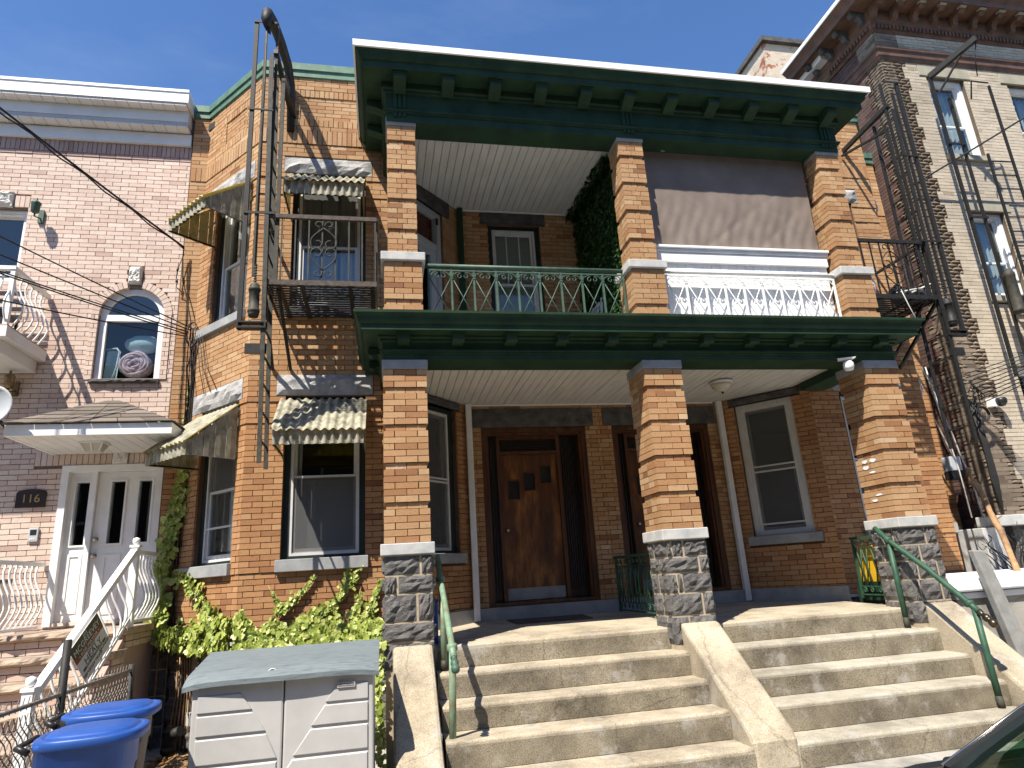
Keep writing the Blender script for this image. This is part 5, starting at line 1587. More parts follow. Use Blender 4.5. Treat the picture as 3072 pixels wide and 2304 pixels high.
# small porch fittings
def domelight(label, c, r):
    t = thing('ceiling_light', label, 'light', c)
    part('rim', 'frame', t, lambda b: b.lathe([(r * .75, 0), (r, -.012), (r * 1.02, -.03), (r * .9, -.045)], c, 24))
    part('shade', 'frost', t, lambda b: b.lathe([(r * .9, -.04), (r * .86, -.07), (r * .6, -.11), (r * .25, -.135), (.012, -.14)], c, 24))
    part('finial', 'bronze', t, lambda b: b.lathe([(.012, -.138), (.018, -.148), (.008, -.165), (0, -.17)], c, 10))
domelight('round frosted ceiling light under the right half of the porch', (4.09, 1.1, 2.398), .14)
t = thing('ceiling_light', 'white square lantern light under the hipped door canopy', 'light', (-3.05, 1.62, 1.9))
part('base', 'white', t, lambda b: b.box(-3.17, -2.93, 1.52, 1.72, 1.88, 1.899))
part('shade', 'frost', t, lambda b: b.hexa([(-3.12, 1.57, 1.80), (-2.98, 1.57, 1.80), (-2.98, 1.67, 1.80), (-3.12, 1.67, 1.80), (-3.16, 1.53, 1.88), (-2.94, 1.53, 1.88), (-2.94, 1.71, 1.88), (-3.16, 1.71, 1.88)]))
part('frame_bar', 'white', t, lambda b: [b.bar((x0, 1.568, 1.80), (x1, 1.527, 1.88), .012, .012) for x0, x1 in ((-3.12, -3.16), (-3.05, -3.05), (-2.98, -2.94))])
t = thing('security_light', 'white twin security light on the lower cornice by the right porch pier', 'light', (4.97, -.02, 2.25))
part('mount', 'white', t, lambda b: b.hexa([(4.88, -.03, 2.285), (5.03, -.09, 2.29), (5.06, -.0, 2.295), (4.92, .05, 2.295), (4.86, -.03, 2.305), (5.04, -.1, 2.308), (5.07, 0, 2.31), (4.92, .06, 2.31)]))
part('lamp_head', 'white', t, lambda b: b.lathe([(0, -.06), (.04, -.055), (.055, -.02), (.055, .02), (.04, .045), (0, .05)], (4.98, -.03, 2.225), 16))
part('arm', 'white', t, lambda b: b.tube([(4.97, -.03, 2.29), (4.98, -.03, 2.26)], .014, 8))
t = thing('recycling_box', 'narrow blue box half hidden behind the left porch pier', 'box', (.46, .4, -.29))
part('body', 'blue_plastic', t, lambda b: b.box(.415, .474, .30, .62, -.29, .06), bevel=.006)
part('rim', 'blue_plastic', t, lambda b: b.box(.405, .484, .29, .63, .06, .09), bevel=.006)
t = thing('doormat', 'frayed reddish doormat lying before the left street door', 'doormat', (1.85, 1.72, -.26))
part('mat', 'rust', t, lambda b: b.hexa([(1.42, 1.52, -.266), (2.30, 1.50, -.266), (2.32, 1.98, -.252), (1.40, 2.0, -.252), (1.42, 1.52, -.255), (2.30, 1.50, -.255), (2.32, 1.98, -.241), (1.40, 2.0, -.241)]))
part('fringe', 'paint_brown', t, lambda b: [b.box(1.42 + .022 * k, 1.43 + .022 * k, 1.47, 1.52, -.266, -.262) for k in range(40)])

# ---------------------------------------------------------------- fittings on the pink house
def lantern(label, x, y, z, s, mat):
    t = thing('wall_lantern', label, 'lantern', (x, y, z))
    part('bracket', mat, t, lambda b: (b.box(x - .03, x + .03, YP - .03, YP - .005, z - .16, z + .02), b.tube([(x, YP - .02, z - .1), (x, y, z - .15), (x, y, z - .10)], .010, 6)))
    part('body', mat, t, lambda b: b.lathe([(.02, -.11), (.035, -.10), (.05, -.08), (.058, .02), (.062, .03), (.02, .065), (.012, .075), (.016, .09), (.0, .11)], (x, y, z), 6))
    part('glass_pane', 'frost', t, lambda b: b.lathe([(.044, -.075), (.0545, .015)], (x, y, z + .001), 6))
    return t
lantern('green wall lantern beside the upper left window of the pink house', -4.22, 2.08, 5.02, 1, 'green_iron')
lantern('brass wall lantern in shade left of the door canopy', -4.20, 2.08, 2.76, 1, 'brass')
t = thing('house_number', 'dark arched plaque reading 116 on the pink brick left of the white door', 'plaque', (-3.88, 2.24, 1.4))
def plq(b):
    pts = [(-4.028, 1.31), (-3.728, 1.31), (-3.728, 1.47)] + [(-3.878 + .15 * math.cos(a), 1.47 + .045 * math.sin(a)) for a in [math.pi * k / 10 for k in range(1, 10)]] + [(-4.028, 1.47)]
    b.prism([(x, YP - .005, z) for x, z in pts], (0, -.015, 0))
part('plate', 'plaque', t, plq)
text_mesh('number', '116', 'gold', t, (-3.878, YP - .022, 1.405), (1, 0, 0), (0, 0, 1), .13)
text_mesh('small_text', 'HOUSE', 'gold', t, (-3.878, YP - .022, 1.335), (1, 0, 0), (0, 0, 1), .022, .001) if False else None
t = thing('intercom', 'grey intercom box on the brick left of the white door', 'intercom', (-3.8, 2.24, 1.0))
part('case', 'grey_trim', t, lambda b: b.box(-3.85, -3.752, YP - .028, YP - .004, .932, 1.082), bevel=.006)
part('panel', 'black_plastic', t, lambda b: b.box(-3.832, -3.77, YP - .031, YP - .0285, 1.005, 1.062))
part('button', 'white', t, lambda b: [b.box(-3.83 + .02 * k, -3.818 + .02 * k, YP - .032, YP - .0285, .955, .967) for k in range(3)])
t = thing('satellite_dish', 'grey satellite dish at the left edge beside the canopy', 'satellite dish', (-3.70, 1.0, 1.9))
part('reflector', 'grey_trim', t, lambda b: b.lathe([(0, .05), (.09, .04), (.17, .015), (.20, -.01), (.20, -.02), (.17, .003), (.09, .028), (0, .038)], (-3.78, 1.02, 2.17), 24, 'y', sx=1.0, sy=1.0))
part('mast', 'iron', t, lambda b: b.tube([(-3.76, 1.07, 2.08), (-3.74, 1.4, 1.96), (-3.74, 2.24, 1.98)], .018, 8))

# white balcony at the left edge
t = thing('balcony', 'white balcony with bellied baluster railing at the upper left of the pink house', 'balcony', (-4.6, 1.7, 3.0))
part('slab', 'vinyl', t, lambda b: (b.box(-6.2, -3.93, 1.36, YP - .02, 3.02, 3.14), b.box(-6.2, -4.02, 1.46, YP - .02, 2.88, 3.018)))
part('floor_edge', 'brownstone', t, lambda b: b.box(-6.2, -3.95, 1.39, YP - .02, 3.142, 3.17))
def belly(b, x, y, z0, z1, nx, ny, amt=.06, r=.011):
    b.tube([(x + nx * amt * (math.sin(k / 10 * math.pi * 2 - .4) * .5 + .35 * math.sin(k / 10 * math.pi)), y + ny * amt * (math.sin(k / 10 * math.pi * 2 - .4) * .5 + .35 * math.sin(k / 10 * math.pi)), z0 + (z1 - z0) * k / 10) for k in range(11)], r, 6)
for k in range(16):
    part('baluster', 'white_iron', t, lambda b: belly(b, -4.0 - k * .115, 1.45, 3.17, 3.83, 0, -1, .11))
for k in range(1, 7):
    part('baluster', 'white_iron', t, lambda b: belly(b, -4.0, 1.45 + k * .115, 3.17, 3.83, 1, 0, .11))
part('top_rail', 'white', t, lambda b: (b.box(-6.2, -3.97, 1.42, 1.48, 3.83, 3.87), b.box(-4.03, -3.97, 1.485, YP - .02, 3.83, 3.87)))
part('post', 'white', t, lambda b: b.box(-4.02, -3.975, 1.43, 1.475, 3.17, 3.829))
t = thing('chair', 'black chair standing on the white balcony', 'chair', (-4.35, 1.85, 3.17))
part('seat', 'black_plastic', t, lambda b: b.box(-4.55, -4.15, 1.65, 2.0, 3.42, 3.45))
part('backrest', 'black_plastic', t, lambda b: [b.bar((-4.55, 2.02, 3.5 + .1 * k), (-4.15, 2.02, 3.5 + .1 * k), .02, .05) for k in range(4)])
part('leg', 'black_plastic', t, lambda b: [b.bar((x, y, 3.17), (x, y, 3.42), .025, .025) for x in (-4.53, -4.17) for y in (1.67, 1.98)])

# things behind the arched window
t = thing('rolled_blanket', 'pink rolled blanket lying on the sill inside the arched window', 'blanket', (-3.0, 2.45, 2.9))
def spiral(b):
    pts = []
    for k in range(90):
        a = k * .30; r = .03 + .00155 * k
        pts.append((-3.03 + r * 1.05 * math.cos(a), 2.385 + .01 * math.sin(k), 3.05 + r * .92 * math.sin(a)))
    b.tube(pts, .020, 6)
    b.lathe([(0, 0), (.175, .01), (.18, .14), (0, .15)], (-3.03, 2.40, 3.05), 20, 'y', sx=1.05, sy=.92)
part('roll', 'pinkcloth', t, spiral)
t = thing('pillow', 'pale blue knitted pillow stacked above the pink rolled blanket', 'pillow', (-2.95, 2.5, 3.1))
part('cushion', 'bluecloth', t, lambda b: b.lathe([(0, -.13), (.12, -.11), (.2, -.05), (.22, 0), (.2, .05), (.12, .1), (0, .12)], (-2.98, 2.5, 3.34), 20, 'z', sx=1.0, sy=.5))
t = thing('lamp', 'white curved panel lamp inside the arched window at left', 'lamp', (-3.25, 2.5, 2.83))
part('panel', 'bluecloth', t, lambda b: b.grid(lambda u, v: (-3.37 + .15 * u + .02 * v, 2.42 + .03 * math.sin(u * 3), 2.84 + .38 * v + .02 * math.sin(u * math.pi)), 8, 6))
part('edge', 'white', t, lambda b: b.tube([(-3.26, 2.39, 2.84), (-3.22, 2.39, 3.0), (-3.205, 2.39, 3.21), (-3.24, 2.39, 3.25), (-3.36, 2.39, 3.23)], .012, 6))

# steps of the pink house
t = thing('front_steps', 'brick front steps with sandy stone treads at the pink house', 'steps', (-3.1, 0, GZ))
nst = 6
for k in range(nst + 1):
    y = 1.30 - .28 * k; z = .0 - .19 * k
    if z < GZ + .05: break
    yb = 2.24 if k == 0 else y + .32
    part('tread', 'brownstone', t, lambda b: rockblock(b, Fr((-3.62, y), u=(1, 0)), 0, 1.19, -(yb - y), .035, z - .065, z, .03, 16, 3))
    part('riser_bed', 'mortar_pink', t, lambda b: b.box(-3.60, -2.47, y + .032, yb, z - .19, z - .067))
    for c in range(2):
        zz = z - .067 - .0615 * (c + 1)
        for q in range(6):
            x0 = -3.6 + q * .2 - (.1 if c else 0)
            part('brick', 'pink', t, lambda b: b.box(max(x0, -3.6) + .004, min(x0 + .2, -2.47) - .004, y + .012, y + .05, zz + .004, zz + .0575, R.uniform(.1, .6)))
    for q in range(max(1, int((yb - y) / .2) + 1)):
        for c in range(2):
            y1 = y + .03 + q * .2
            if y1 < yb: part('brick', 'pink', t, lambda b: b.box(-2.485, -2.455, y1 + .004, min(y1 + .2, yb) - .004, z - .067 - .0615 * (c + 1) + .004, z - .067 - .0615 * c - .004, R.uniform(.1, .6)))
part('side_bed', 'pink_dark', t, lambda b: b.prism([(-2.53, 2.24, -.07), (-2.53, 1.34, -.07), (-2.53, -.3, GZ), (-2.53, 2.24, GZ)], (.06, 0, 0)))

RXX = -2.47
t = thing('stair_railing', 'white stair railing with bellied balusters down the pink house steps', 'railing', (RXX, .5, 0))
def zr_(y): return .735 - (1.40 - y) * .625
def zb_(y): return .09 - (1.40 - y) * .625
part('newel_post', 'white', t, lambda b: (b.box(RXX - .035, RXX + .035, 1.37, 1.44, -.06, .76), b.box(RXX - .045, RXX + .045, 1.36, 1.45, .76, .785), b.lathe([(.015, .785), (.03, .80), (.036, .825), (.03, .85), (0, .862)], (RXX, 1.405, 0), 14)))
part('newel_post', 'white', t, lambda b: (b.box(RXX - .035, RXX + .035, -.42, -.35, GZ, -.32), b.box(RXX - .045, RXX + .045, -.43, -.34, -.32, -.295), b.lathe([(.015, -.295), (.03, -.28), (.036, -.255), (.03, -.23), (0, -.218)], (RXX, -.385, 0), 14)))
part('handrail', 'white', t, lambda b: (b.bar((RXX, -.36, zr_(-.36)), (RXX, 1.38, zr_(1.38)), .06, .055), b.bar((RXX, 1.44, .715), (RXX, 2.23, .715), .05, .04)))
part('bottom_rail', 'white', t, lambda b: (b.bar((RXX, -.36, zb_(-.36)), (RXX, 1.38, zb_(1.38)), .035, .035), b.bar((RXX, 1.44, .05), (RXX, 2.23, .05), .035, .03)))
for k in range(13):
    y = -.27 + k * .125
    part('baluster', 'white_iron', t, lambda b: belly(b, RXX, y, zb_(y), zr_(y), 1, .35, .09))
for k in range(7):
    y = 1.53 + k * .10
    part('baluster', 'white_iron', t, lambda b: belly(b, RXX, y, .06, .70, 1, 0, .09))
t = thing('landing_railing', 'white bellied baluster railing on the left side of the pink house landing', 'railing', (-3.65, 1.5, 0))
part('top_rail', 'white', t, lambda b: b.box(-3.67, -3.63, .9, 2.23, .66, .70))
part('bottom_rail', 'white', t, lambda b: b.box(-3.665, -3.635, .9, 2.23, .02, .05))
for k in range(12):
    part('baluster', 'white_iron', t, lambda b: belly(b, -3.65, .98 + k * .105, .05, .66, 1, 0, .09))

# campaign sign tied to the stair railing
t = thing('campaign_sign', 'black, red and white election sign tied slanting to the white stair railing', 'sign', (RXX + .05, .4, 0))
A = Vector((-2.40, -.02, -.10)); U = Vector((0, .44, .272)); U_len = U.length; UN = U.normalized()
VN = Vector((0, .40, -.285)).normalized(); V = VN * .475
def pl_(u, v, o=0.0): return A + U * u + V * v + Vector((o, 0, 0))
def quad(b, u0, u1, v0, v1, o, th=.004):
    b.hexa([tuple(pl_(u0, v0, o)), tuple(pl_(u1, v0, o)), tuple(pl_(u1, v1, o)), tuple(pl_(u0, v1, o)), tuple(pl_(u0, v0, o + th)), tuple(pl_(u1, v0, o + th)), tuple(pl_(u1, v1, o + th)), tuple(pl_(u0, v1, o + th))])
part('board', 'sign_white', t, lambda b: quad(b, 0, 1, 0, 1, 0))
part('black_band', 'sign_black', t, lambda b: quad(b, 0, 1, .0, .30, .0045, .001))
part('red_band', 'sign_red', t, lambda b: quad(b, 0, 1, .301, .43, .0045, .001))
part('bar', 'sign_black', t, lambda b: quad(b, .08, .92, .68, .745, .0045, .001))
def stx(txt, mat, u, v, size, o=.006, sx=1.0):
    text_mesh('lettering', txt, mat, t, pl_(u, v, o), UN, -VN, size, .0005, sx=sx)
stx('MCGREEVEY', 'sign_white', .5, .205, .098, sx=.86); stx('JIM', 'sign_white', .5, .075, .055)
stx('\u2022 FOR MAYOR \u2022', 'sign_white', .5, .365, .055); stx('HEALY', 'sign_black', .5, .595, .105, sx=1.0); stx('CATHY', 'sign_black', .5, .485, .045)
stx('FOR CITY COUNCIL', 'sign_white', .5, .713, .036); stx('REEVES', 'sign_black', .15, .85, .05); stx('GILMORE', 'sign_black', .5, .85, .05); stx('SAUNDERS', 'sign_black', .84, .80, .045)

# ---------------------------------------------------------------- grey resin storage shed
t = thing('storage_shed', 'low grey resin storage shed with slate-blue lid and two grooved doors', 'shed', (-.64, -.8, GZ))
SX0, SX1, SY0, SY1 = -1.215, -.075, -1.10, -.42
part('side_panel', 'resin', t, lambda b: (b.box(SX0, SX0 + .02, SY0 + .02, SY1, GZ, -.27), b.box(SX1 - .02, SX1, SY0 + .02, SY1, GZ, -.27), b.box(SX0 + .02, SX1 - .02, SY1 - .02, SY1, GZ, -.2)))
part('floor_pan', 'resin', t, lambda b: b.box(SX0 + .02, SX1 - .02, SY0 + .03, SY1 - .02, GZ, GZ + .03))
zt0 = -.285
F_S = Fr((SX0, SY0), u=(1, 0))
WS = SX1 - SX0; mid = .565
def door_pane(left):
    d = part('door', 'resin', t, lambda b: b.fbox(F_S, (.0 if left else mid + .003), (mid - .003 if left else WS), -.025, 0.0, GZ + .01, zt0), bevel=.012)
    zs = [-.355, -.475, -.61, -.775, -.96, -1.16]
    for k, z in enumerate(zs):
        zlo = zs[k + 1] + .008 if k + 1 < len(zs) else GZ + .03
        def dg(zz): return .30 + (-.36 - zz) * .66
        if left:
            pts = [(.035, z - .008), (dg(z) , z - .008), (dg(zlo), zlo), (.035, zlo)]
        else:
            pts = [(WS - .035, z - .008), (WS - dg(z) + .06, z - .008), (WS - dg(zlo) + .06, zlo), (WS - .035, zlo)]
            pts = pts[::-1]
        if (left and pts[2][0] > mid - .03): pts = [(p[0] if p[0] < mid - .03 else mid - .03, p[1]) for p in pts]
        def st(b):
            n = len(pts); base = len(b.v)
            c = (sum(p[0] for p in pts) / n, sum(p[1] for p in pts) / n)
            for (a, z_) in pts: b.v.append(F_S.p(a, .001, z_))
            for (a, z_) in pts: b.v.append(F_S.p(a + (c[0] - a) * .03, .011, z_ + (c[1] - z_) * .10))
            for i in range(n):
                j = (i + 1) % n
                b.face([base + i, base + j, base + n + j, base + n + i])
            b.face([base + n + i for i in range(n)])
        part('raised_slat', 'resin', d, st)
    return d
door_pane(True); dR = door_pane(False)
part('maker_badge', 'resin', dR, lambda b: b.ring(F_S, .905, 1.02, -.385, -.355, .004, .016, .022))
text_mesh('maker_lettering', 'Rubbermaid', 'resin', dR, F_S.p(.9625, .019, -.3705), (1, 0, 0), (0, 0, 1), .022, .003)
def lid(b):
    n = 24
    for i in range(n):
        pass
    def top(u, v):
        x = -1.275 + (1.235) * u
        bow = .05 * math.sin(u * math.pi) ** .6
        y = -.40 + (-.715 - bow) * v
        z = -.155 - .085 * v - .035 * max(0, v - .85) / .15 * (1 if True else 0)
        z -= .03 * (abs(u - .5) * 2) ** 6 * v
        return (x, y, z)
    b.grid(top, 30, 16)
    b.grid(lambda u, v: tuple(Vector(top(u, v)) - Vector((0, 0, .03))), 30, 16)
    for (uu, vv) in (((0, 0), (1, 0)), ((0, 1), (1, 1)), ((0, 0), (0, 1)), ((1, 0), (1, 1))):
        b.grid(lambda u, v: tuple(Vector(top(uu[0] + (vv[0] - uu[0]) * u, uu[1] + (vv[1] - uu[1]) * u)) - Vector((0, 0, .03 * v))), 30, 1)
part('lid', 'resin_lid', t, lid)
part('latch', 'white_wire', t, lambda b: b.tube([(-.73 + .025 * math.cos(a), -1.09, -.256 + .02 * math.sin(a)) for a in [math.pi * k / 8 for k in range(9)]], .005, 6))
part('corner_hook', 'resin', t, lambda b: (b.box(SX0 + .004, SX0 + .03, SY0 - .012, SY0, -.345, -.285), b.box(SX1 - .075, SX1 - .05, SY0 - .012, SY0, -.335, -.285), b.box(SX1 - .05, SX1 - .004, SY0 - .012, SY0, -.335, -.318)))

# ---------------------------------------------------------------- wheeled bins
def wbin(label, c, rot, body, lidm, w=.50, d=.56, h=.86):
    t = thing('wheeled_bin', label, 'bin', (c[0], c[1], GZ), 'wheeled bins by the wire fence')
    ca, sa = math.cos(rot), math.sin(rot)
    def P(x, y, z): return (c[0] + x * ca - y * sa, c[1] + x * sa + y * ca, GZ + z)
    def rr(hw, hd, n=20):
        out = []
        for k in range(n):
            a = 2 * math.pi * k / n
            cx, cy = math.cos(a), math.sin(a)
            e = .42
            out.append((hw * abs(cx) ** e * (1 if cx > 0 else -1), hd * abs(cy) ** e * (1 if cy > 0 else -1)))
        return out
    def loft(b, levels):
        base = len(b.v); n = 20
        for (hw, hd, z, yo) in levels:
            for (x, y) in rr(hw, hd): b.v.append(P(x, y + yo, z))
        for i in range(len(levels) - 1):
            for k in range(n):
                k2 = (k + 1) % n
                b.face([base + i * n + k, base + i * n + k2, base + (i + 1) * n + k2, base + (i + 1) * n + k], .5, True)
        b.face([base + k for k in range(n)][::-1]); b.face([base + (len(levels) - 1) * n + k for k in range(n)])
    part('body', body, t, lambda b: loft(b, [(w * .38, d * .36, .06, .03), (w * .40, d * .38, .12, .02), (w * .455, d * .45, h * .80, 0), (w * .47, d * .47, h * .81, 0), (w * .48, d * .47, h - .03, 0), (w * .49, d * .49, h - .025, 0), (w * .49, d * .49, h, 0)]))
    def dome(b):
        base = len(b.v); n = 24
        lv = [(.53, -.03), (.545, -.025), (.545, .010), (.53, .016), (.465, .018), (.455, .012), (.44, .024), (.40, .032), (.2, .036), (.05, .037)]
        for (f, z) in lv:
            for (x, y) in [(w * f * math.copysign(abs(math.cos(a)) ** .62, math.cos(a)), d * f * math.copysign(abs(math.sin(a)) ** .62, math.sin(a))) for a in [2 * math.pi * k / n for k in range(n)]]:
                b.v.append(P(x, y - .02, h + z))
        for i in range(len(lv) - 1):
            for k in range(n):
                k2 = (k + 1) % n
                b.face([base + i * n + k, base + i * n + k2, base + (i + 1) * n + k2, base + (i + 1) * n + k], .5, True)
        b.face([base + (len(lv) - 1) * n + k for k in range(n)])
    part('lid', lidm, t, dome)
    part('handle', 'black_plastic', t, lambda b: (b.tube([P(-w * .3, d * .5, h - .04), P(-w * .3, d * .62, h - .01), P(w * .3, d * .62, h - .01), P(w * .3, d * .5, h - .04)], .016, 8)))
    for sx in (-1, 1):
        part('wheel', 'tyre', t, lambda b: b.lathe([(.02, -.025), (.10, -.025), (.11, -.012), (.11, .012), (.10, .025), (.02, .025)], P(sx * w * .38, d * .44, .11), 18, 'x'))
    return t
wbin('all-blue wheeled bin in front beside the grey shed', (-1.465, -1.98), math.radians(96), 'blue_plastic', 'blue_plastic', .41, .44, .875)
wbin('black wheeled bin with a blue lid behind the all-blue bin', (-1.60, -1.36), math.radians(96), 'black_plastic', 'blue_plastic', .42, .45, .885)
t = thing('drain_pipe', 'black pipe elbow standing by the stone foundation behind the bins', 'pipe', (-2.05, 1.55, GZ))
part('pipe', 'iron', t, lambda b: b.tube([(-2.08, 1.62, GZ), (-2.08, 1.62, -1.08), (-2.02, 1.58, -1.02), (-1.96, 1.55, -1.0)], .05, 12))
part('collar', 'iron', t, lambda b: b.lathe([(.065, -.03), (.07, 0), (.065, .03)], (-2.08, 1.62, -1.17), 12))

# basement window in the slanting foundation
bw = part('basement_window', 'green_pipe', HOUSE, lambda b: b.ring(F_ANG, .64, 1.03, -.86, -.25, .035, -.12, .01))
part('pane', 'dark', bw, lambda b: b.fbox(F_ANG, .675, .995, -.1, -.08, -.82, -.29))
part('basement_sill', 'capstone', HOUSE, lambda b: b.fbox(F_ANG, .58, 1.10, -.1, .06, -.99, -.865), bevel=.006)

# ---------------------------------------------------------------- chain-link fence
t = thing('wire_fence', 'rusty chain-link fence between the bins and the pink house steps', 'fence', (-2.08, -1, GZ))
FX = -2.08; fy0, fy1, ftz = -3.1, .42, -.305
part('top_rail', 'galvanised', t, lambda b: b.tube([(FX, fy0, ftz), (FX, fy1, ftz)], .014, 8))
for y in (fy0, -.84, fy1):
    part('post', 'iron', t, lambda b: b.tube([(FX, y, GZ), (FX, y, .03 if y == -.84 else -.26)], .026, 10))
def links(b):
    s = .062; n = int((fy1 - fy0) / s); hgt = ftz - GZ - .03
    m = int(hgt / s)
    for k in range(-m, n):
        for sg in (0, 1):
            pts = []
            for j in range(m + 1):
                y = fy0 + (k + j) * s if sg == 0 else fy0 + (k + m - j) * s
                if fy0 <= y <= fy1:
                    pts.append((FX + (.006 if (j + sg) % 2 else -.006), y, GZ + .03 + j * s))
            if len(pts) > 1: b.tube(pts, .0038, 4, cap=False)
    for k in range(n):
        y = fy0 + (k + .5) * s
        b.tube([(FX, y - .012, ftz - .02), (FX + .003, y + .008, ftz + .05)], .003, 4, cap=False)
part('mesh', 'galvanised', t, links, kind='stuff')

# ---------------------------------------------------------------- creeper on the bay
IVY = thing('climbing_vine', 'bright green creeper spreading over the wall behind the shed and up the left bay corner', 'vine', (-1.2, 1.2, -.2))
leaves = []
lr = random.Random(21)
N_F = Vector((0, -1, 0)); N_A = Vector((-.74, -.67, 0))
def along(pts, w0, w1, dens, nrm, s0=.06, s1=.035, lift=.05):
    pts = [Vector(p) for p in pts]
    tot = sum((b_ - a_).length for a_, b_ in zip(pts[:-1], pts[1:]))
    n = int(tot * dens); acc = 0
    tang = Vector((nrm.y, -nrm.x, 0)) * -1
    for a_, b_ in zip(pts[:-1], pts[1:]):
        L = (b_ - a_).length; m = int(n * L / tot) + 1
        dirn = (b_ - a_).normalized(); side = dirn.cross(nrm).normalized()
        for k in range(m):
            f = (acc + L * k / m) / tot
            w = w0 + (w1 - w0) * f
            c = a_.lerp(b_, lr.random()) + side * lr.gauss(0, .5) * w + nrm * (lr.uniform(0, lift) * (.4 + w * 4))
            leaves.append((c, nrm, (s0 + (s1 - s0) * f) * lr.uniform(.7, 1.25), None))
        acc += L
def mass(top, bot, nrm, count, s=.072):
    top = [Vector(p) for p in top]; bot = [Vector(p) for p in bot]
    def ev(pl, u):
        x = u * (len(pl) - 1); i = min(int(x), len(pl) - 2)
        return pl[i].lerp(pl[i + 1], x - i)
    for k in range(count):
        u = lr.random(); v = lr.random() ** .9
        tp = ev(top, u); tp.z += .045 * math.sin(u * 31) + lr.uniform(-.02, .03)
        c = tp.lerp(ev(bot, u), v) + nrm * (lr.uniform(0, .16) * (.25 + v))
        leaves.append((c, nrm, s * lr.uniform(.6, 1.3), None))
yF = 1.235
def Fp(l): return [(x, yF, z) for x, y, z in l]
mass(Fp([(-1.45, 0, .05), (-1.25, 0, -.09), (-1.05, 0, -.06), (-.85, 0, -.06), (-.65, 0, -.07), (-.44, 0, -.07), (-.24, 0, -.10), (-.02, 0, -.07)]), Fp([(-1.42, 0, -.29), (-1.04, 0, -.29), (-.64, 0, -.29), (-.24, 0, -.29), (-.02, 0, -.28)]), N_F, 1300, .062)
mass([(-2.34, 2.17, -.08), (-2.13, 1.96, -.02), (-1.91, 1.72, -.02), (-1.71, 1.5, .03), (-1.47, 1.24, .05)], [(-2.32, 2.15, -.2), (-1.89, 1.69, -.3), (-1.47, 1.24, -.32)], N_A, 680, .062)
along([(-2.17, 2.01, .47), (-1.99, 1.80, .35), (-1.89, 1.70, .24), (-1.80, 1.60, .12), (-1.68, 1.46, .02)], .07, .10, 230, N_A, .062, .07)
S_N = Vector((-.3, -.95, 0)).normalized()
along([(-2.29, 2.17, 2.75), (-2.30, 2.17, 2.54), (-2.30, 2.17, 2.34), (-2.31, 2.17, 2.22)], .012, .05, 110, S_N, .03, .05)
along([(-2.27, 2.12, 1.66), (-2.29, 2.12, 1.46), (-2.32, 2.12, 1.28), (-2.33, 2.12, 1.1), (-2.38, 2.12, .9), (-2.42, 2.12, .7), (-2.40, 2.12, .5), (-2.41, 2.12, .3), (-2.42, 2.12, .1), (-2.40, 2.12, -.15)], .075, .11, 230, S_N, .072, .08)
along([(-2.38, 2.17, .55), (-2.25, 2.1, .48), (-2.17, 2.0, .44)], .06, .06, 190, N_A, .06, .06)
for pts, w0, w1, d in (([(-1.04, yF, .0), (-.97, yF, .11), (-.86, yF, .18), (-.76, yF, .30), (-.69, yF, .39)], .055, .010, 200),
                       ([(-.74, yF, -.04), (-.57, yF, .03), (-.46, yF, .12), (-.39, yF, .27), (-.36, yF, .47)], .07, .028, 330),
                       ([(-.40, yF, .22), (-.29, yF, .35), (-.21, yF, .48)], .05, .02, 200), ([(-.36, yF, -.06), (-.27, yF, .04), (-.24, yF, .19)], .06, .008, 200),
                       ([(-.17, yF, -.05), (-.10, yF, .09), (-.03, yF, .30)], .06, .015, 220), ([(-1.04, yF, .10), (-1.08, yF, .18), (-1.12, yF, .27)], .02, .004, 90),
                       ([(-.13, yF, -.04), (-.12, yF, .1), (-.11, yF, .2)], .03, .008, 150)):
    along(pts, w0, w1, d, N_F, .055, .026)
P_N = Vector((-.4, -.9, 0)).normalized()
along([(-.02, .0, -.22), (-.045, -.03, -.41), (-.04, -.03, -.53), (-.04, -.03, -.73), (-.03, -.03, -.9), (-.03, -.03, -1.05), (-.03, -.03, -1.2)], .035, .035, 110, P_N, .055, .05)
def size_of(l):
    sp = screen(l[0])
    return -l[2] / sp[2] if sp and 0 < sp[0] < 3072 and 0 < sp[1] < 2304 else 0
order = sorted(range(len(leaves)), key=lambda i: size_of(leaves[i]))
rest = MB()
for rank, i in enumerate(order):
    c, nrm, s, tn = leaves[i]
    tone = min(1, max(0, lr.gauss(.62, .22)))
    if rank < 300:
        b = MB(); rleaf(b, c, nrm, s, lr, tone); b.build('leaf', 'leaf', IVY)
    else:
        rleaf(rest, c, nrm, s, lr, tone)
rest.build('leaves', 'leaf', IVY, kind='stuff')
def stems(b):
    b.tube([(-2.28, 2.16, 2.75), (-2.29, 2.16, 2.2), (-2.28, 2.16, 1.4), (-2.36, 2.16, .8), (-2.40, 2.16, .2), (-2.40, 2.16, -.4), (-2.38, 2.1, GZ)], .010, 6)
    b.tube([(-2.36, 2.15, .55), (-2.17, 1.98, .45), (-1.9, 1.68, .24), (-1.68, 1.42, 0), (-1.2, 1.23, -.15), (0, 1.23, -.15)], .009, 6)
    for pts in ([(-1.04, yF, 0), (-.97, yF, .11), (-.86, yF, .18), (-.76, yF, .30), (-.68, yF, .42)], [(-.74, yF, -.04), (-.57, yF, .03), (-.46, yF, .12), (-.39, yF, .27), (-.36, yF, .5)], [(-1.04, yF, .1), (-1.1, yF, .2), (-1.15, yF, .31)], [(-.36, yF, -.06), (-.27, yF, .04), (-.24, yF, .24)]):
        b.tube(pts, .005, 5)
    for k in range(6):
        x = -1.75 + .03 * k
        b.tube([(-2.15 + .03 * k, 1.97 - .03 * k, -.28), (-2.13 + .035 * k, 1.94 - .03 * k, -.7), (-2.18 + .05 * k, 1.93 - .035 * k, GZ)], .008, 5)
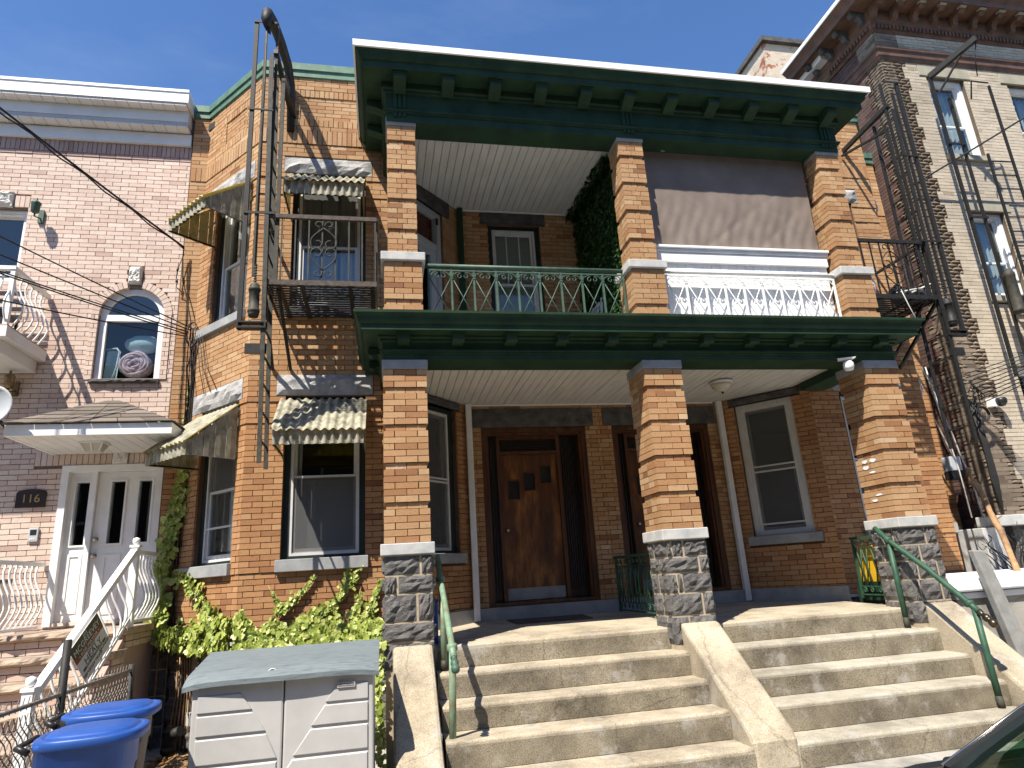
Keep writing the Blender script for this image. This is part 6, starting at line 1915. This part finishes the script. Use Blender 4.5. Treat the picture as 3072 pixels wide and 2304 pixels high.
part('stem', 'skin_bark', IVY, stems)

# dry leaves and twigs on the ground, a green leaf on the pavement
def litter(b):
    for k in range(900):
        x, y = lr.uniform(-2.2, -1.2), lr.uniform(-.9, 1.6)
        if y > 1.1 and x > -1.6: continue
        n = Vector((lr.uniform(-.4, .4), lr.uniform(-.4, .4), 1)).normalized()
        v = Vector((lr.uniform(-1, 1), lr.uniform(-1, 1), 0)); v = (v - n * v.dot(n)).normalized()
        leafshape(b, (x, y, GZ + .01 + lr.random() * .04), v.cross(n), v, n, lr.uniform(.04, .09), lr.random(), lr)
o = part('leaf_litter', 'dry_leaf', None, litter); o['kind'] = 'stuff'
b = MB(); leafshape(b, (3.45, -1.45, GZ + .02), Vector((1, 0, .2)), Vector((0, 1, .1)), Vector((0, 0, 1)), .08, .7, lr)
tag(b.build('fallen_leaf', 'leaf'), 'single green leaf lying on the pavement below the right steps', 'leaf')

# ---------------------------------------------------------------- cables
def sag(p, q, s, n=16):
    p, q = Vector(p), Vector(q)
    return [tuple(p.lerp(q, k / n) - Vector((0, 0, s * 4 * (k / n) * (1 - k / n)))) for k in range(n + 1)]
def ext(end, through, f):
    e, t_ = Vector(end), Vector(through)
    return tuple(e + (t_ - e) * f)
EA, EB = (-2.49, 2.12, 4.53), (-2.31, 2.12, 3.42)
t = thing('overhead_cable', 'thick twisted cable sagging from the upper left to the left bay', 'cable', EA)
part('strand', 'wire', t, lambda b: (b.tube(sag(ext(EA, (-3.879, .5, 5.302), 3.2), EA, .10, 30), .012, 6)))
part('strand', 'wire', t, lambda b: b.tube([(p[0] + .012 * math.sin(i * 1.3), p[1], p[2] - .02 + .014 * math.cos(i * 1.3)) for i, p in enumerate(sag(ext(EA, (-3.879, .5, 5.302), 3.2), EA, .12, 60))], .009, 5))
part('drop_wire', 'wire', t, lambda b: (b.tube([EA, (-2.5, 2.14, 4.4), (-2.48, 2.15, 4.1), (-2.40, 2.12, 3.8), (-2.33, 2.10, 3.5), (-2.30, 2.10, 3.0), (-2.22, 2.02, 2.6)], .008, 5), b.tube([(-2.49, 2.15, 4.45), (-2.545, 2.13, 4.22), (-2.55, 2.13, 4.09), (-2.53, 2.13, 4.05), (-2.545, 2.13, 3.98), (-2.48, 2.15, 3.92)], .006, 5)))
part('splice', 'black_plastic', t, lambda b: [b.tube([(-2.545, 2.13, z), (-2.54, 2.13, z + .045)], .014, 6) for z in (4.2, 4.04)])
ways = [(-3.669, .5, 3.80), (-3.641, .5, 3.602), (-3.616, .5, 3.424), (-3.614, .5, 3.402), (-3.58, .5, 3.17)]
lab = ['topmost of the five thin cables crossing the arched window', 'second highest of the thin cables crossing the arched window', 'third of the thin cables crossing the arched window', 'fourth of the thin cables crossing the arched window', 'lowest of the thin cables crossing the arched window']
for k, wv in enumerate(ways):
    e = (EB[0] - .02 * k, EB[1], EB[2] - .025 * k)
    o = part('service_cable', 'wire', None, lambda b: b.tube(sag(ext(e, wv, 3.0), e, .07 if k < 4 else .12, 24), .0075, 5))
    tag(o, lab[k], 'cable', 'thin cables to the left bay')
t = thing('cable_bundle', 'bundle of black cables running down the left bay corner', 'cables', EB)
def bundle(b):
    for k in range(9):
        x = -2.33 + .014 * k; y = 2.14 - .004 * k
        j = lambda: lr.uniform(-.025, .025)
        b.tube([(x, y, 3.42 + j()), (x + j(), y - .01, 3.2), (x + j() - .02, y, 2.9), (x + j(), y, 2.5), (x + j(), y, 2.0), (x + .02 + j(), y, 1.4), (x + .03 + j(), y, .8), (x + .03 + j(), y, .2), (x + .05 + j(), y, -.4), (x + .06, y, GZ)][:(10 if k < 4 else 7)], .006, 5)
    for k in range(7):
        a0 = lr.random() * 6
        b.tube([(-2.29 + .07 * math.cos(a0 + a) * lr.uniform(.8, 1.1), 2.06 + .02 * math.sin(a), 3.32 + .16 * math.sin(a0 + a)) for a in [k_ * .5 for k_ in range(9)]], .005, 5)
    for k in range(3):
        b.tube([(-2.22 + .03 * k, 2.03 - .03 * k, 3.3), (-2.15 + .05 * k, 1.95 - .05 * k, 2.85), (-2.05 + .09 * k, 1.85 - .1 * k, 2.5)], .005, 5)
part('strands', 'wire', t, bundle)

ER = (8.05, 1.45, 2.25)
for k in range(9):
    thr = (8.378 - .013 * k, .8, 2.72 - .04 * k)
    e = (ER[0] - .12 + .03 * k, ER[1] - .1 + .01 * k, ER[2] + .3 - .05 * k)
    o = part('service_cable', 'wire', None, lambda b: b.tube(sag(e, ext(e, thr, 5 + .2 * k), .10 + .02 * k, 20), .007, 5))
    tag(o, 'black cable of the dense bunch fanning right from the rough brick corner', 'cable', 'cables fanning from the cream building corner')
e = (8.11, 1.5, 5.69)
o = part('overhead_cable', 'wire', None, lambda b: b.tube(sag(e, ext(e, (9.962, 1.0, 6.729), 3.0), .05, 20), .014, 6))
tag(o, 'single thick cable rising to the right across the cream brick front', 'cable')
t = thing('cable_tangle', 'messy tangle of black cables with coiled loop on the rough brick corner', 'cables', ER)
def tang(b):
    for k in range(16):
        p = [Vector((8.12 + lr.uniform(-.1, .14), 1.47, 2.28 + lr.uniform(-.2, .12)))]
        for q in range(7): p.append(p[-1] + Vector((lr.uniform(-.06, .06), lr.uniform(-.03, .02), lr.uniform(-.08, .08))))
        b.tube(p, .007, 5)
    for k in range(4):
        b.tube([(8.16 + (.09 + .006 * k) * math.cos(a), 1.45 - .006 * k, 2.0 + (.09 + .006 * k) * math.sin(a)) for a in [2 * math.pi * i / 20 for i in range(21)]], .006, 5)
    for k in range(5):
        b.tube([(8.10 + .02 * k, 1.55, 2.2), (8.14 + .02 * k, 1.54, 1.6), (8.12 + .025 * k, 1.53, 1.1), (8.14, 1.52, .64)], .010, 5)
part('strands', 'wire', t, tang)
t = thing('white_cables', 'pair of white cables running down the dark brick gap', 'cables', (8.1, 2, 3))
part('strands', 'white_wire', t, lambda b: (b.tube([(8.16, 2.55, 5.6), (8.16, 2.5, 4.4), (8.15, 2.35, 3.4), (8.1, 2.1, 2.6), (8.05, 1.9, 1.8), (7.98, 1.7, 1.0), (7.9, 1.6, .4)], .012, 5), b.tube([(8.165, 2.66, 5.6), (8.165, 2.6, 4.4), (8.16, 2.5, 3.4), (8.14, 2.3, 2.4), (8.1, 2.0, 1.4)], .011, 5), b.tube([(7.16, 1.18, 2.6), (7.18, 1.17, 2.2), (7.22, 1.17, 1.7), (7.3, 1.2, 1.2), (7.36, 1.25, .6)], .009, 5)))
t = thing('security_camera', 'dark dome security camera on the rough brown brick', 'camera', (8.58, 1.5, 2.2))
part('mount', 'white', t, lambda b: b.box(8.44, 8.53, 1.52, 1.60, 2.13, 2.25))
part('dome', 'black_plastic', t, lambda b: b.lathe([(0, -.075), (.04, -.065), (.07, -.02), (.075, .02), (.06, .05), (0, .06)], (8.58, 1.49, 2.19), 16))
t = thing('meter_box', 'grey metal meter box low in the gap between the buildings', 'box', (7.9, 1.9, 1.4))
part('case', 'grey_trim', t, lambda b: b.box(7.80, 7.98, 1.80, 1.95, 1.28, 1.48), bevel=.01)
part('cover', 'black_plastic', t, lambda b: b.box(7.80, 7.98, 1.80, 1.95, 1.16, 1.278))
# clutter on the right fire escape
t = thing('flood_lamp', 'small round lamp with glass lens on the right fire escape platform', 'lamp', (6.1, .5, 3.3))
part('housing', 'black_plastic', t, lambda b: b.lathe([(.03, .08), (.06, .04), (.07, -.03), (.075, -.05)], (6.24, .42, 3.34), 16, 'y'))
part('lens', 'chrome', t, lambda b: b.lathe([(.0, -.052), (.06, -.048), (.066, -.045)], (6.24, .42, 3.34), 16, 'y'))
t = thing('plastic_sack', 'white and red printed sack beside the right pedestal on the fire escape', 'sack', (5.83, .6, 3.27))
part('sack', 'white', t, lambda b: b.grid(lambda u, v: (6.02 + .12 * math.cos(u * 6.28) * (1 - .15 * math.sin(v * 9)), .62 + .07 * math.sin(u * 6.28), 3.27 + .42 * v), 14, 8))
part('print', 'sign_red', t, lambda b: [b.box(5.98, 6.07, .538, .545, 3.40 + .035 * k, 3.42 + .035 * k) for k in range(3)])
t = thing('junk_heap', 'dark bags and poles heaped on the right fire escape platform', 'junk', (6.5, .6, 3.3))
part('bag', 'black_plastic', t, lambda b: b.grid(lambda u, v: (6.62 + .24 * math.cos(u * 6.28) * math.sin(v * 3.14), .62 + .16 * math.sin(u * 6.28) * math.sin(v * 3.14), 3.36 + .10 * math.cos(v * 3.14) + .02 * math.sin(u * 19 + v * 7)), 16, 10))
part('pole', 'white_wire', t, lambda b: (b.tube([(6.2, .38, 3.30), (6.55, .36, 3.36)], .012, 6), b.tube([(6.25, .34, 3.33), (6.30, .33, 3.1), (6.38, .32, 2.82)], .006, 5), b.tube([(6.5, .45, 3.34), (6.85, .4, 3.48)], .012, 6)))

# ---------------------------------------------------------------- right foreground odds and ends
t = thing('stoop_wall', 'low wall with thick white painted cap at the right edge beside the steps', 'wall', (6.6, .3, GZ))
part('cap', 'roof_white', t, lambda b: b.hexa([(5.68, .02, -.19), (9.5, .02, -.19), (9.5, 1.1, -.19), (5.68, 1.1, -.19), (5.68, .02, -.075), (9.5, .02, -.075), (9.5, 1.1, -.045), (5.68, 1.1, -.045)]), bevel=.02)
part('lower_cap', 'roof_white', t, lambda b: b.box(5.72, 9.5, .06, 1.0, -.26, -.20), bevel=.012)
part('body', 'pavement', t, lambda b: b.box(5.76, 9.5, .10, .95, GZ, -.262))
part('body', 'pavement', t, lambda b: b.box(6.75, 9.5, -.55, .098, GZ, -.45))
t = thing('grey_post', 'slanting weathered grey post in front of the white-capped wall', 'post', (6.3, -.05, GZ))
part('shaft', 'grey_board', t, lambda b: b.hexa([(6.20, -.12, -1.2), (6.38, -.12, -1.2), (6.38, -.02, -1.2), (6.20, -.02, -1.2), (5.93, -.07, .215), (6.075, -.07, .205), (6.075, .0, .205), (5.93, .0, .215)]), bevel=.012)
t = thing('tree_branch', 'long peeled tree branch leaning by the rough stone base at right', 'branch', (7.4, 1.0, 0))
part('branch', 'skin_bark', t, lambda b: b.tube([(7.69, 1.46, 1.27), (7.70, 1.45, 1.12), (7.72, 1.40, 1.0), (7.66, 1.28, .82), (7.60, 1.2, .66), (7.56, 1.12, .52), (7.50, 1.02, .40), (7.42, .92, .25), (7.32, .8, .08), (7.24, .7, -.06), (7.2, .65, -.2)], [.028, .032, .042, .036, .034, .04, .034, .036, .032, .036, .034], 9))
part('stub', 'skin_bark', t, lambda b: (b.tube([(7.71, 1.43, 1.08), (7.66, 1.40, 1.2)], [.02, .008], 6), b.tube([(7.57, 1.13, .55), (7.64, 1.08, .6)], [.016, .006], 6)))
t = thing('iron_scroll', 'small black iron scroll hook on the pale stone base', 'ornament', (7.3, .9, .1))
part('scroll', 'iron', t, lambda b: b.tube([(6.60 + .035 * math.sin(k * .5) * (1 if k < 13 else -1), .35, .36 - .011 * k) for k in range(26)], .007, 5))
t = thing('dead_shrub', 'bare black twigs growing against the dark stone base at right', 'shrub', (7.5, 1.1, -.2))
def twigs(b):
    for k in range(26):
        p = [Vector((7.75 + lr.uniform(-.12, .2), 1.12 + lr.uniform(-.1, .1), -.2))]
        d = Vector((lr.uniform(-.3, .3), lr.uniform(-.2, .1), 1))
        for q in range(6):
            d += Vector((lr.uniform(-.4, .4), lr.uniform(-.3, .3), lr.uniform(-.2, .1)))
            p.append(p[-1] + d.normalized() * lr.uniform(.07, .15))
        b.tube(p, [.010, .009, .008, .006, .005, .004, .003], 5)
part('twigs', 'wire', t, twigs)

# ---------------------------------------------------------------- parked car, nose to the left
CAR = thing('parked_car', 'dark parked car with green tinted windscreen cutting the lower right corner', 'car', (3.6, -4.25, GZ - .14))
CZ = GZ - .14
cy0, cy1 = -5.02, -3.50
def shell(b):
    prof = [(.15, .30), (.12, .50), (.22, .60), (.9, .74), (1.62, .83), (1.70, .80), (1.66, .35), (1.2, .25), (.5, .25)]
    def ring_(pts, y, ins):
        return [(x, y, CZ + z) for x, z in pts]
    sec = [(cy0, 0.0, .0), (cy0 + .06, .03, .03), (cy1 - .06, .03, .03), (cy1, 0, 0)]
    body = [(.10, .28), (.08, .50), (.16, .60), (.55, .69), (1.0, .755), (1.70, .835), (4.15, .86), (4.5, .82), (4.56, .55), (4.5, .28)]
    base = len(b.v); n = len(body)
    for (y, up, o) in sec:
        for (x, z) in body: b.v.append((x, y, CZ + z + (up if z > .55 else 0)))
    for i in range(len(sec) - 1):
        for k in range(n):
            k2 = (k + 1) % n
            b.face([base + i * n + k, base + i * n + k2, base + (i + 1) * n + k2, base + (i + 1) * n + k], .5, False)
    b.face([base + k for k in range(n)]); b.face([base + 3 * n + k for k in range(n)][::-1])
part('body', 'car', CAR, shell, bevel=.03)
roofp = [(1.75, .855), (2.1, 1.02), (2.5, 1.175), (2.75, 1.235), (3.1, 1.26), (3.6, 1.235), (3.9, 1.16), (4.2, .90)]
yi0, yi1 = cy0 + .13, cy1 - .10
part('roof_panel', 'car', CAR, lambda b: b.grid(lambda u, v: (2.68 + 1.0 * u, yi0 + .05 + (yi1 - yi0 - .1) * v, CZ + 1.225 + .03 * math.sin(u * math.pi) + .02 * math.sin(v * math.pi)), 10, 10))
def pillar(b, y, sg):
    pts = [(x, y + sg * -.10 * ((z - .855) / .4), CZ + z) for x, z in roofp]
    for p, q in zip(pts[:-1], pts[1:]): b.bar(p, q, .042, .05)
    for x, z0, z1 in ((2.75, .86, 1.22), (3.45, .86, 1.23)):
        b.bar((x, y, CZ + z0), (x, y + sg * -.09, CZ + z1), .05, .04)
part('pillar', 'car', CAR, lambda b: pillar(b, yi0, -1))
part('pillar', 'car', CAR, lambda b: pillar(b, yi1, 1))
part('window_trim', 'chrome', CAR, lambda b: b.tube([(x - .012, yi1 - .10 * ((z - .855) / .4) + .018, CZ + z + .020) for x, z in roofp[:5]], .006, 6))
part('windscreen', 'car_glass', CAR, lambda b: b.grid(lambda u, v: (1.77 + .90 * u - .10 * math.sin(v * math.pi), yi0 + (yi1 - yi0) * v, CZ + .85 + .375 * (u ** .85)), 8, 14))
part('rear_window', 'car_glass', CAR, lambda b: b.grid(lambda u, v: (3.66 + .5 * u, yi0 + .06 + (yi1 - yi0 - .12) * v, CZ + 1.225 - .33 * u), 6, 8))
for y, sg in ((yi0, -1), (yi1, 1)):
    part('side_window', 'car_glass', CAR, lambda b: b.prism([(1.95, y, CZ + .87), (4.05, y, CZ + .88), (3.85, y - sg * .08, CZ + 1.14), (3.1, y - sg * .09, CZ + 1.23), (2.55, y - sg * .08, CZ + 1.17)], (0, .004, 0)))
part('dashboard', 'grey_trim', CAR, lambda b: b.box(1.75, 2.25, yi0 + .03, yi1 - .03, CZ + .6, CZ + .85))
part('cabin_floor', 'black_plastic', CAR, lambda b: b.box(1.8, 4.1, yi0 + .03, yi1 - .03, CZ + .3, CZ + .42))
for y in (-4.72, -3.98):
    part('seat', 'black_plastic', CAR, lambda b: (b.box(2.65, 3.1, y, y + .45, CZ + .42, CZ + .58), b.hexa([(3.05, y, CZ + .58), (3.17, y, CZ + .58), (3.17, y + .45, CZ + .58), (3.05, y + .45, CZ + .58), (3.2, y + .05, CZ + 1.05), (3.3, y + .05, CZ + 1.05), (3.3, y + .4, CZ + 1.05), (3.2, y + .4, CZ + 1.05)])), bevel=.03)
for x in (.85, 3.72):
    for y, sg in ((cy0 + .01, -1), (cy1 - .01, 1)):
        wl = part('wheel', 'tyre', CAR, lambda b: b.lathe([(.16, -.08), (.27, -.08), (.295, -.05), (.295, .05), (.27, .08), (.16, .08)], (x, y - sg * .06, CZ + .295), 28, 'y'))
        part('rim', 'chrome', wl, lambda b: (b.lathe([(0, .0), (.05, .005), (.16, -.01), (.17, .02)], (x, y + sg * .02, CZ + .295), 20, 'y')))
for y in (cy0 + .22, cy1 - .22):
    part('headlight', 'frost', CAR, lambda b: b.box(.09, .16, y - .13, y + .13, CZ + .50, CZ + .60), bevel=.02)
part('number_plate', 'white', CAR, lambda b: b.box(.075, .09, -4.42, -4.10, CZ + .36, CZ + .46))
part('wing_mirror', 'black_plastic', CAR, lambda b: b.lathe([(0, -.09), (.05, -.085), (.07, -.03), (.07, .03), (.05, .085), (0, .09)], (1.93, cy1 + .03, CZ + .80), 16, 'y', sx=.5, sy=.8))
part('wing_mirror', 'black_plastic', CAR, lambda b: b.lathe([(0, -.09), (.05, -.085), (.07, -.03), (.07, .03), (.05, .085), (0, .09)], (1.98, cy0 - .05, CZ + .90), 16, 'y', sx=.55))
part('wiper', 'black_plastic', CAR, lambda b: b.bar((1.70, -3.75, CZ + .865), (1.98, -4.3, CZ + .94), .015, .02))

CAR.location.x += .30
CAR.location.z -= .0

# white paint smears on the right pier
for (y0_, z0_, y1_, z1_) in ((.346, 1.19, .25, 1.235), (.22, 1.19, .12, 1.235), (.352, 1.125, .24, 1.172), (.27, 1.075, .15, 1.10), (.235, .83, .129, .855), (.318, .775, .205, .805)):
    n_ = 9
    pp = []
    for j in range(n_):
        a = 2 * math.pi * j / n_; rr = R.uniform(.7, 1.1)
        pp.append((PX[2] - .0035, (y0_ + y1_) / 2 + (y1_ - y0_) / 2 * rr * math.cos(a), (z0_ + z1_) / 2 + (z1_ - z0_) / 2 * rr * math.sin(a)))
    part('paint_smear', 'white', HOUSE, lambda b: b.prism(pp, (-.001, 0, 0)))

# finish the bricks of the double house
HB.finish(HOUSE)
